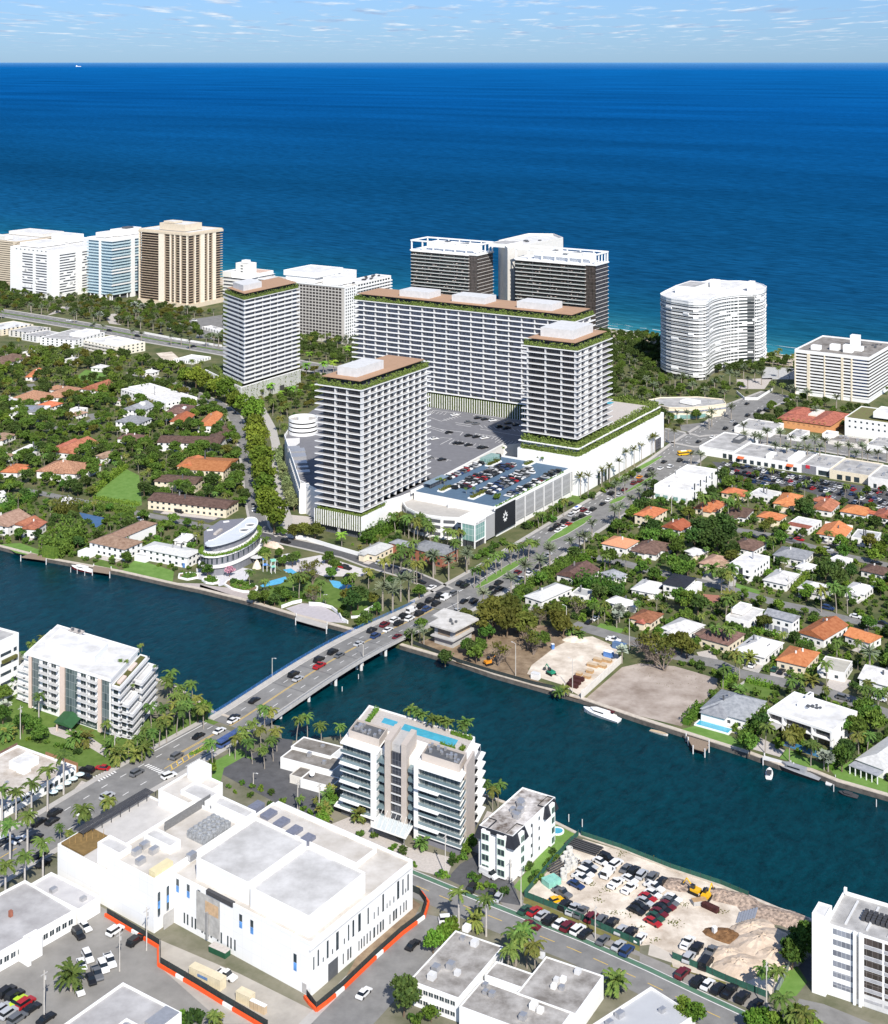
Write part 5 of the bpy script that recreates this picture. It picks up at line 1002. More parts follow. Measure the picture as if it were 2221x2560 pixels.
PW,PD = q.w,q.d;WHITEP = glassgrid('white_wall_panels',(.80,.80,.79),(.765,.765,.76),(.60,.60,.60),4.2,3.6,.022,.7,.2)
RF = mt('civic_roof',(.40,.39,.38),.9,0,.12,col2=(.60,.59,.58),detail=10);RF2 = mt('civic_low_roof',(.42,.385,.34),.9,0,.12,col2=(.60,.57,.535),detail=10)
q.rbox('walls',0,0,0,PW,PD,z,WHITEP,RF2,1.0)
f = q.loc(cQ(1170,750),16.6);l = q.loc(cQ(405,470),12.5);XW = f[0];YL = l[1]
q.rbox('entrance_wing',XW,PD + .02,0,PW * .62,PD + 22,16.6,WHITEP,RF2,1.0)
q.rbox('courtyard_wing',XW,PD + 22.02,0,PW * .62,YL,11.5,WHITEP,mt('courtyard_paving',(.50,.48,.46),.9,.08,.3),.6)
def pb(nm,a,c,e,z0,z1,roof=RF,m=WHITE,par=.6): return q.pbox(nm,a,c,e,z0,z1,m,roof,par)
pb('auditorium',cR(805,1022),cR(1240,692),cR(380,800),14.2,20.5);pb('auditorium',cR(365,768),cR(795,458),cR(-30,580),14.2,21.0)
pb('rear_strip',cR(1130,640),cR(1330,512),cR(420,250),14.2,15.9,RF2);pb('roof_storey',cR(330,290),cR(418,232),cR(100,150),14.2,18.5);pb('stair_head',cQ(895,552),cQ(978,490),cQ(728,465),11,17.6);pb('stair_head',cQ(1275,500),cQ(1345,445),cQ(1072,400),11,18.2)
pb('stage_block',cQ(1400,210),cQ(1640,10),cQ(1218,50),0,16.5,RF2);pb('stage_block',cQ(1530,160),cQ(1640,90),cQ(1350,75),14,17.5);pb('lift_tower',cM(1525,1160),cM(1535,1060),cM(1412,1085),0,20,WHITE)
pb('front_bay',cR(700,1158),cR(770,1105),cR(485,1040),14.25,14.6,RF2)
q.box('parapet_ledge',-.4,-.35,z - 2.2,PW * .98,-.02,z - 1.8,LGREY)
tr0 = q.loc(cQ(590,390),12.5);tr1 = q.loc(cQ(1120,70),12.5)
b = MB();x0,x1 = tr0[0],max(tr0[0] + 12,tr1[0]);y0 = YL - 4;nsl = int((x1 - x0) / .55)
for i in range(nsl): b.box(x0 + i * .55,y0,12.6,x0 + i * .55 + .32,y0 + 4.5,12.75)
for i in range(9): b.box(x0 + (x1 - x0) * i / 8 - .12,y0 - .1,11,x0 + (x1 - x0) * i / 8 + .12,y0 + .1,12.6)
b.build('trellis',DMETAL,q.root)
b = MB();a_,c_ = q.loc(cQ(1230,400),15),q.loc(cQ(1580,190),15);b.box(a_[0],a_[1] - .1,15.62,c_[0],a_[1] + .1,18.6);b.build('plant_screen',mt('louvre_screen',(.18,.18,.18),.6,.2,2),q.root)
ch = MB();a_ = q.loc(cQ(1560,370),17)
for i in range(6):
 for j in range(4): x,y = a_[0] - 6 + i * 2.1,a_[1] - 4 + j * 2.1;ch.box(x,y,15.65,x + 1.9,y + 1.9,18.0);ch.tube((x + .95,y + .95,18.0),(x + .95,y + .95,18.4),.75,n=10)
ch.build('chiller_bank',mt('chiller_grey',(.30,.31,.32),.5,.35,1.2),q.root)
pb('container_unit',cQ(1165,680),cQ(1290,590),cQ(1112,655),15.65,18.6,None,mt('cream_container',(.66,.58,.36),.7,.05,.5))
for i in range(5): c = q.loc(cR(420 + i * 95,215 + i * 62),15);q.box('air_handler',c[0] - 2.6,c[1] - 1.7,14.35,c[0] + 2.6,c[1] + 1.7,16.4,mt('slate_unit',(.17,.18,.23),.5,.15,1))
for (x,y) in ((1020,570),(1080,520),(1150,560),(1430,600),(1050,640)): c = q.loc(cQ(x,y),15);q.box('air_handler',c[0] - 1.5,c[1] - 1,15.65,c[0] + 1.5,c[1] + 1,17.3,METAL)
b = MB();c = q.loc(cQ(1525,470),15);b.obox(c,.3,2.4,1.6,15.65,17);b.build('blue_tarp',mt('blue_tarpaulin',(.02,.14,.55),.5,.15,1),q.root)
b = MB();c0,c1 = q.loc(cR(120,770),15.4),q.loc(cR(330,860),15.4);b.box(-.3,c1[1],z - 1.2,.9,c0[1],z + .15);b.build('roof_membrane_roll',DMETAL,q.root)
def slits(face,spec,z0,at=0.,m=GLASS):
 for (t,wd_,hh) in spec:
  if face == 'r': wd_ *= 1.35;q.box('slit_window',t * PW - wd_ / 2,at - .06,z0,t * PW + wd_ / 2,at + .04,z0 + hh,m)
  else: q.box('slit_window',at - .06,t - wd_ / 2,z0,at + .04,t + wd_ / 2,z0 + hh,m)
rnd = random.Random(3)
slits('r',[(.03,.35,3.6),(.07,.45,4.6),(.115,.3,1.2),(.155,.6,5),(.20,.3,1.4),(.245,.9,5.2),(.31,.3,1.6),(.35,.4,4.6),(.395,.6,4.8),(.455,.9,5.2),(.54,.45,4.8),(.60,.25,2),(.64,.3,2.6),(.69,.6,5.2),(.73,.25,1.4),(.76,.25,1.6),(.80,.3,1.8),(.845,.8,5.4),(.895,.45,4.8),(.925,.3,1.2),(.95,.5,5)],7.0)
slits('r',[(.30,.3,3),(.345,.45,3.2),(.37,.45,3.2),(.45,.3,2.8),(.475,.35,2.9),(.50,.35,3),(.53,.35,3),(.56,.35,3),(.60,.6,3),(.635,.35,3),(.665,.55,3.1),(.69,.5,3.1),(.76,.3,2.8),(.80,.6,3),(.825,.6,3),(.87,.3,2.8),(.905,.35,3),(.93,.35,3)],1.4)
BLUEW = mt('blue_protective_film',(.10,.28,.62),.3,.3,.8,spec=.4)
def duo(face,t,at,z0,z1):
 if face == 'l': q.box('tall_window',at - .06,t - .6,(z0 + z1) / 2,at + .04,t + .6,z1,GLASS);q.box('tall_window',at - .06,t - .6,z0,at + .04,t + .6,(z0 + z1) / 2 - .1,BLUEW)
for px in ((1215,890),(1290,850)):
 c = q.loc(cQ(*px),11);q.box('tall_window',c[0] - .5,PD - .06 if False else f[1] - .06,5.5,c[0] + .5,f[1] + .04,12.5,GLASS);q.box('window_film',c[0] - .5,f[1] - .1,7.6,c[0] + .5,f[1] - .065,9.8,BLUEW)
for px,z0,z1 in ((cQ(1368,810),10,14),(cQ(1450,850),10,14),(cQ(1532,890),10,14),(cR(340,1060),9.2,13.2),(cR(428,1100),9.2,13.2),(cR(662,1340),5.2,10)): c = q.loc(px,10);duo('l',c[1],0,z0,z1)
for k,px in enumerate((1355,1380,1415,1440,1492,1515,1540,1562,1612,1640,1690,1715,1745)): c = q.loc(cQ(px,1040 + (px - 1355) * .5),3.5);q.box('slit_window',-.06,c[1] - .3,1.6,.04,c[1] + .3,4.8,GLASS)
c0,c1 = q.loc(cQ(1555,900),8),q.loc(cQ(1745,980),8);q.box('bare_concrete_panel',-.12,c1[1],2.2,.03,c0[1],z - 1.6,mt('bare_concrete',(.40,.39,.37),.9,.2,.5));q.box('plywood_panel',-.2,c1[1] + .6,8.5,-.13,c0[1] - 4,12,mt('plywood',(.52,.36,.22),.9,.15,1));q.box('chute',-.8,(c0[1] + c1[1]) / 2 - .4,1,-.2,(c0[1] + c1[1]) / 2 + .4,9,METAL)
q.box('loading_door',-.05,1.5,.2,.02,3.2,3,GREYC);q.box('doorway',PW * .16,-.06,0,PW * .25,.02,5,DGREY);q.box('doorway',f[0] + 3,f[1] - .06,0,f[0] + 7.5,f[1] + .02,4.6,GREYC)
q.box('planting_box',XW + 1,YL - 12,11.2,XW + 13,YL - .7,11.7,mt('planting_soil',(.20,.13,.05),.95,.2,.6))
for i in range(7): b = MB();x = XW + 2.2 + i * 1.6;b.tube((x,YL - 3.5 - i,11.7),(x,YL - 3.5 - i,14.2),.12,.05);b.build('staked_sapling',mt('sapling_wood',(.34,.22,.09),.9,.2,2),q.root)
skew(q)
GR2 = mt('weathered_grey_roof',(.30,.29,.29),.95,0,.13,col2=(.46,.45,.45),detail=9)
q = lowrise('low white commercial building with grey roof and square window groups in the bottom left',cQ(-250,1425),cQ(582,978),cQ(-650,1185),0,WHITE,GR2,'the low commercial building',None,4,None,None,z=5.8);q.wins('r',16,1,1.6,1.6,q.w * .02,q.w * .98,2,3,frame=WHITE2);q.rbox('gabled_bay',q.w * .50,-3.2,0,q.w * .62,-.02,6.6,WHITE,ROOFW,.5);q.rbox('gabled_bay',q.w * .46,-4.6,0,q.w * .49,-.02,4.4,WHITE,ROOFW,.4);q.box('chimney',q.w * .62,q.d * .5,q.z - .6,q.w * .62 + 1,q.d * .5 + 1,q.z + 1.2,BRICK)
lowrise('small white annex with pale grey roof between the commercial and civic buildings',cQ(585,970),cQ(735,864),cQ(235,772),0,WHITE,mt('pale_membrane',(.44,.43,.44),.9,0,.15,col2=(.54,.53,.53),detail=8),None,None,2,z=5)
q = lowrise('grey roofed building with a curved roof sheet cut by the bottom edge',cQ(900,2085),cQ(1335,1725),cQ(480,1822),0,WHITE,GR2,'the bottom edge building',None,0,z=5.2);q.rbox('roof_well',q.w * .12,q.d * .1,q.z - .6,q.w * .5,q.d * .42,q.z + 1.0,WHITE,METAL,.5);q.box('roof_sheet',q.w * .62,q.d * .02,q.z - .5,q.w * .98,q.d * .24,q.z + .1,METAL);q.units(scatter(q.w * .15,q.d * .12,q.w * .45,q.d * .38,5,6),q.z - .5,METAL,(1.8,1.8,1.6))
sh = B('shop_building','old shop with dark stained vaulted roofs by the bridge end','shop building',cN(1245,905),cN(1360,815),cN(815,795),4.2,None,'the old stained roof shop')
sh.rbox('walls',0,0,0,sh.w,sh.d,sh.z,WHITE,ROOFD,.35);sh.pbox('rear_shop',cN(1210,800),cN(1330,705),cN(922,690),0,5.0,WHITE,ROOFD,.4);sh.pbox('side_shop',cN(1225,1035),cN(1320,965),cN(985,962),0,3.4,WHITE,ROOFD,.3);sh.pbox('front_link',cN(985,965),cN(1080,890),cN(900,930),0,3.0,OFFW,ROOFD,.3)
sh.units([(sh.w * .35,sh.d * .25),(sh.w * .6,sh.d * .6),(sh.w * 1.4,sh.d * .55)],4.0,METAL,(1.5,1.4,1.6));c = sh.loc(cN(1075,930),4.5);b = MB();b.tube((*c,3.2),(*c,4.4),.08);b.tube((*c,4.4),(c[0] - .3,c[1] - .3,4.9),.1,1.0,12);b.build('satellite_dish',LGREY,sh.root)
q = B('condominium','glass and tan condominium with a rooftop pool at the creek','apartment building',cO(1045,600),cO(1206,325),cO(170,305),25.6,57,'the glass condominium');z = q.z;q.ky = .30;W_,D_ = q.w,q.d;gk = q
TANP = mt('tan_panel',(.50,.44,.39),.7,.05,.5)
fh = (z - 3.2) / 7
def wing(y0,y1,x1,zt):
 q.box('window_wall',1.4,y0 + .6,3.2,x1,y1 - .3,zt - .3,GLASSC)
 for k in range(8):
  zz = 3.2 + k * fh;q.box('floor_slab',-.4,y0 - .6,zz - .35,x1 + .2,y1 + .2,zz,WHITE)
  if k < 7: b = MB();b.box(-.35,y0 - .5,zz,-.30,y1,zz + 1.05);b.box(-.30,y0 - .55,zz,W_ * .55,y0 - .5,zz + 1.05);b.build('balcony_glass',GLASSB,q.root)
  if k < 7 and k % 2: q.box('balcony_slab',-1.9,y0 + (y1 - y0) * .45,zz - .3,-.42,y1,zz - .02,WHITE)
wing(0,D_ * .36,W_ * .8,z);wing(D_ * .69,D_,W_ * .8,z)
q.box('tan_side_wall',W_ * .22,-.75,0,W_ * .62,.2,z + 2.2,TANP);q.box('white_pier',-.5,D_ * .335,0,3,D_ * .37,z + .3,WHITE);q.box('white_pier',-.5,D_ * .685,0,3,D_ * .735,z + .3,WHITE)
q.box('tan_tower',.8,D_ * .44,0,12,D_ * .485,z + 5.5,TANP);q.box('tan_tower',.8,D_ * .575,0,12,D_ * .625,z + 5.5,TANP);q.box('stair_glazing',1.5,D_ * .486,2,8,D_ * .574,z + 1.5,GLASSD);q.box('tower_cap',2,D_ * .486,z + 1.55,12,D_ * .574,z + 4.2,GREYC)
for k in range(7):
 zz = 3.2 + k * fh;q.box('stair_rail',.9,D_ * .486,zz,1.3,D_ * .574,zz + .35,LGREY)
 for (a,c) in ((.375,.43),(.63,.68)): q.box('side_balcony',1,a * D_,zz - .25,4,c * D_,zz + .9,GLASSB)
q.box('link_wall',4,D_ * .37,0,W_ * .8,D_ * .69,z,WHITE)
q.box('base_wall',.6,-.3,0,W_ * .9,D_ * .36,2.85,MGREY);q.box('base_wall',.6,D_ * .70,0,W_ * .9,D_,2.85,DGREY);q.box('lobby_glazing',2,D_ * .37,0,4,D_ * .69,4.5,GLASSD);q.box('ground_slab',-1.2,D_ * .64,2.86,3,D_ + 2.5,3.15,WHITE)
for (y0,y1) in ((.03,.34),(.70,.97)): q.rbox('roof_storey',4.2,y0 * D_,z,W_ * .5,y1 * D_,z + 2.6,TANP,DGREY,.8);q.units(scatter(5,y0 * D_ + 1,W_ * .46,y1 * D_ - 1,16,int(y0 * 99)),z + 1.9,METAL,(1.0,.9,1.0),n=1)
q.rbox('pool_deck',W_ * .5,D_ * .05,z - .4,W_ * 1.02,D_ * .98,z + 1.4,WHITE,PAVER,.5);q.box('pool',W_ * .66,D_ * .16,z + .98,W_ * .84,D_ * .62,z + 1.06,POOL);q.box('pool',W_ * .70,D_ * .68,z + .98,W_ * .84,D_ * .80,z + 1.06,POOL)
for (x0,y0,x1,y1,hh) in ((.52,.86,.98,.93,1.5),(.52,.06,.72,.12,1.4),(.93,.06,.97,.24,1.6),(.56,.14,.60,.26,1.8)): put('roof_hedge',hedge_mesh('roof_hedge',[(x0 * W_,(y0 + y1) / 2 * D_),(x1 * W_,(y0 + y1) / 2 * D_)] if (x1 - x0) * W_ > (y1 - y0) * D_ else [((x0 + x1) / 2 * W_,y0 * D_),((x0 + x1) / 2 * W_,y1 * D_)],1.6,z + .95,hh,LF_LIGHT,3,.35,int(x0 * 50),.2),q.root)
q.box('rear_wall',W_ * .8,0,0,W_,D_,z - .41,WHITE);
for k in range(7): zz = 3.2 + k * fh;q.box('rear_balcony',W_ * .66,-1.8,zz - .3,W_ + 1,-.02,zz,WHITE);q.box('rear_glazing',W_ * .68,-.08,zz + .05,W_ * .98,.02,zz + fh - .4,GLASSD)
b = MB()
for i in range(7): y = D_ * (.40 + .04 * i);b.tube((-7,y,4.3),(1,y + 1.5,4.5),.09);b.tube((-6.5,y,4.4),(1,y,6.6),.07)
b.box(-7.2,D_ * .385,4.1,1,D_ * .395,4.4);b.box(-7.2,D_ * .665,4.1,1,D_ * .675,4.4);b.box(-7.2,D_ * .395,4.1,-6.9,D_ * .665,4.4);b.build('entrance_canopy',WHITE,q.root);q.box('canopy_glass',-6.9,D_ * .395,4.15,1,D_ * .665,4.22,mt('frosted_glass',(.55,.60,.62),.2,.05,1))
for y in (.40,.66): q.box('canopy_post',-6.6,y * D_,0,-6.3,y * D_ + .3,4.1,METAL)
q.box('terrace_wall',-.5,-9,0,W_ * .98,-8.7,2.6,GREYC);q.box('terrace',W_ * .2,-8.7,0,W_ * 1.1,-1.9,1.0,PAVER)
skew(q)
q = B('apartment_building','white four storey block with black mansard corners and stained roof','apartment building',cO(1440,1020),cO(1745,722),cO(1195,930),0,None,'the mansard block',base=2205);z = q.z
q.rbox('walls',0,0,0,q.w,q.d,z,WHITE,ROOFS,.4);fh = z / 4.4
def mansard(x0,y0,x1,y1):
 b = MB();o = 1.1;b.face([(x0 - o,y0 - o,z - 3.6),(x1 + o,y0 - o,z - 3.6),(x1,y0,z + .15),(x0,y0,z + .15)]);b.face([(x0 - o,y1 + o,z - 3.6),(x0 - o,y0 - o,z - 3.6),(x0,y0,z + .15),(x0,y1,z + .15)]);b.face([(x1 + o,y0 - o,z - 3.6),(x1 + o,y1 + o,z - 3.6),(x1,y1,z + .15),(x1,y0,z + .15)]);b.face([(x0 - o,y1 + o,z - 3.6),(x0,y1,z + .15),(x1,y1,z + .15),(x1 + o,y1 + o,z - 3.6)]);b.face([(x0 - o,y0 - o,z - 3.6),(x0 - o,y1 + o,z - 3.6),(x1 + o,y1 + o,z - 3.6),(x1 + o,y0 - o,z - 3.6)]);b.build('mansard_roof',SHING_D,q.root)
mansard(-.15,-.15,q.w * .26,q.d * .22);mansard(-.15,q.d * .40,q.w * .05,q.d * .66) if False else None;mansard(-.15,q.d * .74,q.w * .2,q.d + .1);mansard(q.w * .74,-.15,q.w * .97,q.d * .2)
b = MB();b.box(-.9,q.d * .22,z - 1.0,-.02,q.d * .74,z + .15);b.build('slate_fascia',SHING_D,q.root)
for y in (.16,.62): q.box('window_bay',-1.25,y * q.d,.6,-.02,y * q.d + 3.2,z - .3,WHITE);q.wins('l',1,4,2.5,1.9,y * q.d,y * q.d + 3.2,1.4,fh,GLASS,at=-1.25,frame=mt('green_frame',(.45,.60,.50),.6,.1,1))
for x in (.10,.82): q.box('window_bay',x * q.w,-1.25,.6,x * q.w + 2.6,-.02,z - .3,WHITE);q.wins('r',1,4,1.9,1.9,x * q.w,x * q.w + 2.6,1.4,fh,GLASS,at=-1.25,frame=mt('green_frame',(0,0,0)))
q.wins('r',2,4,.8,1.1,q.w * .34,q.w * .7,2.0,fh);q.box('stair_slit',q.w * .45,-.05,2,q.w * .45 + .3,.02,z - 2,DGREY);q.box('base_wall',-.12,0,0,-.02,q.d,1.2,GREYC)
for k in range(4): q.box('end_balcony',q.w + .02,1,2 + k * fh,q.w + 1.6,q.d * .4,3 + k * fh,WHITE)
q.units([(q.w * .42,q.d * .5),(q.w * .48,q.d * .62),(q.w * .38,q.d * .36),(q.w * .5,q.d * .42),(q.w * .62,q.d * .55),(q.w * .66,q.d * .62)],z - .34,METAL,(1.9,1.6,1.5));b = MB();rc = q.loc(cO(1770,985),0);b.band([(rc[0] + 2.3 * cos(i * pi / 10),rc[1] + 2.3 * sin(i * pi / 10)) for i in range(20)],0,.5,.5,closed=True);b.build('plunge_pool_rim',WHITE,q.root);b = MB();b.prism([(rc[0] + 2.1 * cos(i * pi / 10),rc[1] + 2.1 * sin(i * pi / 10)) for i in range(20)],.05,.35);b.build('plunge_pool',POOL,q.root)
STG = mt('streaked_grey_roof',(.17,.155,.14),.95,0,.16,col2=(.44,.42,.40),detail=9)
ua = B('apartment_building','two storey white apartments round a palm court with streaked grey roof','apartment building',cS(440,1335),cS(755,940),cS(80,1188),6.6,None,'the palm court apartments')
ua.rbox('west_wing',0,0,0,ua.w,ua.d,6.6,WHITE,STG,.3);ua.pbox('south_wing',cS(1090,1690),cS(1300,1440),cS(480,1350),0,6.55,WHITE,STG,.3);ua.pbox('east_wing',cS(1280,1455),cS(1548,1172),cS(880,1285),0,6.6,WHITE,STG,.3);ua.pbox('link_block',cS(905,1262),cS(1000,1150),cS(640,1150),0,6.5,WHITE,STG,.3)
for grp in ((470,890),(560,930),(270,1120),(240,1180),(380,1100),(430,1150),(640,1240),(640,1290),(690,1310),(1330,1140),(1170,1200),(1150,1250),(1220,1200),(1210,1260),(1000,1400),(1050,1430),(920,1480),(1060,1020),(500,820)):
 c = ua.loc(cS(*grp),6.6);rnd = random.Random(grp[0]);a = rnd.uniform(.8,1.3);ua.box('roof_unit',c[0] - .9 * a,c[1] - .8 * a,6.35,c[0] + .9 * a,c[1] + .8 * a,6.35 + 1.3 * a,rnd.choice((LGREY,METAL,WHITE2)))
ua.wins('l',8,2,1.4,1.2,1,ua.d - 1,1.2,3,GLASS,frame=WHITE2);p = ua.loc(cS(1090,1690),6.6)
for i in range(6):
 for k in (0,1): ua.box('window',p[0] - .06,p[1] + 2 + i * 3.5,1.2 + 3 * k,p[0] + .04,p[1] + 3.6 + i * 3.5,2.5 + 3 * k,GLASS)
ua.box('canopy',-1.6,ua.d * .42,3.1,-.02,ua.d * .55,3.35,WHITE)
q = lowrise('pale grey flat roofed house in the bottom right corner',cS(1760,1760),cT(388,1396),cS(1440,1525),0,WHITE2,mt('smooth_grey_roof',(.42,.43,.45),.85,.04,.2),'the pale flat roofed house',None,3,z=4.2);q.wins('l',5,1,1.6,1.2,1,q.d - 1,1.4,3)
q = B('apartment_building','white six storey apartment building cut by the right edge with window grids','apartment building',cT(2150,1015),cT(2290,770),cT(1330,778),0,None,'the right edge white building',base=2579);z = hgt(2050 + 778 * .34654,2497);q.z = z
q.rbox('walls',0,0,0,q.w,q.d,z,WHITE,ROOFG,1.0);fh = (z - 2) / 6
yL = q.d
q.rbox('stair_tower',-1.5,yL - .5,0,5,yL + 3.4,z + 2.6,WHITE,ROOFW,.4);q.box('corner_post',q.w - 1.5,yL - 1.2,z,q.w - .7,yL - .4,z + 1.6,WHITE)
for k in range(6): zz = 2 + k * fh;q.box('window_band',-.06,yL - 8.2,zz + .7,.03,yL - 2.2,zz + 2.2,GLASSM)
for y in (yL - 9.6,yL - 23.5): q.box('dark_slot',-.05,y,1.5,.05,y + .7,z - 1,GREYC);q.box('pier',-.9,y - .9,0,-.02,y - .1,z + .4,WHITE);q.box('pier',-.9,y + .8,0,-.02,y + 1.5,z + .4,WHITE)
for k in range(6):
 zz = 1.6 + k * fh
 for i in range(2): y = yL - 22 + i * 5.7;q.box('balcony_glazing',-.07,y + .3,zz + .9,.03,y + 5.3,zz + fh - .3,GLASSK);q.box('balcony_panel',-.16,y + .3,zz,.03,y + 5.3,zz + .75,mt('grey_infill',(.38,.38,.40),.5,.2,.8));
 q.box('window_band',-.06,yL - 40,zz + .7,.03,yL - 25,zz + 2.2,GLASSM)
q.box('garage_door',-.08,yL - 22,.1,.02,yL - 11,3.6,LGREY)
for i in range(4):
 for j in range(7): q.box('condenser',q.w * .42 + i * 1.3,yL - 9 - j * 1.4,z - .9,q.w * .42 + i * 1.3 + .9,yL - 8 - j * 1.4,z + .3,DMETAL)
for i in range(4): q.box('roof_channel',q.w * .2,yL - 5 - i * 6,z - .93,q.w * .9,yL - 4.4 - i * 6,z - .6,LGREY)
pc = G(tG(640,900),0);pv = thing('pavilion','oval grey community pavilion with white swooping roof and planted ledge','pavilion',(*pc,0),0,mark='the oval pavilion')
def ppoly(pts,z): return [(G(tG(*p),z)[0] - pc[0],G(tG(*p),z)[1] - pc[1]) for p in pts][::-1]
L0 = ppoly([(205,870),(230,922),(330,952),(480,952),(640,930),(800,872),(960,792),(1090,722),(1170,640),(1185,560),(1100,480),(860,560),(560,680),(300,790)],4.6)
L1 = ppoly([(220,720),(240,757),(330,792),(480,792),(650,757),(820,697),(980,612),(1090,532),(1155,452),(1160,380),(1090,300),(860,380),(580,500),(300,640)],9.6)
L2 = ppoly([(305,600),(360,626),(450,621),(600,590),(800,525),(950,450),(1060,370),(1110,290),(1090,230),(1040,205),(950,210),(880,270),(770,350),(560,470),(440,545),(340,560)],14.2)
def shrink(P,k,dz=0): c = (sum(p[0] for p in P) / len(P),sum(p[1] for p in P) / len(P));return [(c[0] + (p[0] - c[0]) * k,c[1] + (p[1] - c[1]) * k) for p in P]
SLATEW = glassgrid('ribbed_slate_wall',(.17,.175,.20),(.22,.225,.25),(.13,.13,.15),.8,12,.04,.6,.3)
b = MB();b.prism(smooth(shrink(L0,.93)),0,4.2);b.build('ground_storey',SLATEW,pv);b = MB();b.prism(smooth(L0),4.2,5.0);b.build('lower_ledge',WHITE2,pv)
b = MB();b.prism(smooth(shrink(L1,.95)),5.0,9.0);b.build('upper_storey',SLATEW,pv);b = MB();b.prism(smooth(L1),9.0,9.9);b.build('upper_ledge',WHITE2,pv)
b = MB();b.prism(smooth(shrink(L2,.82)),9.9,13.6);b.build('top_storey',SLATEW,pv);b = MB();b.prism(smooth(L2),13.6,14.4);b.build('swooping_roof',mt('blue_white_roof',(.55,.58,.63),.6,.05,.3),pv)
b = MB();b.band(smooth(L2)[:22],14.4,14.7,.4);b.build('roof_rim',WHITE,pv)
sb = ppoly([(296,640),(296,400),(520,240),(775,215),(770,350),(440,540)],13.0);b = MB();b.prism(ppoly([(300,590),(296,410),(540,245),(900,212),(870,280),(560,470),(440,545)],13.2),0,13.2);b.build('slate_block',MGREY,pv)
for px in ((385,390),(630,265)): c = G(tG(*px),13.3);b = MB();b.obox((c[0] - pc[0],c[1] - pc[1]),.4,3.2,1.2,13.2,13.6);b.build('skylight',WHITE,pv)
c = G(tG(510,420),13.5);b = MB();b.obox((c[0] - pc[0],c[1] - pc[1]),radians(75),8,1.8,13.2,14.2);b.build('roof_unit',PAVER,pv)
for px in ((900,395),(990,320)): c = G(tG(*px),14.45);b = MB();ring = [(c[0] - pc[0] + 2.6 * cos(i * pi / 10),c[1] - pc[1] + 2.6 * sin(i * pi / 10)) for i in range(20)];b.prism(ring,14.41,14.44);b.build('roof_opening',DGREY,pv);b = MB();b.band(ring,14.4,14.9,.5,closed=True);b.build('opening_rim',WHITE,pv)
PL = smooth(shrink(L1,.95));k0 = sorted(range(len(PL)),key=lambda i: PL[i][1])[0]
put('ledge_planting',hedge_mesh('ledge_planting',[PL[i % len(PL)] for i in range(len(PL) + 1)],2.6,9.9,.9,LF_LIGHT,2.2,.4,6,.5),pv)
b = MB()
for t in range(0,len(L1) * 2,1):
 p = smooth(shrink(L1,.953))[t];p2 = smooth(shrink(L1,.953))[(t + 1) % (len(L1) * 2)];b.obox(((p[0] + p2[0]) / 2,(p[1] + p2[1]) / 2),atan2(p2[1] - p[1],p2[0] - p[0]),.8,.3,5.6,8.4)
b.build('slot_window',GLASS,pv,kind='stuff')
# ---------------- houses ----------------
HN = [0]
def house(c,L_,F_,R_,h,kind,roof,wall,label,mark=None,rise=None,cat='house',theta=None):
 """L, F, R: left, near and right roof corners in a crop of the photo"""
 q = B('house',label,cat,c(*F_),c(*R_),c(*L_),h,theta,mark);HN[0] += 1
 along = 'x' if q.w > q.d else 'y';m = min(q.w,q.d)
 if kind == 'flat': q.rbox('walls',0,0,0,q.w,q.d,h,wall,roof,.4)
 else:
  q.box('walls',.4,.4,0,q.w - .4,q.d - .4,h - .19,wall);b = MB();gable(b,0,0,q.w,q.d,h,rise or m * .20,.2,along,hip=kind == 'hip');b.build('roof',roof,q.root)
  if kind == 'gable':
   b = MB()
   if along == 'x':
    for x in (.42,q.w - .6): b.face([(x,.4,h - .2),(x,q.d - .4,h - .2),(x,q.d / 2,h + (rise or m * .2) - .25)])
   b.v and b.build('gable_wall',wall,q.root)
 hr = random.Random(int(F_[0] * 7 + F_[1]))
 if kind == 'hip' and not mark and m > 6:
  t0 = hr.uniform(0,.45);e_ = hr.uniform(1.8,3.5)
  if hr.random() < .5: wing_(q,-e_,q.d * t0 + .3,q.w * .45,q.d * (t0 + .42),h - .25,roof,wall,hr.choice(('hip','gable')))
  else: wing_(q,q.w * t0 + .3,-e_,q.w * (t0 + .42),q.d * .45,h - .25,roof,wall,hr.choice(('hip','gable')))
 for _ in range(hr.randrange(0,3)): x_,y_ = q.w * hr.uniform(.3,.7),q.d * hr.uniform(.3,.7);q.box('roof_vent',x_,y_,h,x_ + .6,y_ + .6,h + m * .2 + .7,hr.choice((WHITE2,METAL,DGREY)))
 if hr.random() < .6: q.box('patio',-4.5,q.d * .1,0,-.1,q.d * hr.uniform(.4,.8),.09,hr.choice((PAVER,CONC,PAVER)))
 at = .4 if kind != 'flat' else 0;rows = 2 if h > 5 else 1
 q.wins('l',max(2,int(q.d / 4)),rows,1.5,1.3,1.2,q.d - 1.2,1.0,3.0,at=at);q.wins('r',max(2,int(q.w / 4)),rows,1.5,1.3,1.2,q.w - 1.2,1.0,3.0,at=at)
 return q
W1,CR = WHITE2,CREAM
def wing_(q,x0,y0,x1,y1,h,roof,wall,kind='hip',rise=None):
 q.box('wing_walls',x0 + .4,y0 + .4,0,x1 - .4,y1 - .4,h - .19,wall);b = MB();gable(b,x0,y0,x1,y1,h,rise or min(x1 - x0,y1 - y0) * .2,.2,'x' if x1 - x0 > y1 - y0 else 'y',hip=kind == 'hip');b.build('wing_roof',roof,q.root)
h = house
h(cE,(-60,300),(30,330),(150,265),3.2,'hip',TILE_B,W1,'brown roofed villa at the left edge below the white flats');h(cE,(200,415),(272,425),(285,372),3.0,'gable',TILE_O,W1,'small white garage house with steep orange roof behind the palms')
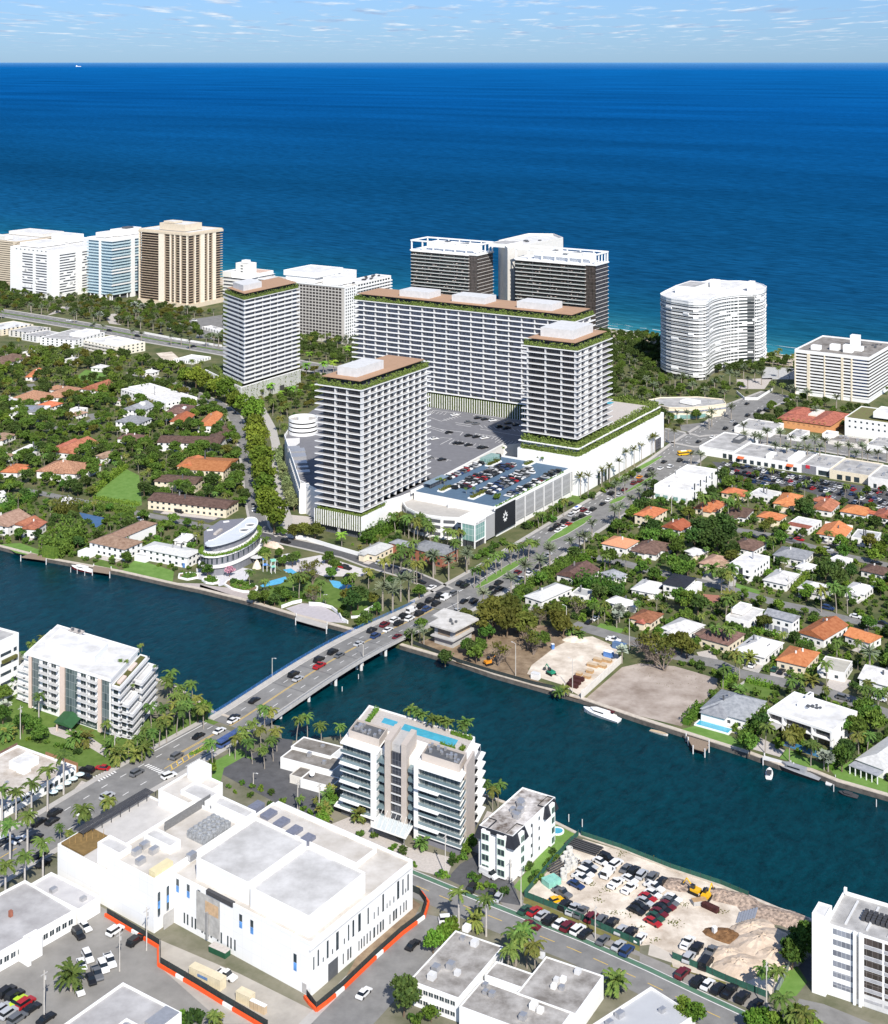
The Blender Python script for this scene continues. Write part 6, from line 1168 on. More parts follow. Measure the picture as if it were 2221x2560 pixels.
q = h(cE,(355,555),(470,580),(540,505),3.2,'hip',TILE_M,W1,'villa with mottled tile roof right of the garage house');h(cE,(150,560),(290,600),(345,545),3.0,'hip',TILE_M,W1,'villa with faded mottled roof near the curved lane');h(cE,(640,500),(745,530),(830,478),3.2,'gable',TILE_R,W1,'red roofed villa behind the round green tree')
q = h(cE,(0,715),(300,700),(340,640),6.0,'flat',ROOFW,WHITE,'modern white villa with slate panel roof at the left edge','the slate panel villa');q.box('slate_roof',q.w * .15,q.d * .15,6,q.w * .95,q.d * .7,6.7,SHING_G);q.box('roof_light',q.w * .35,q.d * .3,6.7,q.w * .7,q.d * .5,6.9,METAL)
h(cE,(310,625),(380,650),(430,615),3,'hip',TILE_O,W1,'little orange roofed annex right of the slate panel villa');h(cE,(530,660),(590,680),(615,650),3,'flat',ROOFW,W1,'tiny white garden house under the tall palms')
q = h(cE,(985,500),(1240,620),(1420,560),6,'flat',ROOFWT,WHITE,'rambling white villa with pale flat roofs beside the tree lined street','the rambling white villa');q.rbox('upper_storey',q.w * .1,q.d * .55,6,q.w * .8,q.d * .9,8.4,WHITE,ROOFWT,.3)
q = h(cE,(910,665),(1060,680),(1170,640),6,'gable',SHING_G,WHITE,'white two storey villa with slate roof and square chimney tower','the chimney tower villa');q.rbox('chimney_tower',q.w * .45,q.d * .25,6,q.w * .6,q.d * .45,10,WHITE,ROOFW,.3)
q = h(cE,(850,760),(1040,775),(1150,735),6,'hip',SHING_G,WHITE,'white two storey villa with dark hipped roof below the chimney tower villa');q = h(cE,(1235,690),(1390,700),(1440,640),6,'hip',TILE_B,W1,'brown roofed motel house with white dormer by the tree lined street');q.rbox('dormer',q.w * .3,q.d * .2,6,q.w * .5,q.d * .5,8.4,WHITE,ROOFW,.2)
h(cE,(1280,745),(1400,760),(1410,705),5,'gable',TILE_O,CR,'orange roofed wing just below the brown dormer house');h(cE,(1490,770),(1590,790),(1605,700),5,'gable',TILE_O,W1,'bright orange roofed house at the tree lined street');
q = h(cE,(1180,905),(1640,925),(1660,870),6,'gable',TILE_B,W1,'long brown roofed white motel with two storeys in the palms','the long brown motel',rise=2.2);wing_(q,q.w * .4,-2 + q.d * .05,q.w + 24,q.d * .28,6,TILE_B,W1,'gable',2)
h(cE,(880,880),(1040,895),(1080,860),3.5,'hip',TILE_B,W1,'low dark roofed house left of the long brown motel');q = h(cE,(415,965),(560,1000),(690,910),3.5,'gable',TILE_R,W1,'villa with red tile wings round a white court','the red winged villa');wing_(q,q.w * .05,q.d * .6,q.w * .9,q.d * 1.25,3.4,TILE_R,W1,'gable')
h(cE,(745,1000),(830,1030),(880,990),3.2,'hip',TILE_T,W1,'small tan roofed house behind the dark palm clump');h(cE,(150,960),(240,1000),(275,930),3.5,'flat',ROOFWT,WHITE,'white flat roofed villa left of the red winged villa');h(cE,(-80,880),(20,900),(85,850),3.5,'hip',TILE_T,W1,'tan roofed villa at the left edge above the red winged villa')
h(cE,(20,1120),(130,1140),(165,1080),3.5,'hip',TILE_O,W1,'orange roofed house at the left edge above the curved drive');q = h(cE,(300,1110),(560,1150),(640,1070),4.6,'hip',TILE_M,W1,'big villa with mottled tile roof and white arched gable','the mottled roof villa');wing_(q,-2,q.d * .25,q.w * .5,q.d * .6,4.8,TILE_M,W1,'gable');wing_(q,q.w * .45,-5,q.w * 1.1,q.d * .22,4,TILE_M,W1)
q = h(cE,(1370,1080),(1670,1130),(1675,1030),6.2,'gable',TILE_O,CR,'L shaped cream house with vivid orange roof','the vivid orange house',rise=2.4);wing_(q,q.w * .2,q.d * .65,q.w * .9,q.d * 1.1,6.2,TILE_O,CR,'gable',2)
q = h(cE,(1160,1195),(1460,1225),(1510,1170),5.6,'gable',TILE_B,CR,'cream motel wing with brown roof behind the round bush tree','the upper brown motel',rise=1.8);q = h(cE,(1150,1315),(1690,1410),(1700,1340),5.6,'gable',TILE_B,CR,'long cream motel with dark brown roof along its parking lot','the lower brown motel',rise=2)
h(cE,(-80,1330),(55,1310),(90,1265),5.6,'flat',ROOFWT,WHITE,'white cube house cut by the left edge near the arched gate');q = h(cI,(-90,300),(60,350),(185,265),5.5,'gable',TILE_T,W1,'tan roofed creek villa cut by the left edge','the tan creek villa');wing_(q,q.w * .3,-8,q.w * .95,q.d * .1,5,TILE_R,W1,'gable');h(cI,(180,345),(270,370),(300,310),5,'gable',TILE_R,W1,'red gabled creek villa right of the tan creek villa')
q = h(cI,(680,455),(930,520),(1050,455),6,'hip',TILE_T,WHITE,'white two storey creek villa with brown hipped roof and pool','the brown hipped creek villa');wing_(q,q.w * .3,q.d * .55,q.w * .3 + 38,q.d * .98,6,TILE_T,WHITE);q.box('pool_house',-7,q.d * .75,0,-.5,q.d * 1.05,3,WHITE)
q = h(cI,(1065,500),(1400,580),(1480,520),5.8,'hip',SHING_L,WHITE,'white two storey house with pale grey roof on the creek lawn','the creek lawn house',rise=1.2);q.rbox('porch',-3,q.d * .8,0,.3,q.d + 1,3.2,WHITE,SHING_L,.2);q.box('blue_door',.33,q.d * .06,0,.45,q.d * .11,2.4,BLUEG);h(cI,(1310,440),(1400,460),(1445,405),3.4,'hip',ROOFWT,WHITE,'small white house between the creek lawn house and the slate pavilion')
for i_,(L_,F_,R_,kd,rf) in enumerate((((505,285),(560,300),(595,280),'flat',ROOFWT),((690,350),(760,362),(800,340),'hip',ROOFWT),((190,232),(235,245),(262,228),'flat',ROOFWT),((30,590),(90,605),(140,580),'flat',ROOFWT),((560,690),(600,705),(640,685),'hip',TILE_T),((380,500),(440,515),(480,495),'hip',TILE_M),((1060,385),(1130,398),(1180,378),'hip',ROOFWT),((860,600),(900,610),(935,592),'flat',TILE_T),((230,640),(270,655),(300,640),'hip',TILE_R),((10,1010),(60,1025),(100,1000),'hip',TILE_T),((640,1060),(680,1072),(700,1050),'hip',TILE_M),((470,1330),(500,1345),(530,1325),'flat',ROOFWT))):
 h(cE,L_,F_,R_,3.2,kd,rf,W1,('white flat roofed garden house under the ivory flats','pale roofed house at the upper green lawn','small pale roof between dark trees below the white flats','white flat roofed house left of the mottled roof villas','tiny tan roofed house by the twin royal palms','small mottled roof behind the garage house palms','pale hipped roof near the depot yard trees','tan flat roofed pavilion in the broad tree bank','little red roof beside the slate panel villa','tan roofed house at the left edge by the curved lane','small mottled annex right of the mottled roof villa','white garden cabin by the street gate of the private lawn')[i_])
q = h(tE,(150,1110),(460,1180),(610,1110),6.5,'hip',SHING_G,BRICK,'red brick house with grey hipped roof beside the garage ramp','the red brick house');wing_(q,q.w * .2,q.d * .5,q.w * .7,q.d * 1.7,5.5,SHING_G,BRICK);q = h(cJ,(1215,520),(1310,560),(1420,480),4,'hip',SHING_L,CR,'cream cottage with pale roof at the park car park')
q = B('office_building','derelict raised concrete pavilion with splayed flat roof at the bridge end','pavilion',cK(410,680),cK(585,585),cK(212,625),9,None,'the derelict pavilion')
b = MB();b.prism([q.loc(cK(*p),9) for p in ((212,625),(405,682),(590,588),(520,555),(330,508),(245,560),(290,582))],8.3,9.0);b.build('roof',mt('old_white_roof',(.44,.42,.39),.9,0,.3,col2=(.60,.58,.55)),q.root);q.box('walls',2,2.5,0,q.w - 1.5,q.d - 2,8.3,GREYC);q.box('balcony',.2,1.0,3.6,q.w,q.d - 1,4.1,GREYC);q.box('boarded_window',1.9,4,4.6,2.05,q.d - 4,7.8,WOOD);q.box('boarded_window',4,2.4,4.6,q.w - 3,2.55,7.8,TAN);q.units([(q.w * .4,q.d * .5),(q.w * .3,q.d * .35),(q.w * .45,q.d * .35),(q.w * .5,q.d * .6)],9,DGREY,(.9,.9,.9))
O,R_,BR,G_,WT = TILE_O,TILE_R,TILE_B,SHING_G,ROOFWT
q = h(cG,(1500,1115),(1620,1140),(1712,1085),5.5,'hip',O,CR,'cream house with bright orange hipped roof below the white townhouses','the bright orange hipped house');h(cG,(1690,1185),(1800,1220),(1850,1175),3.2,'gable',O,W1,'low orange roofed house with white roof strip, right of the bright orange hipped house')
q = h(cG,(1290,1300),(1450,1335),(1530,1285),3.6,'hip',mt('salmon_tile',(.58,.27,.15),.8,.12,1),W1,'white cottage with salmon tile roof and satellite dish','the salmon roofed cottage');h(cG,(1480,1345),(1640,1375),(1720,1300),3.3,'hip',BR,W1,'low house with dark brown roof right of the salmon roofed cottage')
h(cH,(395,630),(545,660),(625,595),3.4,'hip',O,CR,'orange roofed house below the white townhouses, by twin palms');h(cH,(585,520),(720,545),(778,510),3.4,'hip',O,CR,'orange roofed house right behind the white townhouses');h(cH,(785,530),(950,560),(1030,520),3.2,'flat',WT,W1,'white flat roofed house beside the shop parking lot');h(cH,(612,685),(765,705),(835,645),3.6,'hip',BR,W1,'grey brown hipped house among the orange ones')
h(cH,(970,590),(1110,620),(1150,540),3.6,'hip',O,CR,'orange hipped house by the bare shrub tree, near the parking lot');q = h(cH,(1240,640),(1385,660),(1455,600),3.6,'gable',R_,W1,'red tiled white house with two ridges by the parking lot');h(cH,(1240,575),(1300,590),(1340,560),3.4,'hip',R_,W1,'small red roofed annex by the parking lot');h(cH,(1445,655),(1630,690),(1680,640),3.4,'hip',O,W1,'long orange hipped house at the right of the parking lot');h(cH,(1680,695),(1850,720),(1900,670),3.4,'gable',R_,W1,'red roofed house with blue trim at the right edge')
h(cH,(850,690),(1010,725),(1050,685),3.4,'hip',O,CR,'orange hipped house half hidden by the yellow green tree');q = h(cH,(1050,755),(1220,790),(1310,725),3.2,'flat',WT,W1,'white and red striped flat roofed house in the second row','the striped roof house');q.box('red_roof_strip',.5,0.4,3.0,q.w * .35,q.d - .4,3.35,R_)
q = h(cH,(1275,820),(1480,850),(1545,780),3.6,'gable',O,W1,'vivid orange gabled house with white parapet in the second row','the vivid gabled house');q.box('white_parapet',q.w - .3,0,3.5,q.w,q.d,5.0,WHITE);h(cH,(1520,850),(1700,870),(1770,815),3.2,'flat',mt('old_pale_roof',(.42,.42,.42),.9,.12,.4),W1,'pale grey flat roofed house right of the vivid gabled house')
q = h(cH,(655,905),(820,945),(915,885),3.8,'hip',BR,W1,'white house with chocolate hipped roof and white chimney','the chocolate hipped house');q.box('chimney',q.w * .5,q.d * .5,4,q.w * .5 + 1,q.d * .5 + 1,6.2,WHITE);q = h(cH,(945,985),(1190,1015),(1300,960),3.6,'hip',G_,W1,'wide slate grey hipped house behind the white cube house','the wide slate house');h(cH,(1125,1055),(1225,1080),(1275,1045),3.2,'hip',WT,W1,'small pale blue white roofed house below the wide slate house')
h(cH,(1365,1000),(1480,1030),(1540,1000),3.2,'flat',WT,W1,'small white flat roofed house right of the wide slate house');h(cH,(1580,1090),(1760,1120),(1850,1080),3.4,'hip',TILE_B,W1,'brown red roofed house near the right edge in shade');h(cH,(330,940),(425,975),(485,945),3.2,'hip',WT,CR,'cream house with white roof behind the big dark tree');h(cH,(425,1030),(560,1060),(660,995),3.4,'hip',TILE_T,CR,'low house with plain tan roof left of the white cube house')
q = h(cH,(-60,925),(80,960),(175,900),3.4,'hip',BR,W1,'dark brown roofed house near the long hedge');q = h(cH,(643,1035),(815,1070),(945,985),7,'flat',ROOFW,WHITE,'white two storey cube house with a recessed entrance','the white cube house');q.box('entrance',-.08,q.d * .42,0,.05,q.d * .58,6,GLASSD);q.box('balcony',-1.6,q.d * .05,3.2,-.02,q.d * .35,3.5,WHITE)
h(cH,(890,1150),(1060,1190),(1150,1110),3.6,'hip',WT,WHITE,'white ranch house with white hipped roof beside the white cube house','the white ranch house');h(cH,(1130,1215),(1340,1255),(1425,1205),3.4,'hip',WT,W1,'white roofed house behind a green hedge, second right of the white cube house');h(cH,(1470,1225),(1620,1260),(1690,1200),3.4,'hip',WT,W1,'white roofed house with pink wall near the right edge')
q = h(cH,(160,1180),(330,1210),(415,1140),7,'hip',SHING_D,W1,'two storey house with blue black hipped roof','the black roofed house');q.box('side_wall',q.w * .1,-3,0,q.w,-.1,5.5,WHITE);h(cL,(-60,350),(90,385),(165,310),3.3,'hip',WT,W1,'low white house left of the black roofed house')
h(cK,(1175,250),(1370,300),(1480,215),3.6,'gable',BR,W1,'brown roofed white house at the top of the long hedge','the hedge top house');h(cK,(1475,250),(1600,285),(1720,265),3.2,'hip',G_,W1,'grey roofed house right of the hedge top house');h(cK,(935,415),(1060,460),(1285,355),3.8,'hip',SHING_L,W1,'pale grey hipped house at the bottom of the long hedge','the hedge bottom house');h(cK,(1290,385),(1400,420),(1425,370),3.2,'flat',SHING_L,W1,'small grey flat roofed house behind the bare tree')
h(cK,(1530,455),(1680,500),(1765,460),3.4,'hip',WT,W1,'white roofed house with a dark round patch behind the silver palm');q = h(cL,(-70,560),(80,600),(165,530),3.6,'hip',R_,CR,'red brown roofed house left of the pale scalloped house');h(cL,(165,625),(330,690),(450,605),3.5,'hip',WT,W1,'pale scalloped white roofed house behind the bare banyan');
q = h(cL,(425,690),(640,760),(740,670),4.2,'hip',BR,CR,'cream house with brown red hipped roofs and wood beam','the brown red hipped house');wing_(q,q.w * .1,q.d * .6,q.w * .6,q.d * 1.15,4.4,BR,CR);q = h(cL,(625,545),(790,590),(895,500),3.8,'flat',WT,WHITE,'white house of low flat cubes behind the tall white gabled house');q.rbox('upper_storey',q.w * .3,q.d * .5,3.8,q.w * .9,q.d,5.6,WHITE,WT,.3)
q = h(cL,(885,545),(1105,590),(1185,555),7,'gable',G_,WHITE,'tall white gabled house with a row of glazed doors','the tall white gabled house');q.wins('l',3,1,3,2.6,q.d * .15,q.d * .95,.4,3,GLASSM,at=.36);h(cL,(1150,660),(1330,720),(1495,610),4,'gable',TILE_O,W1,'long orange roofed house beside the tall white gabled house','the long orange house');h(cL,(1465,690),(1660,745),(1765,700),3.8,'gable',O,W1,'orange roofed house second right of the tall white gabled house')
q = h(cL,(680,790),(900,850),(1040,740),3.8,'hip',WT,W1,'white hipped house with black solar panels','the solar panel house');
for (x,y) in ((.35,.55),(.35,.7),(.5,.3),(.62,.25),(.7,.35),(.45,.2)): b = MB();x0,y0 = q.w * x,q.d * y;b.box(x0,y0,5.0,x0 + 3.2,y0 + 1.9,5.15);b.build('solar_panel',mt('solar_black',(.012,.014,.025),.25,.2,1),q.root)
q = h(cL,(975,870),(1200,915),(1320,815),4,'hip',O,CR,'orange hipped house with courtyard beside the solar panel house','the orange court house');h(cL,(1260,950),(1480,960),(1620,890),4,'flat',mt('old_tan_roof',(.42,.40,.35),.9,.12,.3),W1,'white house with two garage doors and weathered tan roof','the tan flat house');h(cL,(1585,990),(1880,1080),(1960,980),4.5,'gable',WT,WHITE,'white house with white ridged roof at the right edge')
q = h(cP,(450,340),(770,440),(890,290),4,'hip',G_,WHITE,'creek bungalow with blue grey hipped roof and a pool','the blue grey creek bungalow');wing_(q,-3,q.d * .4,q.w * .6,q.d * .95,3.9,G_,WHITE);q.box('solar_panel',q.w * .6,q.d * .45,5.6,q.w * .85,q.d * .58,5.75,SHING_D);q.box('bow_window',-.4,q.d * .55,.4,.3,q.d * .85,2.6,GLASSD)
c_ = q.loc(cP(535,490),0);q.box('pool_rim',c_[0] - 2.6,c_[1] - 7.4,0,c_[0] + 2.6,c_[1] + 7.4,.5,WHITE);q.box('pool',c_[0] - 2,c_[1] - 6.8,.45,c_[0] + 2,c_[1] + 6.8,.55,POOL)
q = B('house','big modern white creek villa with flat roof and dark glass front','house',cP(1385,515),cP(1525,355),cP(945,345),7.6,None,'the modern creek villa');z = q.z
q.rbox('upper_storey',1.6,0,4.0,q.w,q.d,z,WHITE,ROOFW,.5);q.box('roof_edge',-.1,-.1,z - .9,1.6,q.d,z,WHITE);q.box('walls',3,.3,0,q.w - .3,q.d - .5,3.6,WHITE);q.box('balcony_slab',-.1,0,3.6,q.w,q.d,3.99,WHITE)
for (a,c) in ((.03,.26),(.32,.72),(.78,.97)): q.box('glass_front',1.5,a * q.d,4.1,1.62,c * q.d,z - 1,GLASSD);q.box('glass_front',2.9,a * q.d,.1,3.02,c * q.d,3.5,GLASSD)
for y in (.0,.29,.745,.98): q.box('pier',-.1,y * q.d,0,1.7,y * q.d + .6,z - .9,WHITE)
q.box('terrace_roof',-5,q.d * .76,3.4,-.15,q.d * 1.0,3.8,GREYC);q.pbox('plant_well',cP(1290,360),cP(1325,315),cP(1135,310),z - .5,z + 1,WHITE,None,.1);q.units(scatter(q.w * .5,q.d * .4,q.w * .65,q.d * .6,6,3),z + .9,DGREY,(1,1,.7));q.pbox('stair_head',cP(1225,260),cP(1255,235),cP(1195,250),z - .5,z + 1.6,WHITE,DGREY,.3)
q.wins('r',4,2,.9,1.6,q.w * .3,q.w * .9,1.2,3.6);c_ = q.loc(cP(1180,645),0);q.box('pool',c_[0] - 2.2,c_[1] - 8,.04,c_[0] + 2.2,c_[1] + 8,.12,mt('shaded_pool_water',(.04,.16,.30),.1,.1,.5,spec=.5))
q = B('house','grey roofed creek house with white porch columns at the right edge','house',cP(1760,790),cP(2010,530),cP(1600,690),3.8,None,'the porch column house');b = MB();gable(b,0,0,q.w,q.d,3.8,2,.3,'x',hip=True);b.build('roof',SHING_L,q.root);q.box('walls',.4,.4,0,q.w,q.d - .4,3.6,WHITE);q.box('porch_roof',-5,-.3,3.0,-.32,q.d + .4,3.25,SHING_G)
for i in range(6): q.box('porch_column',-4.9,q.d * i / 5 - .2,0,-4.6,q.d * i / 5 + .1,3.0,WHITE)
# ---------------- trees and plants ----------------
def crown_mesh(name,m,seed,rx=4.6,rz=3.4,n=900,sz=.72,clumps=15,zc=0.,lump=.42):
 rnd = random.Random(seed);b = MB();cs = []
 for i in range(clumps):
  a = rnd.uniform(0,6.28);u = rnd.uniform(-.55,1);r = sqrt(max(0,1 - u * u)) * rnd.uniform(.35,.85)
  cs.append((r * cos(a) * rx,r * sin(a) * rx,zc + u * .72 * rz,rnd.uniform(.75,1.2)))
 for i in range(n):
  c = cs[i % clumps];v = mathutils.Vector((rnd.gauss(0,1),rnd.gauss(0,1),rnd.gauss(0,1))).normalized() * (rnd.random() ** .45)
  leaf(b,(c[0] + v.x * rx * lump * c[3],c[1] + v.y * rx * lump * c[3],c[2] + v.z * rz * lump * c[3]),sz,rnd,.5)
 return b.mesh(name,m)
def trunk_mesh(seed,h,r=.32,m=TRUNK,limbs=4,spread=2.2):
 rnd = random.Random(seed);b = MB();k = (rnd.uniform(-.3,.3),rnd.uniform(-.3,.3),h * .55);b.tube((0,0,-.2),k,r,r * .75,6)
 for i in range(limbs):
  a = 6.28 * i / limbs + rnd.uniform(-.4,.4);e = (k[0] + cos(a) * spread * rnd.uniform(.6,1.1),k[1] + sin(a) * spread * rnd.uniform(.6,1.1),h * rnd.uniform(.9,1.15));b.tube(k,e,r * .55,r * .2,5)
 return b.mesh('trunk',m)
def frond_mesh(name,m,seed,n=18,L_=3.4,droop=1.0,wd=.42,up=.6,stiff=False,segs=7):
 rnd = random.Random(seed);b = MB()
 for i in range(n):
  a = 6.28 * i / n * 1.618 + rnd.uniform(-.2,.2);el = rnd.uniform(-.35,1.15) * up + .15;l = L_ * rnd.uniform(.8,1.1);pts = []
  x = z = 0.;e = el
  for k in range(segs + 1):
   pts.append((x * cos(a),x * sin(a),z));st_ = l / segs;x += st_ * cos(e);z += st_ * sin(e);e -= droop * (1.0 + .4 * rnd.random()) / segs * (1 if not stiff else .45)
  sx,sy = -sin(a),cos(a)
  for k in range(segs):
   p,q = pts[k],pts[k + 1];w0 = wd * (1.15 - .75 * abs(k / segs - .35)) * rnd.uniform(.8,1.15);d = .30 * wd
   for s in (1,-1):
    b.face([p,q,(q[0] + s * sx * w0 + (q[0] - p[0]) * .5,q[1] + s * sy * w0 + (q[1] - p[1]) * .5,q[2] - d - rnd.uniform(0,.25) * droop),(p[0] + s * sx * w0 * .55,p[1] + s * sy * w0 * .55,p[2] - d)])
 return b.mesh(name,m)
def ptrunk(h,r0=.24,r1=.16,m=PTRUNK,lean=0.,shaft=False):
 b = MB();k = 6;P = [(lean * (i / k) ** 2,0,h * i / k) for i in range(k + 1)]
 for i in range(k): b.tube(P[i],P[i + 1],r0 + (r1 - r0) * i / k,r0 + (r1 - r0) * (i + 1) / k,7,cap=i == k - 1)
 return b.mesh('trunk',m)
LTRUNK = mt('pale_palm_trunk',(.44,.41,.38),.85,.12,2)
class Kind:
 def __init__(s,name,look,cat,variants,h): s.name,s.look,s.cat,s.v,s.h,s.n = name,look,cat,variants,h,0
TR = [trunk_mesh(i,5.2) for i in range(4)]
def broad(mats,sd,**k): return [([('trunk',TR[i % 4],0.),('crown',crown_mesh('crown',mats[i % len(mats)],sd + i,**k),0.)]) for i in range(5)]
KINDS_ = {}
def kind(key,*a): KINDS_[key] = Kind(*a)
kind('tree','broadleaf_tree','leafy green tree','tree',broad([LF_MID,LF_MID,LF_DARK],10,zc=6.2),6.2)
kind('dark','broadleaf_tree','dark green dense tree','tree',broad([LF_DARK],30,zc=6.4,rx=4.8,rz=3.8),6.4)
kind('olive','broadleaf_tree','olive green spreading tree','tree',broad([LF_OLIVE],50,zc=6.0,rx=5.2,rz=3.0,lump=.36),6.0)
kind('light','broadleaf_tree','bright green tree','tree',broad([LF_LIGHT],70,zc=5.6,rx=4.2),5.6)
kind('row','street_tree','rounded street tree','tree',broad([leafmat('leaf_street_tree',(.055,.105,.011),(.15,.20,.026))],90,zc=8.0,rx=6.0,rz=5.4,n=1500,sz=.75,clumps=22,lump=.36),8)
kind('vine','small_tree','pale green clipped tree','tree',broad([leafmat('leaf_pale_tree',(.10,.14,.05),(.22,.26,.12),1.4)],110,zc=4.6,rx=2.9,rz=3.6,n=800,sz=.5,clumps=14),4.6)
kind('small','shrub','rounded green shrub','shrub',[[('foliage',crown_mesh('foliage',[LF_MID,LF_LIGHT,LF_DARK][i % 3],130 + i,1.6,1.3,240,.42,7,.9),0.)] for i in range(4)],.9)
kind('pink','flowering_tree','tree with pink blossom','tree',[[('trunk',TR[0],0.),('crown',crown_mesh('crown',LF_PINK,140,4.2,2.8,800,.55,12,5.8),0.)]],5.8)
def bare_mesh(seed,R=4.,h=7.):
 rnd = random.Random(seed);b = MB()
 def grow(p,d,l,r,k):
  q = p + d * l;b.tube(tuple(p),tuple(q),r,r * .62,4,cap=False)
  if k:
   for _ in range(3):
    e = (d + mathutils.Vector((rnd.gauss(0,.55),rnd.gauss(0,.55),rnd.gauss(.1,.35)))).normalized();grow(q,e,l * rnd.uniform(.6,.85),r * .58,k - 1)
 for i in range(4): grow(mathutils.Vector((rnd.uniform(-.6,.6),rnd.uniform(-.6,.6),0)),mathutils.Vector((rnd.gauss(0,.35),rnd.gauss(0,.35),1)).normalized(),h * .34,.26,4)
 return b.mesh('branches',BARE)
kind('bare','bare_tree','bare grey branched tree','tree',[[('branches',bare_mesh(5 + i),0.),('crown',crown_mesh('crown',LF_OLIVE,150 + i,4.2,2.2,170,.5,10,6),0.)] for i in range(2)],5.5)
def palms(h,frs,tr,look,name): return [[('trunk',tr(h,i),0.),('fronds',f,h)] for i,f in enumerate(frs)]
pf = [frond_mesh('fronds',m_,200 + i,24,3.5,1.5,.55,.8) for i,m_ in enumerate((LF_PALM,LF_PALM,LF_PALMY,LF_PALM))]
kind('palm','coconut_palm','green coconut palm','palm',palms(8.5,pf,lambda h,i: ptrunk(h,.2,.13,lean=(.9,-.7,.3,1.3)[i]),'',''),8.5)
for ch_ in KINDS_['palm'].v: pass
rf_ = [frond_mesh('fronds',LF_PALM,220 + i,17,3.6,1.35,.55,.75) for i in range(3)]
kind('royal','royal_palm','royal palm with a smooth pale trunk','palm',palms(11.5,rf_,lambda h,i: ptrunk(h,.34,.22,LTRUNK),'',''),11.5)
df = [frond_mesh('fronds',LF_DATE,240 + i,34,3.3,.95,.36,.95,True) for i in range(3)]
kind('date','date_palm','silvery date palm','palm',palms(8.0,df,lambda h,i: ptrunk(h,.34,.28),'',''),8.0)
kind('tdate','date_palm','tall thin date palm','palm',palms(12.5,[frond_mesh('fronds',LF_OLIVE,250 + i,26,3.4,.8,.34,1.0,True) for i in range(3)],lambda h,i: ptrunk(h,.30,.24),'',''),12.5)
kind('lush','lush_palm','lush bright green palm','palm',palms(8.5,[frond_mesh('fronds',LF_LUSH,260 + i,22,4.6,1.1,.8,.8) for i in range(2)],lambda h,i: ptrunk(h,.26,.2),'',''),8.5)
kind('fan','silver_palm','silver fan palm','palm',palms(5.0,[frond_mesh('fronds',LF_SILV,270 + i,30,2.5,.5,.8,1.0,True,4) for i in range(2)],lambda h,i: ptrunk(h,.26,.24),'',''),5.0)
kind('bush','bushy_palm','short bushy palm','palm',palms(2.4,[frond_mesh('fronds',LF_PALMY if i else LF_PALM,280 + i,30,2.8,1.0,.5,1.1) for i in range(2)],lambda h,i: ptrunk(h,.2,.16),'',''),2.4)
kind('roofpalm','bushy_palm','small palm','palm',palms(2.2,[frond_mesh('fronds',LF_PALM,285 + i,26,2.0,1.1,.4,1.1) for i in range(2)],lambda h,i: ptrunk(h,.16,.12),'',''),2.2)
PLANTS = []
STUFF = {}
trnd = random.Random(77)
REQ = []
def plant(key,x,y,s=1.,z=0.,look=None,stuff=False,where=None):
 k = KINDS_[key];v = k.v[k.n % len(k.v)];k.n += 1;rz = trnd.uniform(0,6.28)
 if stuff: STUFF.setdefault(stuff,[]).append((v,x,y,z,s,rz));return
 REQ.append((k,v,x,y,s,z,look,where,rz))
def finish_plants():
 cnt = {}
 for k,v,x,y,s,z,look,where,rz in sorted(REQ,key=lambda q: q[3] - q[4] * 60):
  cnt[k.name] = cnt.get(k.name,0) + 1
  if cnt[k.name] > 285: STUFF.setdefault('garden_shrubs' if k.name == 'shrub' else 'distant_trees',[]).append((v,x,y,z,s,rz));continue
  o = put(k.name,None,None,(x,y,z),rz);o.scale = (s,s,s * trnd.uniform(.92,1.1))
  for nm,me,dz in v: c = put(nm,me,o,(0,0,dz))
  if len(v) > 1 and v[0][0] == 'trunk' and dz:
   tv = v[0][1].vertices;c.location.x = sum(q.co.x for q in tv[-7:]) / 7
  PLANTS.append((o,look or k.look,k.cat,x,y,where))
def T(key,c,s,*pts,z=0.,look=None,where=None):
 k = KINDS_[key];s *= {'palm': 1.2,'royal': 1.15,'date': 1.15,'bush': 1.15,'row': 1.22}.get(key,1) if z == 0 else 1
 for p in pts: x,y = G(c(*p),z + k.h * s);plant(key,x,y,s * trnd.uniform(.9,1.1),z,look,where=where)
def Tb(key,c,s,*pts,look=None,where=None):
 for p in pts: x,y = G(c(*p));plant(key,x,y,s * trnd.uniform(.92,1.08),0,look,where=where)
ROWF = ('in the row along the tree lined street','the creek end',*G((640,1340)))
T('row',cF,1.2,(505,345),(515,430),(530,515),(545,600),(560,680),(580,760),(590,845),(605,930),(648,1050),where=ROWF)
T('row',cF,1.12,(440,285),(385,265),(320,205),(250,165),(180,135),(110,110),(40,90),where=ROWF)
T('vine',tH,1.1,(105,650),(110,720),(130,790),(150,860),(175,930),(185,1010),(210,1080),(235,1160),(260,1230),(300,1300),(320,1360),where=('by the ribbed wing wall','the drum end',*G(tH(100,600))))
T('olive',cF,.95,(790,1170),(860,1165),(930,1180));T('dark',tH,.8,(560,960),(580,1060),(620,1120));T('tree',cF,.5,(690,1170),(720,1180))
T('lush',cB,1.0,(945,950),(700,975),(680,1060),(790,1045),(450,1185),(585,1200),(855,1040));T('lush',cJ,.9,(1060,400));T('lush',cB,.6,(520,1240),(640,1215),(720,1190))
T('tree',cB,.8,(680,1200),(740,1215),(640,1240));T('palm',cF,1.,(740,300),(700,330),(690,400),(720,450),(640,290))
AV = None
T('date',cK,1.15,(250,130),(365,150),(500,95),(830,285),(625,385),(935,215),(1045,150),(1120,55));T('palm',cK,.95,(555,220),(600,200),(650,170),(720,120),(760,100),(830,50),(880,30),(960,20),(430,30),(160,170),(100,100),(20,50))
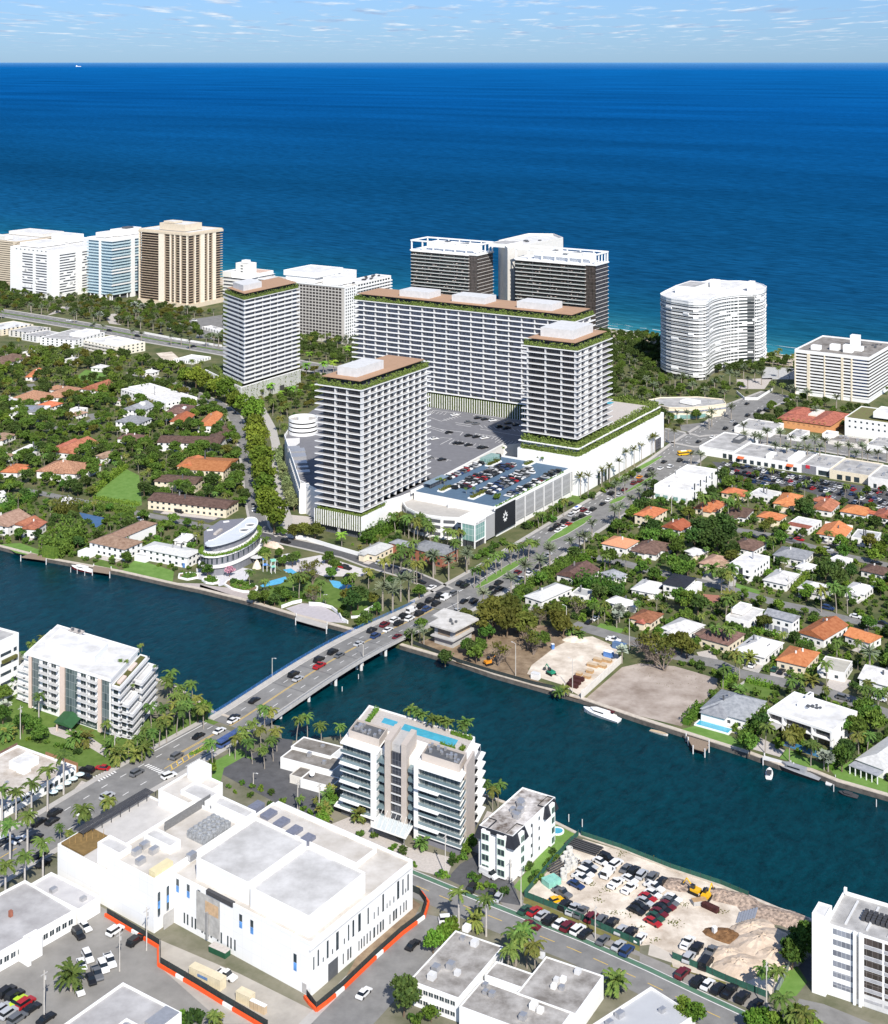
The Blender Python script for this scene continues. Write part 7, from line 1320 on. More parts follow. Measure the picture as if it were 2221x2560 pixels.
T('date',cG,1.0,(1375,1100),(1405,1075),(1230,1170),(1150,1240),(1090,1270),(960,1330),(1180,1260));T('palm',cG,.8,(820,1290),(790,1290),(880,1290),(700,1310),(980,1060),(1050,1040),(890,1120))
T('tdate',tC,.93,(710,1720),(790,1700),(930,1620),(1010,1600),(1110,1555),(1180,1460),(1265,1420),(1340,1370),(1390,1310),(1450,1300),(1480,1290),where=('against the blank white podium wall','the garage end',*G(tC(665,1895))))
T('tdate',cH,.85,(40,140),(180,60),(205,40),(250,80),(100,115));T('date',cH,.9,(370,240),(750,50),(760,90),(440,250))
SHOPR = ('before the shop backs','the corner shop',*G(cH(780,200)))
T('date',cH,1.05,(830,110),(870,125),(920,95),(1015,100),(1090,112),(1140,180),(1190,135),(1265,135),(1340,140),(1430,180),(1510,190),(1560,230),(1605,195),(1645,235),(1720,225),(1785,200),(980,180),(1060,190),(1210,200),(1300,205),where=SHOPR)
T('date',cJ,1.2,(1365,805),(1440,835),(1500,740),(1560,745));T('palm',cJ,1.0,(700,720),(740,730),(1380,620),(1440,560),(1540,600),(1580,480),(1620,630),(1760,560),(1500,560));T('date',cJ,1.0,(1750,570),(1600,640))
T('dark',cJ,1.0,(1130,900),(1180,870));T('olive',cJ,.8,(1280,880),(1100,860),(760,740));T('bare',cJ,1.0,(850,830),(860,650),(780,640),(840,700));T('tree',cJ,.7,(1640,820),(1200,1060),(1240,1030),(980,690),(1000,640),(960,570),(1100,770),(690,590),(720,570),(620,590),(400,860),(480,870),(560,880),(640,850),(600,830))
T('palm',cJ,.8,(370,680),(500,560),(480,740),(1140,720),(900,760),(1260,690),(470,460));T('tree',cJ,.6,(60,670),(90,640),(30,650));T('pink',cJ,.7,(220,665));T('small',cJ,1.2,(300,770),(340,780),(250,760),(390,790),(100,740),(60,735),(700,860),(740,860),(790,870),(660,880),(540,910),(460,890),(1070,960),(1050,990),(1090,1010))
T('palm',cJ,1.0,(1530,280),(1560,300),(1600,310),(1640,280),(1680,320),(1720,350),(1490,250),(1460,270));T('palm',tE,.9,(130,800),(180,830),(230,900),(290,880),(500,940),(560,980),(600,960),(350,930),(630,940));T('bush',tE,1.2,(390,900),(60,870),(100,920));T('date',tE,.9,(370,1180),(510,1210),(660,1140),(690,1120),(120,1130))
T('small',tE,1.6,(760,1190),(800,1170),(840,1150),(880,1130),(920,1090),(1000,1060),(1420,830),(1380,830),(1350,860),(1450,860),(1230,900),(1200,920),(1500,740),(1530,720));T('palm',tE,.6,(1490,720),(1310,800),(1350,810),(1560,680))
T('royal',cQ,1.0,(75,340),(205,285),(185,555),(320,480),(40,620));T('royal',cM,.95,(15,1290),(120,1265),(235,1255),(355,1165),(475,1045));T('palm',cQ,.55,(455,360),(520,380),(640,260),(790,160),(560,400));T('palm',cM,1.0,(800,1340),(660,1450))
T('royal',cM,.8,(290,560));T('palm',cM,.9,(1130,640),(1200,660),(1245,740),(1300,560),(1350,490),(1440,480),(1480,560),(1250,430),(1320,690),(1190,770),(1300,620),(1390,560),(1420,620),(1370,640),(1520,640),(1280,460));T('palm',cM,.7,(1100,840),(1020,880),(960,900),(860,890),(780,770),(1150,860),(1060,930),(900,950));T('bush',cM,1.3,(600,870),(560,890),(640,880),(820,940),(70,830),(40,840),(1010,1000),(1080,960),(880,1010));T('tree',cM,.75,(250,790),(170,760),(300,830),(1530,660),(1480,680));T('fan',cM,1.1,(40,640));T('tree',cM,.8,(60,470),(20,540),(90,450),(20,700));T('palm',tF,.7,(340,250),(250,320),(430,170))
zc_ = condo.z
T('palm',tF,.42,(1240,400),(1280,410),z=zc_ - 3,where=None);T('palm',tF,.42,(1420,250),(1445,240),z=zc_ - 3);T('palm',tF,.40,(1360,650),z=zc_ - 9);T('palm',tF,.4,(1570,460),z=zc_ - 6)
for x,y,s in ((210,870,1),(290,885,1),(350,890,1),(425,920,1),(475,930,1.2),(580,975,1.2)): x,y = G(cM(x,y),1.6);plant('small',x,y,s * .8,0,'grey green globe shrub')
for x,y,s in ((300,985,1.3),(400,1000,1.3),(545,1085,1.4),(615,1110,1.5)): x,y = G(cO(x,y),1.6);plant('small',x,y,s * .75,0,'grey green globe shrub')
T('palm',cN,.85,(265,690),(450,625),(540,545),(610,510),(690,410),(750,410),(590,660),(690,700),(760,640),(790,560),(950,490),(1040,450),(1155,545),(660,560),(540,610));T('palm',cN,.8,(1310,525));T('palm',cN,.5,(970,1130),(1110,1120),(1150,1160));T('bush',cN,1.,(1460,1265),(1170,1230),(1200,1100),(1230,1060),(1210,1180),(1180,1280));T('light',cN,.55,(1230,1140),(1180,1240),(1160,1290),(260,880));T('small',cN,.8,(510,1000),(585,1030),(660,1050),(740,1080),(840,1150),(1010,1210),(1060,1240),(260,830),(240,900))
T('bush',cO,1.,(760,1060),(290,860));T('roofpalm',cO,1.35,(675,70),(770,110),(870,130),(960,170),(1070,190),(1100,170),(720,90),(840,150),(920,150),z=gk.z + 1,where=('beside the rooftop pool','the creek corner',*G(cO(600,100),gk.z)))
T('palm',cO,.75,(1250,620),(1330,640),(1290,670));T('light',cO,.5,(1100,1100),(1130,1060));T('small',cO,.85,(1080,1170),(1030,1190),(980,1210),(990,1160),(900,1300),(940,1310),(1140,1310),(1180,1320),(1250,1390),(1300,1410),(1380,1430),(1150,840),(640,1200),(700,1230),(1560,1230),(1540,1260),(1620,1290),(1660,1330),(1590,1340))
T('royal',cS,.95,(440,540),(645,560));T('palm',cS,1.0,(870,830),(800,950),(950,850),(1010,910),(860,880));T('bush',cS,1.3,(1620,1215),(560,740));T('small',cS,.85,(540,420),(560,470),(600,500),(780,540),(1130,300),(1160,280),(1100,340),(960,350),(1000,460),(1040,410),(940,330),(1140,240));T('light',cS,.7,(300,860),(250,900),(350,820),(390,790));T('dark',cS,1.0,(30,1300));T('light',cS,.55,(235,1430));T('small',cS,1.,(100,1480),(140,1500))
T('palm',cT,.9,(1040,1330),(1100,1400),(1180,1420),(960,1060),(920,1050));T('tree',cT,.8,(1110,900),(1150,850),(1100,960),(1180,880),(1200,800));T('light',cT,.7,(820,1440),(900,1420),(980,1450),(1130,1440),(1230,1430),(300,1330),(350,1370),(400,1400));T('bush',cQ,1.5,(530,1470));T('bush',cQ,1.,(1610,1800));T('small',cQ,1.6,(1380,1780),(1440,1790));T('palm',cR,.6,(120,1770))
T('olive',cK,1.35,(700,520),(800,500),(880,560),(800,600),(930,600),(690,600));T('olive',cK,1.0,(1150,520),(1190,590),(1220,640));T('bare',cK,1.1,(1320,470),(1040,540),(960,720),(1000,760),(740,840));T('tree',cK,.8,(540,800),(500,770),(590,790),(650,680),(570,840),(340,860),(1000,720),(1070,730));T('date',cK,.7,(150,660),(90,690),(180,690));T('tree',cK,.6,(70,700),(160,620));T('fan',cK,1.2,(1640,520),(1660,820),(1620,560));T('bush',cK,.9,(1180,1130),(1230,1120),(1280,680),(1330,680),(1350,700));T('palm',cK,.8,(1530,480),(1480,500),(1440,490),(1530,130),(1690,110))
T('bare',cL,1.7,(110,750),(180,790),(60,720));T('olive',cL,1.0,(300,730),(340,760),(250,720));T('dark',cH,1.25,(440,760),(520,740),(480,850),(560,860),(640,800),(400,830),(600,740));T('tree',cH,1.0,(100,780),(80,840),(220,840),(270,900),(240,1030),(320,1020),(280,1070),(350,1060),(350,1300),(290,1280),(420,1320));T('light',cH,1.0,(1740,920),(1700,960));T('dark',cH,1.0,(1390,1080),(1440,1130),(1340,1090),(1180,620),(1220,640));T('olive',cH,.7,(940,740),(900,760));T('light',cH,.9,(1740,1200));T('palm',cH,1.1,(490,540),(530,530),(450,560),(680,540),(640,590),(720,590),(590,1090),(640,1110),(680,1080),(1420,1230),(1500,1230),(1310,1220),(620,1300),(660,1280));T('bush',cH,1.5,(640,1290),(520,1080));T('date',cL,1.2,(1660,810));T('palm',cL,.9,(600,940),(690,840),(720,860),(560,640),(640,660),(1650,1040),(1720,1080),(1350,900));T('bush',cL,1.2,(800,860),(1160,1000),(1240,1010),(720,1080));T('palm',cP,.9,(905,500),(1080,560),(1235,590));T('fan',cP,1.1,(1360,700),(1330,690));T('tree',cP,.9,(1620,330),(1680,380),(1600,400),(1520,470),(1490,640),(1460,700),(1560,480),(1700,440),(790,590),(880,440),(860,470));T('palm',cP,.9,(1640,200),(1720,220),(1580,530),(1640,540))
T('palm',tE,.42,(410,490),(440,490),(470,490),(670,570),(740,580),(1000,210),(1310,290),(1350,300),z=16.6);T('small',tE,1.2,(950,640),(930,660),(1280,300),(1390,320),(1490,340),(1400,325),z=16.6)
T('date',cA,1.0,(475,735),(600,790),(660,800),(845,840),(905,850),(1095,870),(1215,895),(1160,870),(490,710),(750,700),(870,720),(980,780),(1030,790),(820,760),(900,770),(660,690),(200,670),(265,680),(1200,690),(1370,870),(1400,880),(1320,880),(600,740));T('fan',cA,1.6,(860,670),(640,730),(910,680));T('palm',cA,1.0,(1065,590),(1130,620),(700,610),(540,570),(50,590),(10,700),(120,880),(500,960),(240,960))
T('date',cD,1.0,(255,850),(300,840),(540,880),(650,830),(700,830),(750,780),(780,850),(830,800),(880,820),(380,900),(470,940),(100,900),(50,860),(150,940),(1090,920),(1120,930),(1210,960),(1420,1000),(520,1110),(500,1130),(660,1060),(1270,1070));T('palm',cD,.9,(1015,640),(990,660),(960,880),(1000,770),(960,700),(1110,680),(1740,810),(1080,790),(1030,900));T('palm',cB,.9,(710,880),(680,880),(780,870),(820,860),(850,890),(880,890),(665,870))
T('dark',cH,.8,(60,540),(40,590),(100,470),(90,620),(130,640));T('tree',cH,.55,(720,420),(780,450),(840,390),(1040,400),(1270,430),(1490,480),(1640,500),(690,330),(1760,490));T('palm',cH,.8,(1190,455),(950,350),(1480,470));T('date',cG,.9,(1530,960),(1580,930),(1620,870),(1480,1010),(1440,900),(1380,930));T('tree',cG,.5,(1330,930),(1390,900),(1450,870),(1490,860),(1240,990));T('small',cG,1.5,(1300,960),(1350,935),(1400,905),(1440,880),(1480,858),(1520,835),(1180,1005),(1230,995),(880,1180),(940,1140),(980,1110),(1010,1080))
def hedge(c,pts,wd,h,m,label,dens=2.0,sz=.5,px=True,lumps=.2,z=0):
 P = [G(c(*p)) for p in pts];o = p0 = P[0];me = hedge_mesh('foliage',[(p[0] - p0[0],p[1] - p0[1]) for p in P],wd,0,h,m,dens,sz,int(abs(p0[0]) + p0[1]),lumps)
 return put('hedge',me,None,(*p0,z),0,label,'hedge')
hedge(cK,[(880,410),(1000,335),(1130,260),(1260,190),(1370,135)],5,4.5,LF_MID,'tall long green hedge beside the avenue, above the pale grey hipped house',2.2)
hedge(cJ,[(1230,470),(1330,420),(1440,355),(1510,300)],9,5.5,LF_LIGHT,'big bright green bank of shrubs below the central tower podium',1.6,.6,lumps=.35)
hedge(cE,[(690,1305),(800,1210),(940,1105)],3.5,4,LF_LIGHT,'clipped yellow green hedge on the uphill side of the private lawn');hedge(cE,[(700,1335),(930,1370),(1040,1385)],2.5,2,LF_LIGHT,'low clipped hedge on the street side of the private lawn');hedge(cE,[(560,1400),(760,1400),(990,1440)],9,3.5,LF_MID,'broad flat hedge between the private lawn and the tennis court',1.6)
hedge(cI,[(850,290),(1000,270)],3,3,LF_MID,'short hedge between the tennis court and the villa car park');hedge(cP,[(330,470),(450,350)],4,3.4,LF_LIGHT,'bright hedge between the vacant dirt lot and the creek bungalow');hedge(cL,[(610,1070),(690,995)],3.5,3.2,LF_LIGHT,'bright hedge at the street corner of the vacant dirt lot');hedge(cL,[(770,1020),(960,1070)],3,2.2,LF_LIGHT,'hedge along the street behind the blue grey creek bungalow')
hedge(cP,[(740,620),(820,500),(930,400)],4,4,LF_MID,'tall green hedge between the creek bungalow and the modern creek villa');hedge(cP,[(1360,790),(1460,680)],4,3.5,LF_LIGHT,'green hedge right of the modern creek villa lawn');hedge(cL,[(1090,730),(1250,770)],4,2.4,LF_MID,'green hedge behind the orange court house');hedge(cH,[(1110,1250),(1220,1120)],3,3,LF_LIGHT,'green hedge right of the white ranch house');hedge(cL,[(820,660),(1030,710)],2.5,2,LF_LIGHT,'low hedge along the foot of the tall white gabled house')
hedge(cE,[(250,1330),(10,1420)],6,5,LF_MID,'tall ragged hedge right of the left edge white cube house');hedge(cI,[(360,590),(420,560),(500,480),(560,420)],13,9,LF_MID,'huge dark green bank of foliage overhanging the creek',1.1,.8,lumps=.35);hedge(cI,[(420,260),(560,270)],13,8,LF_OLIVE,'big olive tree mass beside the blue tennis court',1.1,.8,lumps=.3)
hedge(cE,[(800,530),(1100,560)],14,7,LF_DARK,'broad dark green tree bank left of the rambling white villa',1.0,.8,lumps=.3);hedge(cH,[(840,920),(1040,880)],4,2.5,LF_MID,'hedge behind the wide slate house along the street');hedge(cK,[(1320,330),(1500,390),(1680,400)],9,6,LF_MID,'bushy green tree belt below the hedge top house',1.3,.7,lumps=.35)
hedge(cF,[(1000,1130),(1080,1150)],2,1,LF_MID,'low planting at the foot of the central tower');hedge(cM,[(1560,950),(1420,1010)],2,.8,LF_LIGHT,'low clipped hedge at the bridge foot beside the grass bank');hedge(cR,[(1660,1590),(1760,1660)],2.0,1.4,LF_LIGHT,'clipped hedge by the dark tree beside the palm court apartments')
def inpoly(x,y,P):
 r = False;j = len(P) - 1
 for i in range(len(P)):
  a,c = P[i],P[j]
  if (a[1] > y) != (c[1] > y) and x < (c[0] - a[0]) * (y - a[1]) / (c[1] - a[1]) + a[0]: r = not r
  j = i
 return r
SEGS = []
for pl,hw in [(ST96E,18.5),(ST96W,14),(COLL,16.5),(BAY,9)] + [(v,6.5) for v in STREETS.values()]:
 SEGS += [(a,c,hw) for a,c in zip(pl,pl[1:])]
def clear(x,y,r,front=3.5):
 for (ox,oy,th,w_,d_) in FOOT:
  if abs(ox - x) + abs(oy - y) > w_ + d_ + 40: continue
  c,s = cos(th),sin(th)
  for yy in (y,y + front):
   dx,dy = x - ox,yy - oy;u,v = dx * c + dy * s,-dx * s + dy * c
   if -r < u < w_ + r and -r < v < d_ + r: return False
 for a,c,hw in SEGS:
  dx,dy = c[0] - a[0],c[1] - a[1];t = max(0,min(1,((x - a[0]) * dx + (y - a[1]) * dy) / (dx * dx + dy * dy)))
  if hypot(x - a[0] - dx * t,y - a[1] - dy * t) < hw: return False
 return not any(inpoly(x,y,P) for P in PATCH)
OCC = {}
for p in REQ: OCC.setdefault((int(p[2] // 8),int(p[3] // 8)),[]).append((p[2],p[3]))
def fill(poly,sp,mix,smin,smax,r=2.2,seed=1,front=3.5,tries=None,cap=None,stuff=None):
 P = [G(p) for p in poly];x0,x1 = min(p[0] for p in P),max(p[0] for p in P);y0,y1 = min(p[1] for p in P),max(p[1] for p in P)
 rnd = random.Random(seed);n = 0;keys = [k for k,w_ in mix for _ in range(w_)]
 for _ in range(tries or int((x1 - x0) * (y1 - y0) / sp / sp * 5)):
  x,y = rnd.uniform(x0,x1),rnd.uniform(y0,y1)
  if not inpoly(x,y,P) or not clear(x,y,r,front): continue
  gx,gy = int(x // 8),int(y // 8)
  if any(hypot(q[0] - x,q[1] - y) < sp for i in (-2,-1,0,1,2) for j in (-2,-1,0,1,2) for q in OCC.get((gx + i,gy + j),())): continue
  OCC.setdefault((gx,gy),[]).append((x,y));key = rnd.choice(keys);plant(key,x,y,rnd.uniform(smin,smax),0,stuff=stuff);n += 1
  if cap and n >= cap: break
 return n
LEFT_FAR = [(-40,880),(150,880),(330,905),(520,930),(585,1010),(400,1010),(200,1010),(-40,1010)]
LEFT_MID = [(-40,1010),(585,1010),(607,1090),(620,1190),(630,1260),(560,1290),(350,1255),(60,1235),(-40,1230)]
LEFT_LOW = [(-40,1230),(60,1240),(350,1275),(560,1330),(640,1345),(560,1400),(460,1440),(300,1420),(120,1385),(-40,1355)]
n1 = fill(LEFT_MID,8.6,[('tree',5),('dark',3),('light',2),('olive',1),('palm',9)],.45,.95,2.0,3,8)
n2 = fill(LEFT_LOW,9.0,[('tree',4),('dark',2),('light',1),('palm',6),('small',3)],.5,.85,2.0,4,4)
RIGHT = [(1130,1480),(1250,1440),(1420,1345),(1600,1235),(1640,1215),(1790,1180),(1960,1230),(2221,1280),(2260,1290),(2260,1960),(2130,1940),(1990,1890),(1860,1860),(1800,1790),(1760,1700),(1640,1640),(1560,1610),(1450,1570),(1330,1560)]
n3 = fill(RIGHT,8.2,[('tree',5),('dark',3),('light',2),('olive',1),('palm',5),('small',5),('bush',1)],.4,1.0,1.3,5,6)
fill(RIGHT,4.2,[('small',1)],.8,1.5,.6,15,1.0,stuff='garden_shrubs');fill(LEFT_MID,4.0,[('small',3),('tree',1)],.5,1.1,.6,16,1.0,stuff='garden_shrubs');fill(LEFT_LOW,4.2,[('small',1)],.8,1.4,.6,17,1.0,stuff='garden_shrubs')
fill(LEFT_FAR,6.4,[('tree',4),('dark',3),('olive',2),('light',2),('palm',5)],.5,1.1,1.8,6,8,stuff='distant_trees')
COAST = [(-60,745),(150,768),(480,785),(560,800),(560,850),(390,825),(137,782),(-60,752)]
fill([(-60,700),(60,735),(250,755),(560,790),(560,860),(390,828),(137,785),(-60,765)],7.2,[('dark',4),('tree',3),('olive',2),('date',2)],.6,.95,1.0,7,2,stuff='distant_trees')
fill([(560,780),(900,830),(1300,880),(1600,850),(1650,850),(1680,960),(1760,1000),(1760,1090),(1600,1060),(1300,1000),(900,920),(560,860)],7.5,[('dark',4),('tree',4),('date',2)],.6,1.0,1.2,8,1,stuff='distant_trees')
fill([(1500,835),(1640,848),(1930,900),(2005,910),(2221,940),(2221,990),(1990,940),(1640,930),(1500,880)],6.0,[('dark',4),('palm',1),('tree',1)],.6,.9,.8,9,0,stuff='distant_trees')
fill([(1650,960),(1930,960),(2000,1000),(1990,1060),(1860,1060),(1650,1010)],7.5,[('tree',3),('dark',2),('date',2),('small',3)],.6,.95,1.0,10,2);fill([(1870,1030),(1990,1000),(2221,1040),(2221,1075),(1960,1070),(1900,1070)],6.5,[('dark',2),('tree',3),('small',2)],.5,.9,.6,11,1)
fill([(630,900),(780,930),(870,980),(790,1010),(700,1060),(650,1020),(660,960)],6.5,[('tree',2),('dark',2),('olive',2),('palm',2),('small',3)],.45,.8,.8,12,1)
fill([(800,1330),(980,1300),(1160,1400),(1120,1470),(1060,1450),(930,1400)],6.5,[('palm',3),('tree',2),('small',3),('bush',1)],.55,.85,1.0,13,3);fill([(660,1390),(900,1440),(1060,1480),(1010,1540),(900,1560),(760,1500),(660,1480)],7.5,[('small',4),('tree',2),('palm',1)],.5,.8,.6,14,1)
fill([(1080,1620),(1240,1500),(1330,1560),(1300,1600),(1180,1660)],7,[('bare',1),('olive',2),('tree',1)],.55,.8,.8,18,1);fill([(30,1720),(250,1760),(520,1800),(480,1860),(330,1900),(60,1810)],5.5,[('small',3),('bush',2),('palm',1)],.6,.95,.8,19,2)
fill([(180,2000),(330,2010),(420,1950),(620,1990),(840,2090),(900,2110),(840,2100),(600,1960)],4.5,[('small',3)],.6,.9,.4,20,.5)
fill([(1640,1240),(1800,1180),(2240,1255),(2240,1290),(1960,1235),(1790,1200)],9,[('tree',2),('light',1)],.45,.65,.5,21,0)
def bulk(name,items,label=None):
 b = MB();mats = []
 for v,x,y,z,s,rz in items:
  ca,sa = cos(rz) * s,sin(rz) * s
  for nm,me,dz in v:
   if nm == 'trunk' and name != 'distant_trees': continue
   m = me.materials[0]
   if m not in mats: mats.append(m)
   mi = mats.index(m);n = len(b.v)
   b.v += [(x + q.co.x * ca - q.co.y * sa,y + q.co.x * sa + q.co.y * ca,z + (q.co.z + dz) * s) for q in me.vertices]
   fs = [tuple(n + k for k in p.vertices) for p in me.polygons]
   b.f += fs;b.m += [mi] * len(fs)
 return b.build(name,mats,kind='stuff')
finish_plants()
for nm,items in STUFF.items(): bulk(nm,items)
# ---------------- vehicles ----------------
PAINT = {k: mt('car_paint_' + k,c,.35,.03,1,spec=.5) for k,c in dict(black=(.012,.012,.014),white=(.72,.72,.72),silver=(.42,.43,.45),grey=(.12,.125,.135),blue=(.02,.045,.13),red=(.35,.015,.02),maroon=(.12,.012,.018),yellow=(.75,.42,.01),lime=(.45,.62,.03),orange=(.65,.25,.02),green=(.02,.07,.045)).items()}
TYRE = mt('tyre_rubber',(.015,.015,.016),.8,0);CARGL = mt('car_glass',(.012,.016,.02),.08,0,spec=.8)
CARM = {}
def car_mesh(kind,col):
 if (kind,col) in CARM: return CARM[kind,col]
 L2,W2,H,hood,c0,c1,t0,t1 = dict(car=(2.3,.9,1.42,.86,-1.75,.95,-1.15,.25),suv=(2.35,.95,1.75,1.02,-2.2,1.0,-2.0,.45),pickup=(2.75,.98,1.8,1.02,-.55,1.15,-.35,.55),van=(2.7,1.0,2.15,1.15,-2.65,1.7,-2.6,1.0))[kind]
 b = MB();P = [(-L2,.32),(L2,.32),(L2 + .05,.6),(L2 - .1,hood - .14),(c1,hood + .02),(c0,hood + .06),(-L2 + .08,hood),(-L2 - .04,.6)]
 for s in (1,-1): b.face([(x,s * W2,z) for x,z in (P if s < 0 else P[::-1])])
 for i in range(len(P)): p,q = P[i],P[(i + 1) % len(P)];b.face([(p[0],-W2,p[1]),(p[0],W2,p[1]),(q[0],W2,q[1]),(q[0],-W2,q[1])])
 yb,yt = W2 - .05,W2 - (.22 if kind == 'car' else .14)
 b.box(t0 - .02,-yt,H - .05,t1 + .02,yt,H + .01)
 if kind == 'pickup':
  b.f.pop;b.box(-L2 + .1,-W2,hood,c0,-W2 + .12,hood + .28);b.box(-L2 + .1,W2 - .12,hood,c0,W2,hood + .28)
 g = MB();B_ = [(c0,-yb,hood),(c1,-yb,hood),(c1,yb,hood),(c0,yb,hood)];T_ = [(t0,-yt,H - .05),(t1,-yt,H - .05),(t1,yt,H - .05),(t0,yt,H - .05)]
 for i in range(4): j = (i + 1) % 4;g.face([B_[i],B_[j],T_[j],T_[i]])
 if kind == 'van': b.box(c0 + .1,-yb - .01,hood,.6,yb + .01,H - .06)
 if kind == 'pickup': g.face([(-L2 + .2,-W2 + .14,hood + .02),(c0 - .05,-W2 + .14,hood + .02),(c0 - .05,W2 - .14,hood + .02),(-L2 + .2,W2 - .14,hood + .02)])
 wv = []
 for x in (-L2 * .62,L2 * .62):
  for s in (-1,1): q = MB();q.tube((x,s * (W2 - .2),.33),(x,s * (W2 + .02),.33),.34,n=10);wv.append(q.mesh('wheel',TYRE))
 lt = MB();
 CARM[kind,col] = (b.mesh('body',PAINT[col]),g.mesh('windows',CARGL),wv);return CARM[kind,col]
CARS = [];KN = dict(car='car',suv='SUV',pickup='pickup truck',van='van');crnd = random.Random(31)
def rcol(): return crnd.choice(['black'] * 8 + ['white'] * 7 + ['silver'] * 5 + ['grey'] * 5 + ['blue'] * 2 + ['red'] + ['maroon'])
def car(x,y,ang,col=None,kind=None,z=.07,where=None,near=None):
 col = col or rcol();kind = kind or crnd.choice(('car','car','suv','suv','car','pickup') if crnd.random() > .3 else ('car','suv'))
 b,g,wv = car_mesh(kind,col);o = put('parked_car' if where and 'parked' in where[0] else 'car',None,None,(x,y,z),ang);o.scale = (1.24,1.2,1.2);put('body',b,o);put('windows',g,o)
 if y < 720 if near is None else near:
  for m in wv: put('wheel',m,o)
 CARS.append((o,col + ' ' + KN[kind],'van' if kind == 'van' else 'pickup' if kind == 'pickup' else 'car',x,y,where))
UA,VA = radians(57.5),radians(147.5)
def cars(c,where,ang,lst,z=.07):
 for it in lst: x,y = G(c(it[0],it[1]),z + .7);car(x,y,(it[4] if len(it) > 4 else ang) + crnd.uniform(-.04,.04),*(it[2:4]),z=z,where=where)
k,w_,s_,g_,u_,r_,m_ = 'black','white','silver','grey','blue','red','maroon'
BRW = ('driving on the bridge','the town end',*b0)
def bcars(c,lst,ang=UA):
 for x_,y_,col,kd in lst:
  x,y = G(c(x_,y_),2.6);t = ((x - b0[0]) * cos(bd) + (y - b0[1]) * sin(bd));inb = 0 < t < bl;zz = bz(t) + .02 if inb else .08;x,y = G(c(x_,y_),zz + .7)
  car(x,y,ang,col,kd,zz,BRW if inb else AVW)
AVW = ('on the palm lined avenue','the bridge',*b1)
bcars(cJ,[(700,1450,k,'suv'),(890,1340,k,'suv'),(993,1283,k,'suv'),(1043,1305,g_,'car'),(893,1387,r_,'pickup'),(1187,1220,s_,'car'),(1285,1123,k,'suv'),(1312,1163,u_,'suv'),(1380,1080,m_,'suv'),(1405,1117,w_,'car'),(1475,1168,m_,'car'),(1457,1045,w_,'suv'),(1485,1070,k,'suv'),(1522,1015,k,'suv'),(1567,1035,w_,'suv'),(1580,975,w_,'van'),(1638,997,k,'suv'),(1652,940,k,'suv'),(1695,962,u_,'suv'),(1717,900,k,'suv'),(1765,922,k,'suv'),(1785,865,k,'car'),(733,1482,s_,'car')])
bcars(cN,[(607,327,k,'car'),(440,465,k,'car'),(437,490,w_,'car'),(322,575,w_,'car'),(152,617,k,'car')])
bcars(cK,[(225,450,k,'suv'),(300,412,k,'suv'),(343,430,w_,'van'),(405,397,g_,'suv'),(272,475,k,'suv'),(453,325,k,'suv'),(488,342,k,'suv'),(480,455,k,'car'),(553,455,k,'suv'),(430,525,s_,'car'),(685,357,k,'car'),(740,320,k,'suv'),(743,365,k,'suv'),(690,397,k,'car'),(900,285,w_,'car'),(880,245,m_,'suv'),(965,248,w_,'car'),(1040,195,k,'car'),(1110,110,s_,'car'),(240,352,w_,'car',)])
bcars(cG,[(975,1210,k,'car'),(1015,1218,w_,'car'),(1008,1187,k,'suv'),(1050,1195,w_,'car'),(1055,1160,k,'suv'),(1080,1177,r_,'car'),(1125,1145,k,'suv'),(1100,1118,s_,'suv'),(1168,1125,k,'suv'),(1205,1107,w_,'car'),(1178,1087,m_,'suv'),(1238,1082,k,'suv'),(1300,1047,k,'car'),(1337,1022,w_,'car'),(1355,980,k,'suv'),(1405,990,s_,'car'),(1437,955,m_,'car'),(1500,915,m_,'suv'),(1540,900,m_,'suv'),(1535,875,'orange','car'),(1590,868,k,'suv'),(1607,830,k,'car'),(1670,820,w_,'car'),(1693,778,k,'car'),(1545,1005,k,'suv'),(1735,810,s_,'car'),(1090,1048,k,'suv')])
bcars(cH,[(425,155,k,'car'),(175,300,k,'car'),(82,357,k,'suv'),(60,398,k,'suv'),(150,347,w_,'car'),(220,335,w_,'suv'),(525,120,w_,'car'),(290,290,k,'suv')]);bcars(cD,[(780,1120,k,'suv'),(865,1090,k,'suv'),(670,1163,s_,'car'),(620,1215,k,'suv'),(695,1185,k,'suv'),(905,1080,k,'car'),(775,1035,k,'car')])
TLW = ('on the coast avenue behind the lawns','the left edge',-300,1500)
cars(cA,TLW,radians(-29),[(700,835,k,'suv'),(590,805,g_,'car'),(880,870,k,'suv'),(1030,855,k,'car'),(440,770,w_,'car'),(1240,935,k,'car'),(1090,820,w_,'van'),(1255,800,k,'car'),(1245,770,w_,'suv'),(400,705,w_,'car'),(430,690,s_,'car'),(370,715,s_,'car')])
JW = ('at the zebra crossing junction','the red sports car corner',*G(cM(765,1100)))
cars(cM,JW,VA,[(765,1103,r_,'car',VA + .35),(1022,1140,g_,'suv',UA),(1262,1163,w_,'suv',UA - .25),(1320,1015,g_,'suv',UA),(800,1315,s_,'suv',UA),(615,1430,w_,'car',UA),(650,1120,k,'suv',VA + .2),(630,1165,k,'car',VA + .2),(410,1440,k,'suv',UA + .1),(390,1500,k,'car',UA + .1),(290,1510,k,'suv',UA + .1)]);cars(cQ,('among the royal palms','the junction',*G(cM(880,1150))),UA,[(265,430,k,'car'),(145,445,w_,'car'),(35,445,w_,'suv'),(325,620,k,'car'),(305,555,k,'car'),(20,460,g_,'car')])
MW = ('parked below the commercial building','the orange fence',*G(cQ(1000,1130)))
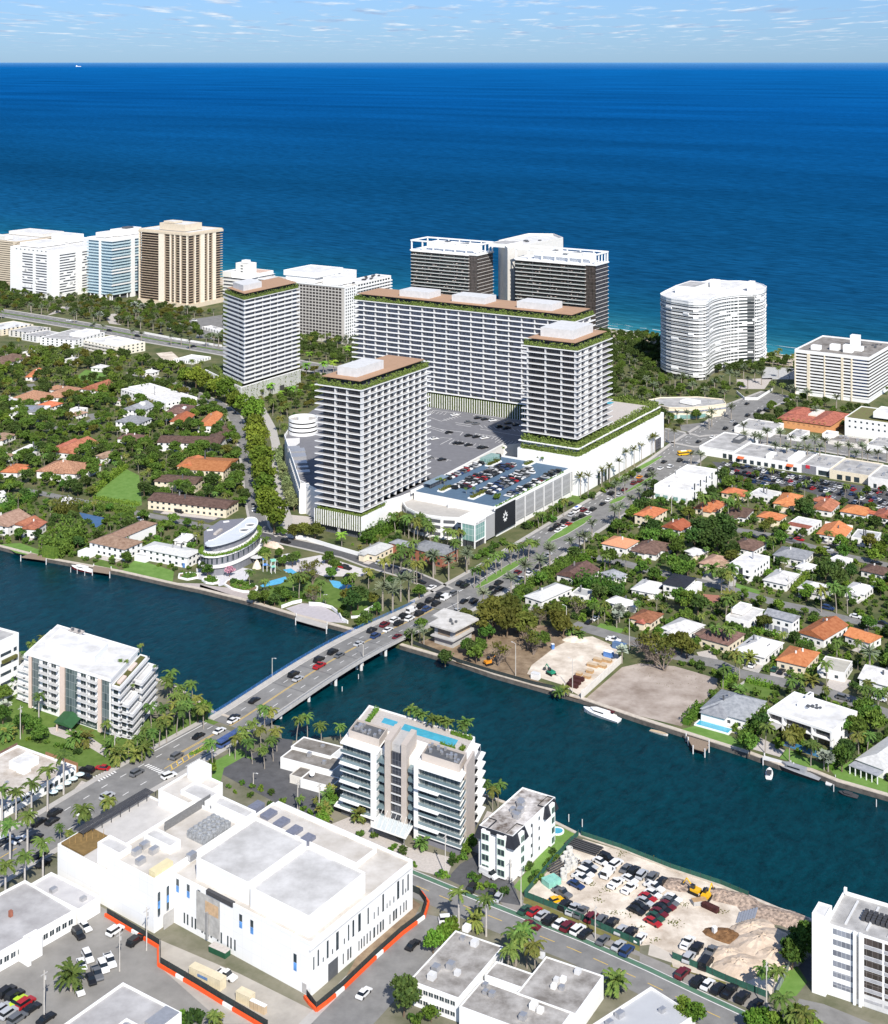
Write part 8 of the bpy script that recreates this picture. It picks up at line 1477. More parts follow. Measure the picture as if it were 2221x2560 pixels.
cars(cQ,MW,radians(-62),[(635,1095,w_,'car',-.9),(585,1150,k,'suv',-.9),(860,1125,w_,'suv',UA),(1010,1200,k,'suv',UA),(655,1320,w_,'suv'),(610,1375,w_,'car'),(820,1350,w_,'pickup'),(770,1395,w_,'suv'),(725,1445,g_,'pickup'),(680,1485,k,'car'),(590,1565,w_,'car'),(50,1580,k,'suv',UA),(110,1610,k,'suv',UA),(140,1650,'lime','car',UA),(190,1665,r_,'suv',UA),(235,1705,k,'car',UA),(65,1740,s_,'suv',UA),(130,1780,g_,'suv',UA),(345,1780,k,'car',UA),(20,1700,s_,'car',UA)])
cars(cQ,('beside the cream shipping container','the yard',0,400),-.6,[(1690,1460,w_,'pickup')]);cars(cR,('on the side street by the dark round tree','the bay road',*BAY[2]),UA,[(1590,1230,k,'car'),(1225,1590,w_,'car')]);cars(cS,('on the bay road near the royal palms','the civic building',*G(cS(0,300))),-.62,[(360,745,w_,'suv',.1),(985,785,m_,'car'),(735,575,s_,'car',1.2),(545,505,k,'suv',1.2),(690,540,k,'car',1.2)])
cars(cS,('by the mansard block','the bay road',*BAY[3]),-.75,[(665,405,w_,'van')])
KW = ('parked along the bike lane','the mansard block pole',*G(cS(905,640)))
cars(cS,KW,UA - .1,[(935,670,'green','car'),(1005,680,r_,'car'),(1062,710,s_,'car'),(1125,745,k,'suv'),(1195,770,w_,'car'),(1255,795,m_,'suv'),(1330,820,w_,'suv'),(1387,848,k,'car'),(1520,895,g_,'car'),(1635,935,s_,'car'),(1697,977,u_,'suv')]);cars(cT,KW,UA - .1,[(310,1108,m_,'suv'),(425,1165,k,'suv'),(490,1185,w_,'car'),(565,1215,k,'car'),(650,1235,k,'pickup'),(745,1280,k,'suv'),(840,1330,k,'car')])
LW = ('parked on the pale sand lot','the white barrels',*G(cU(200,450)))
cars(cU,LW,-.75,[(420,425,w_,'car'),(465,400,k,'suv'),(525,440,w_,'suv',UA - .1),(345,450,s_,'car'),(335,475,k,'car'),(315,505,w_,'suv'),(290,540,w_,'pickup'),(250,583,u_,'car'),(470,505,w_,'van',UA),(595,470,g_,'car',UA),(650,490,k,'suv',UA),(705,515,s_,'suv',UA),(780,530,g_,'suv',UA),(840,560,k,'car',UA),(620,545,w_,'car'),(525,575,w_,'pickup',UA - .1),(620,610,w_,'pickup',UA - .1),(790,600,w_,'pickup'),(780,645,w_,'car'),(745,670,r_,'car'),(725,700,s_,'car'),(695,730,k,'car'),(665,760,k,'car'),(920,675,w_,'car'),(900,700,g_,'car'),(880,725,m_,'car'),(845,745,k,'car'),(825,775,m_,'car'),(800,805,'green','car'),(780,840,r_,'car'),(155,640,g_,'pickup'),(105,690,'yellow','car',UA - .5),(175,725,k,'suv',UA),(230,755,s_,'pickup',UA),(285,775,g_,'pickup',UA),(355,810,m_,'suv',UA),(425,830,g_,'suv',UA),(500,850,k,'suv',UA),(560,895,s_,'car',UA),(630,915,k,'suv',UA),(697,950,w_,'car',UA),(1020,985,w_,'pickup',UA),(1085,1020,k,'suv',UA),(1030,1085,s_,'suv',UA),(1180,1050,g_,'pickup',UA)])
cars(cT,LW,UA,[(480,1035,k,'van')])
RW = ('parked in the right hand streets','the tall white gabled house',*G(cL(1000,600)))
cars(cL,RW,-.6,[(815,900,w_,'suv',1.0),(975,930,'green','car',1.0),(1022,947,k,'car',1.0),(1155,420,k,'car',1.0),(1360,490,u_,'suv'),(1560,550,w_,'car'),(1360,70,s_,'suv'),(1175,35,g_,'car'),(1710,165,k,'car'),(1730,1145,w_,'suv'),(1470,1140,g_,'suv'),(1100,1055,k,'car'),(1280,1030,k,'car'),(1760,600,k,'car')]);cars(cH,RW,-.6,[(900,840,k,'car'),(985,840,k,'suv'),(820,840,k,'car'),(1085,865,g_,'pickup'),(1150,860,r_,'car')]);cars(cK,RW,1.0,[(1415,610,k,'car'),(1460,585,w_,'car'),(1595,745,w_,'pickup',-.5)])
PW_ = ('by the park and frontage road','the oval pavilion',*pc);cars(cJ,PW_,-.6,[(975,615,k,'suv'),(1045,643,r_,'suv'),(1095,655,k,'suv'),(1105,715,k,'car',1),(1350,625,s_,'suv'),(1540,685,s_,'car'),(1610,715,k,'suv'),(1650,760,k,'car'),(640,460,k,'suv')]);cars(cJ,PW_,1.75,[(400,220,w_,'car'),(398,185,k,'car')])
VW = ('in the leafy left neighbourhood','the lower brown motel',*G(cE(1400,1380)));cars(cI,VW,-.6,[(1075,265,w_,'pickup'),(1040,290,w_,'car'),(1125,380,w_,'car'),(1340,235,k,'suv')]);cars(cE,VW,1.2,[(1485,615,k,'suv'),(1470,635,w_,'suv'),(1725,890,w_,'car'),(670,810,k,'car',.6),(640,835,k,'car',.6),(740,775,k,'car',.6),(975,930,k,'suv',-.3)])
DW = ('on the grey rooftop deck','the long slab building',*ts.location[:2]);cars(cG,DW,.55,[(500,497,k,'car'),(545,505,k,'car'),(595,513,w_,'car'),(695,530,k,'car'),(745,540,k,'car'),(790,545,w_,'car'),(640,555,k,'suv'),(685,563,k,'suv'),(440,523,g_,'car'),(487,533,g_,'car'),(350,477,w_,'car'),(315,590,k,'car'),(440,610,k,'car'),(490,618,k,'car'),(540,625,w_,'car'),(365,658,k,'car'),(385,660,k,'car'),(440,670,k,'car'),(520,685,k,'car'),(540,687,k,'car'),(270,763,k,'car'),(190,750,g_,'car'),(220,630,w_,'car')],16.05)
GWh = ('parked on the garage roof','the black screen',g0[0] + cos(gth) * 30,g0[1] + sin(gth) * 30)
for y,x0_,x1_,st_ in ((4.2,44,104,2.9),(16.5,42,92,2.9),(21.8,40,100,2.9),(34,44,100,2.9),(39.3,40,96,3.0),(52.5,54,112,3.4)):
 x = x0_
 while x < x1_:
  if crnd.random() < .93: car(g0[0] + x * cos(gth) - y * sin(gth),g0[1] + x * sin(gth) + y * cos(gth),gth + pi / 2 + crnd.choice((0,pi)),None,crnd.choice(('car','suv')),GZ + .02,GWh,False)
  x += st_
b = MB();mats = [PAINT[c_] for c_ in ('black','white','silver','grey','red','blue')] + [CARGL];ra,rz_ = G(cH(560,330)),G(cH(1900,600));ln = hypot(rz_[0] - ra[0],rz_[1] - ra[1]);an = atan2(rz_[1] - ra[1],rz_[0] - ra[0])
for row in range(6):
 for i in range(int(ln / 2.9)):
  if crnd.random() < .22: continue
  off = row * 7.0 - 17 + (1.2 if row % 2 else -1.2);q = far(far(ra,an,i * 2.9 + 2),an + pi / 2,off)
  if not inpoly(q[0],q[1],[G(cH(*p)) for p in ((520,300),(700,320),(1160,400),(1640,480),(1900,520),(1900,680),(1400,580),(1100,480),(880,480),(600,380))]): continue
  kd = crnd.choice(('car','suv'));ci_ = crnd.choice((0,0,0,1,1,2,3,3,4,5));m1,m2,_ = car_mesh(kd,'black');ca,sa = cos(an + pi / 2),sin(an + pi / 2)
  for me,mi in ((m1,ci_),(m2,6)):
   n = len(b.v);b.v += [(q[0] + v.co.x * ca - v.co.y * sa,q[1] + v.co.x * sa + v.co.y * ca,.05 + v.co.z) for v in me.vertices];fs = [tuple(n + i_ for i_ in p.vertices) for p in me.polygons];b.f += fs;b.m += [mi] * len(fs)
b.build('parked_cars',mats,kind='stuff')
def boxy(name,label,cat,c,x_,y_,ang,L_,W_,H_,m,m2=None):
 x,y = G(c(x_,y_),1.5);o = thing(name,label,cat,(x,y,.06),ang);b = MB();b.box(-L_ / 2,-W_ / 2,.5,L_ / 2,W_ / 2,H_);b.build('body',m,o);b = MB();b.box(-L_ / 2 - .02,-W_ / 2 - .03,H_ * .5,L_ / 2 + .03,W_ / 2 + .03,H_ * .78);b.build('windows',CARGL,o)
 for xx in (-L_ * .32,L_ * .34):
  for s in (-1,1): b = MB();b.tube((xx,s * (W_ / 2 - .3),.5),(xx,s * (W_ / 2 + .02),.5),.5,n=10);b.build('wheel',TYRE,o)
 b = MB();b.box(-L_ * .3,-W_ * .3,H_,L_ * .1,W_ * .3,H_ + .25);b.build('roof_unit',m2 or m,o)
boxy('bus','blue and grey city bus at the foot of the bridge','bus',cN,400,645,UA,12,2.6,3.1,mt('bus_blue',(.06,.10,.25),.4,.2,.4));boxy('school_bus','yellow school bus waiting at the avenue corner','bus',cH,325,238,.3,10,2.5,3.0,PAINT['yellow'],WHITE);boxy('box_truck','white box truck with a blue roof in the avenue queue','truck',cG,1135,1085,UA,7,2.4,3.2,WHITE,mt('blue_roof',(.05,.12,.45),.5,.1,1))
# ---------------- boats ----------------
def boat(name,label,c,x_,y_,ang,L_,W_,hull,deck=WHITE,cabin=True,canopy=None,cat='boat'):
 x,y = G(c(x_,y_),WZ + .8);o = thing(name,label,cat,(x,y,WZ),ang);S_ = [(-.5,.8,.45),(-.3,.95,.6),(0,1,.75),(.25,.8,.85),(.4,.45,.95),(.5,.03,1.05)];b = MB();H_ = L_ * .11
 for (a0,w0,h0),(a1,w1,h1) in zip(S_,S_[1:]):
  for s in (1,-1): b.face([(a0 * L_,s * w0 * W_ / 2,h0 * H_),(a1 * L_,s * w1 * W_ / 2,h1 * H_),(a1 * L_ * .94,s * w1 * W_ * .3,-.3),(a0 * L_ * .98,s * w0 * W_ * .3,-.3)])
 b.face([(-.5 * L_,.4 * W_,.45 * H_),(-.5 * L_,-.4 * W_,.45 * H_),(-.49 * L_,-.24 * W_,-.3),(-.49 * L_,.24 * W_,-.3)]);b.build('hull',hull,o)
 b = MB()
 for (a0,w0,h0),(a1,w1,h1) in zip(S_,S_[1:]): b.face([(a0 * L_,-w0 * W_ / 2,h0 * H_),(a1 * L_,-w1 * W_ / 2,h1 * H_),(a1 * L_,w1 * W_ / 2,h1 * H_),(a0 * L_,w0 * W_ / 2,h0 * H_)])
 b.build('deck',deck,o)
 if cabin: b = MB();b.prism([(-.2 * L_,-.3 * W_),(.18 * L_,-.3 * W_),(.3 * L_,0),(.18 * L_,.3 * W_),(-.2 * L_,.3 * W_)],.6 * H_,H_ * 1.45);cb = b.build('cabin',deck,o);b = MB();b.prism([(-.1 * L_,-.31 * W_),(.17 * L_,-.31 * W_),(.27 * L_,0),(.17 * L_,.31 * W_),(-.1 * L_,.31 * W_)],H_ * 1.05,H_ * 1.3);b.build('window',CARGL,cb)
 if canopy: b = MB();b.box(-.38 * L_,-.33 * W_,H_ * 1.7,.05 * L_,.33 * W_,H_ * 1.85);b.build('canopy',canopy,o);b = MB();[b.tube((px * L_,s * .3 * W_,.5 * H_),(px * L_,s * .3 * W_,H_ * 1.7),.05,n=4) for px in (-.36,.03) for s in (-1,1)];b.build('canopy_post',METAL,o)
 return o
boat('motor_yacht','white motor yacht with a red hull stripe at the villa pool dock',cI,615,665,radians(-28) + pi,15,4.4,mt('red_hull',(.30,.03,.03),.4,.1,1));boat('motor_yacht','white sleek motor yacht moored below the vacant dirt lot',cK,1505,1305,radians(143),17,4.8,WHITE);boat('tender','white boat with maroon canopy beside the sleek motor yacht',cK,1552,1288,radians(150),8,2.8,WHITE,WHITE2,False,mt('maroon_canvas',(.08,.015,.02),.8,.1,1));boat('skiff','small open white skiff at the vacant lot seawall',cP,140,517,radians(-36),8,2,OFFW,TAN,False)
boat('center_console','small white boat with black engine moored end on to the dock',cP,935,812,radians(75),8,2.8,WHITE,WHITE2,False,DMETAL);boat('speedboat','long black and silver speedboat raised on a lift',cP,1130,805,radians(143),19,4.2,mt('black_hull',(.03,.03,.035),.25,.2,.5),mt('silver_deck',(.30,.31,.33),.3,.1,.5));boat('covered_boat','boat under a pale grey cover by the right hand dock piles',cP,1380,862,radians(60),7,2.8,LGREY,LGREY,True);boat('covered_boat','boat under a black cover by the porch column house lawn',cP,1505,962,radians(150),7,3.2,DMETAL,DMETAL,True);boat('pontoon_boat','small boat with blue seats on a lift by the modern creek villa',cP,838,680,radians(75),7,2.6,METAL,WHITE,False,BLUEG)
sp_ = G((196,166));o = thing('ship','tiny white cargo ship on the far horizon','ship',(*sp_,WZ),.1);b = MB();b.prism([(-150,-20),(120,-20),(160,0),(120,20),(-150,20)],0,30);b.build('hull',WHITE2,o);b = MB();b.box(-130,-18,30,-60,18,75);b.build('deckhouse',WHITE,o)
def jetty(label,c,quad,z=.5,m=WOOD):
 P = [G(c(*p),z) for p in quad];o0 = P[0];o = thing('dock',label,'dock',(*o0,0));Q = [(p[0] - o0[0],p[1] - o0[1]) for p in P];b = MB();b.prism(Q,z - .3,z);b.build('planks',m,o)
 for i,p in enumerate(Q): q_ = Q[(i + 1) % len(Q)];b = MB();b.tube((*p,-4),(*p,z + 1),.25);b.build('pile',LGREY,o)
jetty('wooden dock on white piles below the creek bungalow lawn',cP,[(335,545),(500,595),(500,625),(470,660),(385,635),(350,575)]);jetty('grey dock in front of the modern creek villa',cP,[(890,715),(1110,760),(1090,745),(900,690)],.5,LGREY);jetty('small wooden dock under the overhanging foliage bank',cI,[(155,575),(345,600),(345,570),(230,545)]);jetty('paved boat landing in front of the curved park wall',cJ,[(715,1045),(945,1110),(950,1075),(720,1010)],.6,CONC);jetty('villa pool dock behind the red striped yacht',cI,[(690,680),(820,700),(830,660),(700,640)])
def mark_pile(label,c,lst,h_=2.6,r=.16):
 for x_,y_,lab in lst: x,y = G(c(x_,y_),WZ);b = MB();b.tube((0,0,-3),(0,0,h_),r,n=7);b.build('mooring_pile',LGREY,None,(x,y,WZ),label=lab,cat='mooring pile',group='mooring piles')
mark_pile('',cU,[(200,150,'mooring pile in the creek nearest the mansard block'),(293,185,'mooring pile off the corner of the sand lot')]);mark_pile('',cP,[(1400,950,'mooring pile below the grey covered boat'),(1708,1060,'mooring pile below the porch column house lawn'),(1412,880,'mooring pile right beside the grey covered boat')]);mark_pile('',cI,[(528,690,'mooring pile at the stern of the red striped yacht'),(577,700,'mooring pile amidships of the red striped yacht'),(633,715,'mooring pile at the bow of the red striped yacht')]);mark_pile('',cN,[(1455,155,'lone short pile under the second bridge span'),(1322,255,'lone short pile beside the middle bridge pier')],2)
# ---------------- poles, lamps, fences ----------------
def pole(c,x_,yt,yb,label,lamp=0,wood=False,bw=None):
 p,t = c(x_,yb),c(x_,yt);x,y = G(p);h_ = min(14,hgt(t[1],p[1]));o = thing('utility_pole' if wood else 'street_lamp',label,'utility pole' if wood else 'street lamp',(x,y,0),bd);b = MB();b.tube((0,0,0),(0,0,h_),.20,.13);b.build('post',mt('pale_pole',(.50,.47,.43),.8,.1,1),o)
 if lamp: b = MB();b.tube((0,0,h_ - .1),(0,-1.6 * lamp,h_ + .3),.07);b.box(-.2,-2.2 * lamp if lamp > 0 else -1.4 * lamp,h_ + .2,.2,-1.4 * lamp if lamp > 0 else -2.2 * lamp,h_ + .36);b.build('lamp_head',LGREY,o)
 if wood: b = MB();b.box(-1.2,-.08,h_ - 1.1,1.2,.08,h_ - .9);b.tube((.45,0,h_ - 2.8),(.45,0,h_ - 1.8),.28,n=8);b.build('cross_arm',GREYC,o)
pole(cJ,540,1330,1492,'tall street lamp on the blue railing side of the bridge',1);pole(cJ,1220,1230,1388,'tall street lamp on the right hand parapet of the bridge',-1);pole(cJ,1260,948,1098,'street lamp where the blue railing meets the park',1);pole(cK,865,735,1015,'tall pale lamp pole on the bare soil by the creek seawall',-1);pole(cK,1290,870,1140,'tall pale lamp pole at the brown skips in the work yard',-1);pole(cK,1245,445,720,'tall pale pole between the olive tree and the work yard',-1);pole(cK,433,375,545,'street lamp beside the derelict pavilion roof',1);pole(cK,1715,560,820,'tall pale pole at the street end by the silver palm',0)
for a in ((cS,340,100,420,'concrete utility pole before the glass condominium garage'),(cS,905,345,640,'concrete utility pole at the corner of the sand lot fence'),(cS,1460,640,890,'concrete utility pole in the middle of the sand lot fence'),(cT,915,1020,1370,'concrete utility pole by the sand mounds and road'),(cQ,1095,950,1275,'thin pole against the civic building entrance wall'),(cQ,893,1130,1430,'grey utility pole in the middle of the white parked cars'),(cQ,330,1420,1800,'brown utility pole in the bottom left car lot'),(cM,152,640,890,'concrete pole left of the green entrance canopy'),(cM,857,830,1055,'concrete pole at the garden condominium corner'),(cN,960,980,1230,'concrete pole beside the old shop forecourt'),(cN,1135,1000,1280,'concrete pole nearest the glass condominium palms'),(cS,825,290,470,'thin pole in front of the mansard block'),(cH,230,540,690,'pale pole below the white townhouses, left one'),(cH,338,560,700,'pale pole below the white townhouses, right one'),(cL,1072,255,360,'thin pole beside the white ranch house')): pole(*a,wood=True)
for a in ((cN,405,690,780,'short street lamp on the grass bank below the bridge road'),(cN,640,390,500,'street lamp among the palms at the bridge end'),(cN,598,920,1010,'short lamp in the old shop car park'),(cJ,925,855,930,'short white lamp on the park lawn')): pole(*a,lamp=1)
def fence(name,label,c,pts,h_,m,post=3.,cat='fence',orange=0,th=.1,postm=DMETAL):
 P = resample([G(c(*p)) for p in pts],post);o0 = P[0];o = thing(name,label,cat,(*o0,0));Q = [(p[0] - o0[0],p[1] - o0[1]) for p in P];b = MB();b.band(Q,.1,h_,th * .4);b.build('panel',m,o);b = MB()
 for q_ in Q: b.tube((*q_,0),(*q_,h_ + .15),.07,n=5)
 b.build('fence_post',postm,o,kind='stuff')
 if orange:
  b = MB();R__ = offset(Q,orange)
  for i in range(len(R__) - 1): p,q_ = R__[i],R__[i + 1];b.obox(((p[0] + q_[0]) / 2,(p[1] + q_[1]) / 2),atan2(q_[1] - p[1],q_[0] - p[0]),hypot(q_[0] - p[0],q_[1] - p[1]) * .97,.55,.02,1.0,1 if i % 6 == 4 else 0)
  b.build('water_barrier',[ORANGE,WHITE2],o,kind='stuff')
 return o
fence('site_fence','dark site fence with orange barriers below the civic building entrance',cQ,[(800,1010),(1000,1130),(1190,1245)],2.2,SCREENM,3,orange=-.8);fence('site_fence','dark site fence with long orange barrier along the civic building yard',cQ,[(1200,1250),(1200,1385),(1330,1460),(1500,1560),(1680,1670),(1900,1800),(2000,1860)],2.4,SCREENM,3,orange=-.8);fence('site_fence','dark site fence with orange barriers round the civic building corner on the side street',cR,[(800,1625),(870,1720),(1060,1560),(1300,1330),(1500,1150),(1660,1030),(1690,930),(1640,860),(1510,800)],2.2,SCREENM,3,orange=-.8)
GF = GREENF;fence('mesh_fence','green mesh fence between the sand lot and the bike lane',cS,[(930,578),(1220,690),(1500,815),(1792,945)],2.0,GF);fence('mesh_fence','green mesh fence between the mansard block lawn and the sand lot',cS,[(1335,118),(1150,310),(930,575)],2.0,GF);fence('mesh_fence','green mesh fence along the creek side of the sand lot',cU,[(285,250),(560,340),(900,475),(1250,590),(1440,670)],1.8,GF);fence('mesh_fence','green mesh fence at the road below the sand mounds',cT,[(235,1000),(430,1080),(620,1165),(930,1290)],2.0,GF);fence('mesh_fence','pale wire fence between the sand mounds and the right lawn',cT,[(985,1270),(1050,1140),(1108,1000)],2.0,mt('wire_mesh',(.25,.29,.26),.7,.1,1));fence('mesh_fence','dark green fence along the creek edge of the bare soil yard',cK,[(100,780),(260,840),(430,915),(700,1000),(1000,1085),(1180,1125)],1.8,SCREENM)
fence('wall','tall white concrete wall between the work yard and the vacant dirt lot',cK,[(1355,1190),(1660,915)],3.2,OFFW,6,'wall',0,.8,OFFW);fence('wall','long white street wall below the central tower',cJ,[(645,425),(790,450),(1000,515),(1210,575)],2.2,WHITE,8,'wall',0,.9,WHITE);fence('wall','curved white retaining wall right of the park boat landing',cJ,[(815,935),(900,940),(985,965),(1040,1010),(1060,1050),(1105,1075)],1.6,WHITE,4,'wall',0,1.2,WHITE);fence('wall','curved white retaining wall left of the park boat landing',cJ,[(610,960),(690,930),(760,915)],1.6,WHITE,4,'wall',0,1.2,WHITE);fence('wall','low wavy white wall on the park lawn by the bridge',cJ,[(1130,1035),(1190,1030),(1230,985),(1290,955)],1.2,WHITE,4,'wall',0,1.,WHITE);fence('wall','white wall between the avenue lawns at the far left hotels',cA,[(920,855),(1130,895),(1420,940)],2,WHITE2,10,'wall',0,1,WHITE2);fence('wall','white wall round the hotel fountain court by the wavy tower',cD,[(700,960),(760,1010),(850,1010),(960,940)],2,WHITE,8,'wall',0,1,WHITE)
for lab,c,pts,top in (('curved white planter nearest the creek lawn house',cI,[(1335,735),(1400,750),(1475,735),(1480,710),(1420,700),(1340,710)],LF_MID),('round white planter in front of the pavilion ground floor',tG,[(275,1150),(340,1190),(430,1205),(510,1185),(520,1150),(430,1110),(310,1110)],LF_LIGHT),('long white kidney planter right of the pavilion plaza',tG,[(610,1215),(720,1280),(880,1320),(1010,1325),(1090,1300),(1100,1255),(950,1200),(760,1130),(650,1160)],LF_MID)):
 P = [G(c(*p)) for p in pts];o0 = P[0];o = thing('planter',lab,'planter',(*o0,0));Q = [(p[0] - o0[0],p[1] - o0[1]) for p in P];b = MB();b.band(Q,0,.9,.7,closed=True);b.build('rim',WHITE,o);b = MB();b.prism(Q,.02,.6);b.build('soil',SOIL,o);cc = shrink(Q,.55);put('shrubs',hedge_mesh('shrubs',cc,3,.5,1.2,top,1.5,.4,5,.6),o)
 # ---------------- site plant, rubble, play things ----------------
def crate(name,label,cat,c,x_,y_,ang,L_,W_,H_,m,extra=None,group=None,z=0.04):
 x,y = G(c(x_,y_),H_ / 2);o = thing(name,label,cat,(x,y,z),ang,group);b = MB();b.box(-L_ / 2,-W_ / 2,0,L_ / 2,W_ / 2,H_ * .96);b.build('body',m,o);b = MB();b.box(-L_ / 2 - .06,-W_ / 2 - .06,H_ * .96,L_ / 2 + .06,W_ / 2 + .06,H_);b.build('lid',extra or m,o);b = MB()
 for i in range(int(L_ / .6)): b.box(-L_ / 2 + .2 + i * .6,-W_ / 2 - .05,.05,-L_ / 2 + .4 + i * .6,W_ / 2 + .05,H_ * .95)
 b.build('side_ribs',m,o);return o
DN = radians(-33);CONTM = mt('cream_steel',(.62,.54,.38),.7,.08,.8);o = crate('shipping_container','cream shipping container with a small label beside the flatbed truck','container',cQ,1550,1470,DN,12,2.6,3.2,CONTM);b = MB();b.box(-2.6,-1.44,1.5,1.2,-1.40,2.3);b.build('label_panel',mt('blue_label',(.12,.22,.42),.6,.3,3),o);crate('site_office','cream site cabin beside the portable toilets','cabin',cR,340,1620,DN,5,2.6,2.8,CONTM)
for i in range(4): crate('portable_toilet','tan portable toilet with a white roof, %s from the cream site cabin' % ('first','second','third','fourth')[i],'portable toilet',cR,395 + i * 28,1675 + i * 13,DN,1.2,1.2,2.3,TAN,WHITE,'portable toilets')
crate('skip','green rubbish skip filled with rubble by the bare concrete panel','skip',cQ,1640,1275,DN,6.5,2.4,1.8,mt('green_steel',(.02,.085,.045),.6,.15,1),PAVER);crate('portable_toilet','blue portable toilet in the work yard','portable toilet',cK,1142,795,.5,1.2,1.2,2.3,BLUEG,WHITE);crate('portable_toilet','grey and white portable toilet alone on the sand lot','portable toilet',cT,540,800,.5,1.2,1.2,2.3,LGREY,WHITE);crate('site_cabin','white site cabin by the creek side of the work yard','cabin',cK,1015,1015,DN,3.6,2.4,2.6,WHITE2,LGREY)
RUST = mt('rusty_steel',(.06,.02,.018),.8,.3,.8);PLY = mt('stacked_timber',(.42,.27,.14),.9,.2,.8)
for i,(x_,y_) in enumerate(((1335,1035),(1310,1060),(1290,1085))): crate('skip','dark red brown skip in the work yard, %s from the creek' % ('third','second','first')[i],'skip',cK,x_,y_,DN,5,1.8,1.4,RUST,None,'dark red skips')
for i,(x_,y_,l_) in enumerate(((1440,935,5),(1510,940,4),(1480,895,4),(1420,980,3),(1550,900,4),(1400,1020,3),(1340,1000,2.5))): crate('timber_stack','stack of timber and pallets in the work yard, %s from the white wall end' % ('first','second','third','fourth','fifth','sixth','seventh')[i],'timber stack',cK,x_,y_,DN,l_,2,1.2,PLY,TAN,'timber stacks')
crate('site_cabin','blue site cabin beside the silver palm','cabin',cK,1640,790,DN,6,2.6,2.6,mt('blue_cabin',(.10,.17,.30),.6,.1,1));crate('site_cabin','blue and white cabin in shade by the white wall','cabin',cK,1560,850,DN,4,2.5,2.4,BLUEG,WHITE)
def digger(label,c,x_,y_,ang,m):
 x,y = G(c(x_,y_));o = thing('excavator',label,'excavator',(x,y,.04),ang)
 for s in (-1,1): b = MB();b.box(-1.8,s * 1.2 - .3,0,1.8,s * 1.2 + .3,.8);b.build('track',TYRE,o)
 b = MB();b.box(-1.7,-1.2,.85,1.2,1.2,1.7);b.build('body',m,o);b = MB();b.box(-.2,.1,1.7,1.1,1.1,2.9);b.build('cab',CARGL,o);b = MB();b.tube((1.1,-.4,1.5),(3.4,-.4,3.4),.25,.2);b.tube((3.4,-.4,3.4),(4.8,-.4,1.2),.2,.15);b.build('boom',m,o);b = MB();b.box(4.4,-.9,.4,5.3,.1,1.3);b.build('bucket',DMETAL,o)
digger('green excavator in the middle of the work yard',cK,1130,1005,2.2,mt('digger_green',(.02,.22,.13),.5,.1,1));digger('orange excavator on the bare soil by the creek fence',cK,660,930,.5,PAINT['orange']);digger('yellow loader at the creek edge of the sand lot',cT,400,530,2.4,PAINT['yellow']);digger('yellow excavator right of the loader at the creek edge',cT,480,570,1.0,PAINT['yellow'])
crate('skip','grey tipper body with orange load below the yellow loader','skip',cT,430,590,.2,4.5,2.2,1.5,GREYC,PLY);crate('skip','long rusty brown skip on the sand lot','skip',cT,510,630,-.75,5.5,1.8,1.4,RUST);BARM = mt('pale_concrete_pipe',(.58,.57,.54),.85,.12,.8)
for i,(x_,y_) in enumerate(((205,350),(185,385),(165,415),(195,435),(235,425),(240,450),(190,475),(165,500),(165,530),(215,400),(205,460))): x,y = G(cU(x_,y_),.8);o = thing('concrete_pipe','white upright concrete pipe beside the green fence of the sand lot','concrete pipe',(x,y,.03),0,'upright concrete pipes');b = MB();b.band([(1.0 * cos(t * pi / 7),1.0 * sin(t * pi / 7)) for t in range(14)],0,1.9,.22,closed=True);b.build('pipe_wall',BARM,o)
for lab,x_,y_ in (('upper stack of long black pipes by the sand lot corner',305,325),('lower stack of long black pipes along the green fence',150,455)): x,y = G(cU(x_,y_));b = MB();[b.tube((-6,-3 + j * .55,.3 + .45 * (j % 2)),(6,-3 + j * .55,.3 + .45 * (j % 2)),.26,n=6) for j in range(11)];b.build('pipe_stack',DMETAL,None,(x,y,.03),UA - .3 if x_ < 200 else DN,label=lab,cat='pipe stack')
crate('covered_stack','stack under mint green sheeting at the fence corner','covered stack',cU,80,560,.6,5,4,1.8,mt('mint_sheet',(.22,.48,.40),.6,.15,.7));rr = random.Random(9)
def mound(label,c,x_,y_,R1,R2,h_,m,seed,ang=0.,name='sand_mound'):
 rnd = random.Random(seed);x,y = G(c(x_,y_));b = MB();n,kk = 22,7;g_ = [[((R1 * j / kk) * cos(6.2832 * i / n) * rnd.uniform(.94,1.06),(R2 * j / kk) * sin(6.2832 * i / n) * rnd.uniform(.9,1.1),h_ * (1 - (j / kk) ** 1.6) * rnd.uniform(.8,1.08) if j < kk else -.1) for i in range(n)] for j in range(kk + 1)]
 for j in range(kk):
  for i in range(n): b.face([g_[j][i],g_[j + 1][i],g_[j + 1][(i + 1) % n],g_[j][(i + 1) % n]])
 return b.build(name,m,None,(x,y,.02),ang,smooth=True,label=label,cat=name.replace('_',' '))
SM = mt('mound_sand',(.42,.33,.25),.95,0,.25,col2=(.60,.49,.39),detail=8);RUB = mt('mixed_rubble',(.10,.08,.07),.95,0,.9,col2=(.55,.42,.33),detail=9);BRD = mt('brown_debris',(.09,.045,.02),.95,0,.8,col2=(.24,.13,.06),detail=8)
for a in (('largest pale sand mound at the right of the lot',cT,880,900,11,8,3.0,SM,1,.6),('sand mound just above the road fence',cT,720,1060,9,6.5,2.3,SM,2,.3),('sand mound by the wire fence and right lawn',cT,970,1000,8,6,2.6,SM,3),('sand mound with brown crest behind the corrugated sheets',cT,800,800,9,5,2.0,SM,4,.5),('low sand mound beside the debris heap',cT,640,980,7,5,1.8,SM,5)): mound(*a)
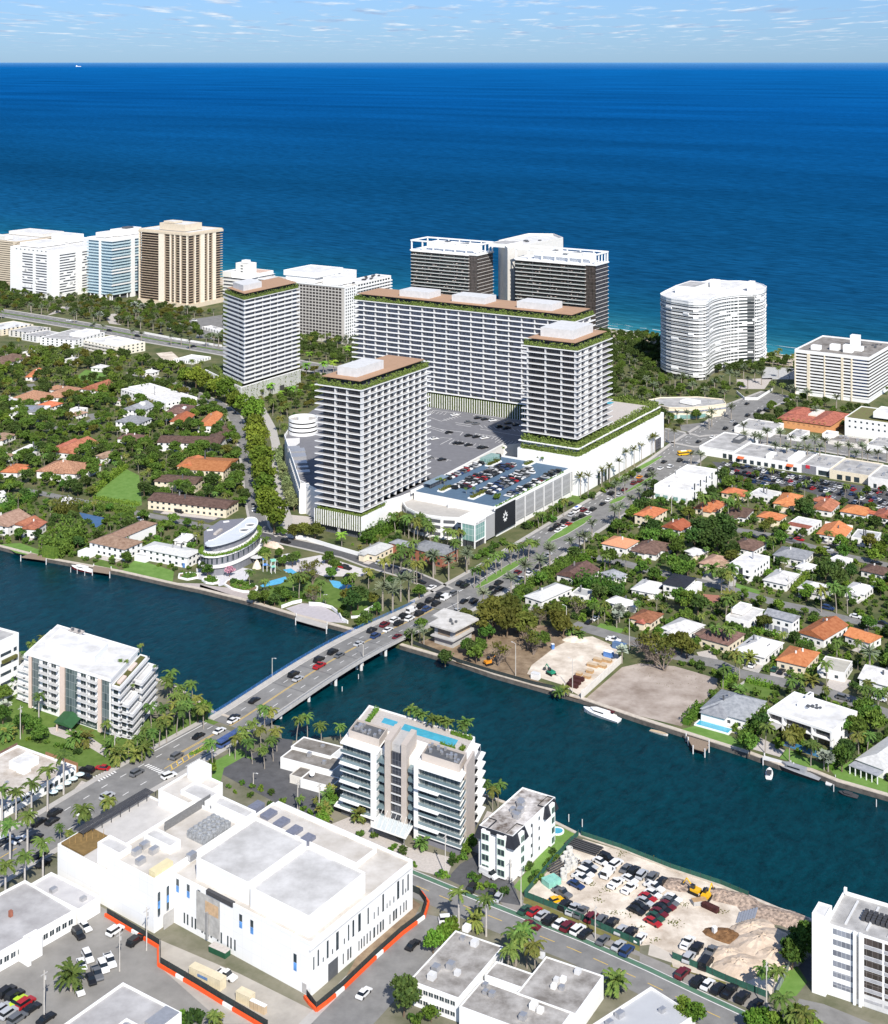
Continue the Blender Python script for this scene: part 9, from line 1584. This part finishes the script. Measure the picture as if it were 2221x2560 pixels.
for a in (('heap of brown debris beside the grey portable toilet',cT,640,840,8,4,1.6,BRD,6,-.4),('heap of rubble along the creek fence by the yellow loader',cT,610,555,8,4,1.6,RUB,7,-.5),('heap of coloured rubble at the creek corner of the lot',cT,730,580,7,4,1.6,RUB,8,-.6),('heap of broken slabs left of the yellow loader',cT,270,470,7,4,1.0,RUB,9,-.4),('dark rubble strip along the shaded creek edge',cT,1010,700,14,5,1.4,RUB,10,-.5),('pale sand heap at the street end of the work yard',cK,1310,745,6,4,1.6,SANDC,11)): mound(*a,name='rubble_heap' if 'sand heap' not in a[0] else 'sand_mound')
x,y = G(cT(715,710));b = MB();[b.obox((j * .9,j * .2),1.2,6,.7,.1 + .12 * j,.3 + .12 * j) for j in range(7)];b.build('metal_sheets',METAL,None,(x,y,.03),0,label='pile of grey corrugated metal sheets on the sand',cat='metal sheets')
for lab,x_,y_,ang,m1 in (('mint green climbing tower of the splash playground',1330,1000,.4,mt('mint_play',(.25,.60,.48),.5,.1,1)),('blue climbing tower of the splash playground',1210,970,.2,mt('blue_play',(.10,.28,.70),.5,.1,1))):
 x,y = G(tG(x_,y_),1);o = thing('play_tower',lab,'play tower',(x,y,0),ang);b = MB();[b.tube((px,py,0),(px,py,6.5),.15) for px in (-1,1) for py in (-1,1)];b.build('frame_post',WHITE,o);b = MB();b.box(-1.2,-1.2,3.2,1.2,1.2,3.5);b.prism([(-1.3,-1.3),(1.3,-1.3),(1.3,1.3),(-1.3,1.3)],6.3,6.9);b.build('platform',m1,o);b = MB();b.face([(1.2,-.5,3.5),(1.2,.5,3.5),(4.6,.5,.4),(4.6,-.5,.4)]);b.box(1.2,-.6,3.4,1.3,.6,3.9);b.build('slide',m1,o)
for lab,x_,y_ in (('grey shade canopy nearest the oval pavilion',1090,790),('grey shade canopy in the middle of the playground',1450,830),('grey shade canopy behind the playground',1550,770)): x,y = G(tG(x_,y_),3.5);o = thing('shade_canopy',lab,'shade canopy',(x,y,0),.5);b = MB();b.prism([(3.6 * cos(t * pi / 3),3 * sin(t * pi / 3)) for t in range(6)],3.4,3.6);b.build('roof',LGREY,o);b = MB();[b.tube((px,0,0),(px,0,3.4),.1) for px in (-2,2)];b.build('post',METAL,o)
mound('pale artificial rock in the playground by the pavilion',tG,1090,960,2.5,2,4.5,CREAM,21,name='play_rock');mound('long pale artificial rock between playground and road',tG,1340,640,7,2.5,3,mt('pink_rock',(.62,.50,.42),.9,.1,.5),22,-.5,name='play_rock')
wd = MB();rw = random.Random(6)
for (x_,y_) in ((440,620),(350,580),(920,840),(1000,720),(620,790),(700,880),(790,965),(740,400),(560,370),(1270,770),(930,860),(510,780),(400,690)):
 for _ in range(26): p = G(cU(x_ + rw.gauss(0,24),y_ + rw.gauss(0,11)));leaf(wd,(*p,.12),.3,rw,1)
for (x_,y_) in ((330,910),(700,1000),(1000,900),(120,1000),(450,1050),(60,930)):
 for _ in range(16): p = G(cL(x_ * .55,900 + (y_ - 900) * .9));p = (p[0] + rw.gauss(0,3),p[1] + rw.gauss(0,4));leaf(wd,(*p,.1),.2,rw,1)
wd.build('weeds',LF_OLIVE,kind='stuff')
# ---------------- labels of the repeated things: look plus where they stand ----------------
ONES = 'zeroth first second third fourth fifth sixth seventh eighth ninth tenth eleventh twelfth thirteenth fourteenth fifteenth sixteenth seventeenth eighteenth nineteenth'.split()
def ordinal(n):
 if n < 20: return ONES[n]
 t = ['','','twent','thirt','fort','fift','sixt','sevent','eight','ninet'][min(9,n // 10)];return t + 'ieth' if n % 10 == 0 else t + 'y-' + ONES[n % 10]
GRP = {'car': 'cars on streets, lots and roofs','pickup': 'pickup trucks','van': 'vans','tree': 'trees among the buildings','palm': 'palms among the buildings','shrub': 'shrubs in gardens and verges'}
def autolabel(items):
 gr = {}
 for it in items:
  o,look,cat,x,y,where = it
  if where is None: L_ = min(LAND,key=lambda q: hypot(q[1] - x,q[2] - y));key = (look,L_[0]);d = hypot(L_[1] - x,L_[2] - y)
  else: key = (look,where[0]);d = hypot(where[2] - x,where[3] - y)
  gr.setdefault(key,[]).append((d,it))
 for (look,pl),lst in gr.items():
  lst.sort(key=lambda q: q[0])
  for n,(d,(o,lk,cat,x,y,where)) in enumerate(lst,1):
   if where is None: lab = '%s %snearest %s' % (look,'' if n == 1 else ordinal(n) + ' ',pl)
   elif len(lst) == 1: lab = look + ' ' + pl
   else: lab = '%s %s, %s from %s' % (look,pl,ordinal(n),where[1])
   tag(o,lab,cat,GRP[cat])
autolabel(PLANTS);autolabel(CARS)
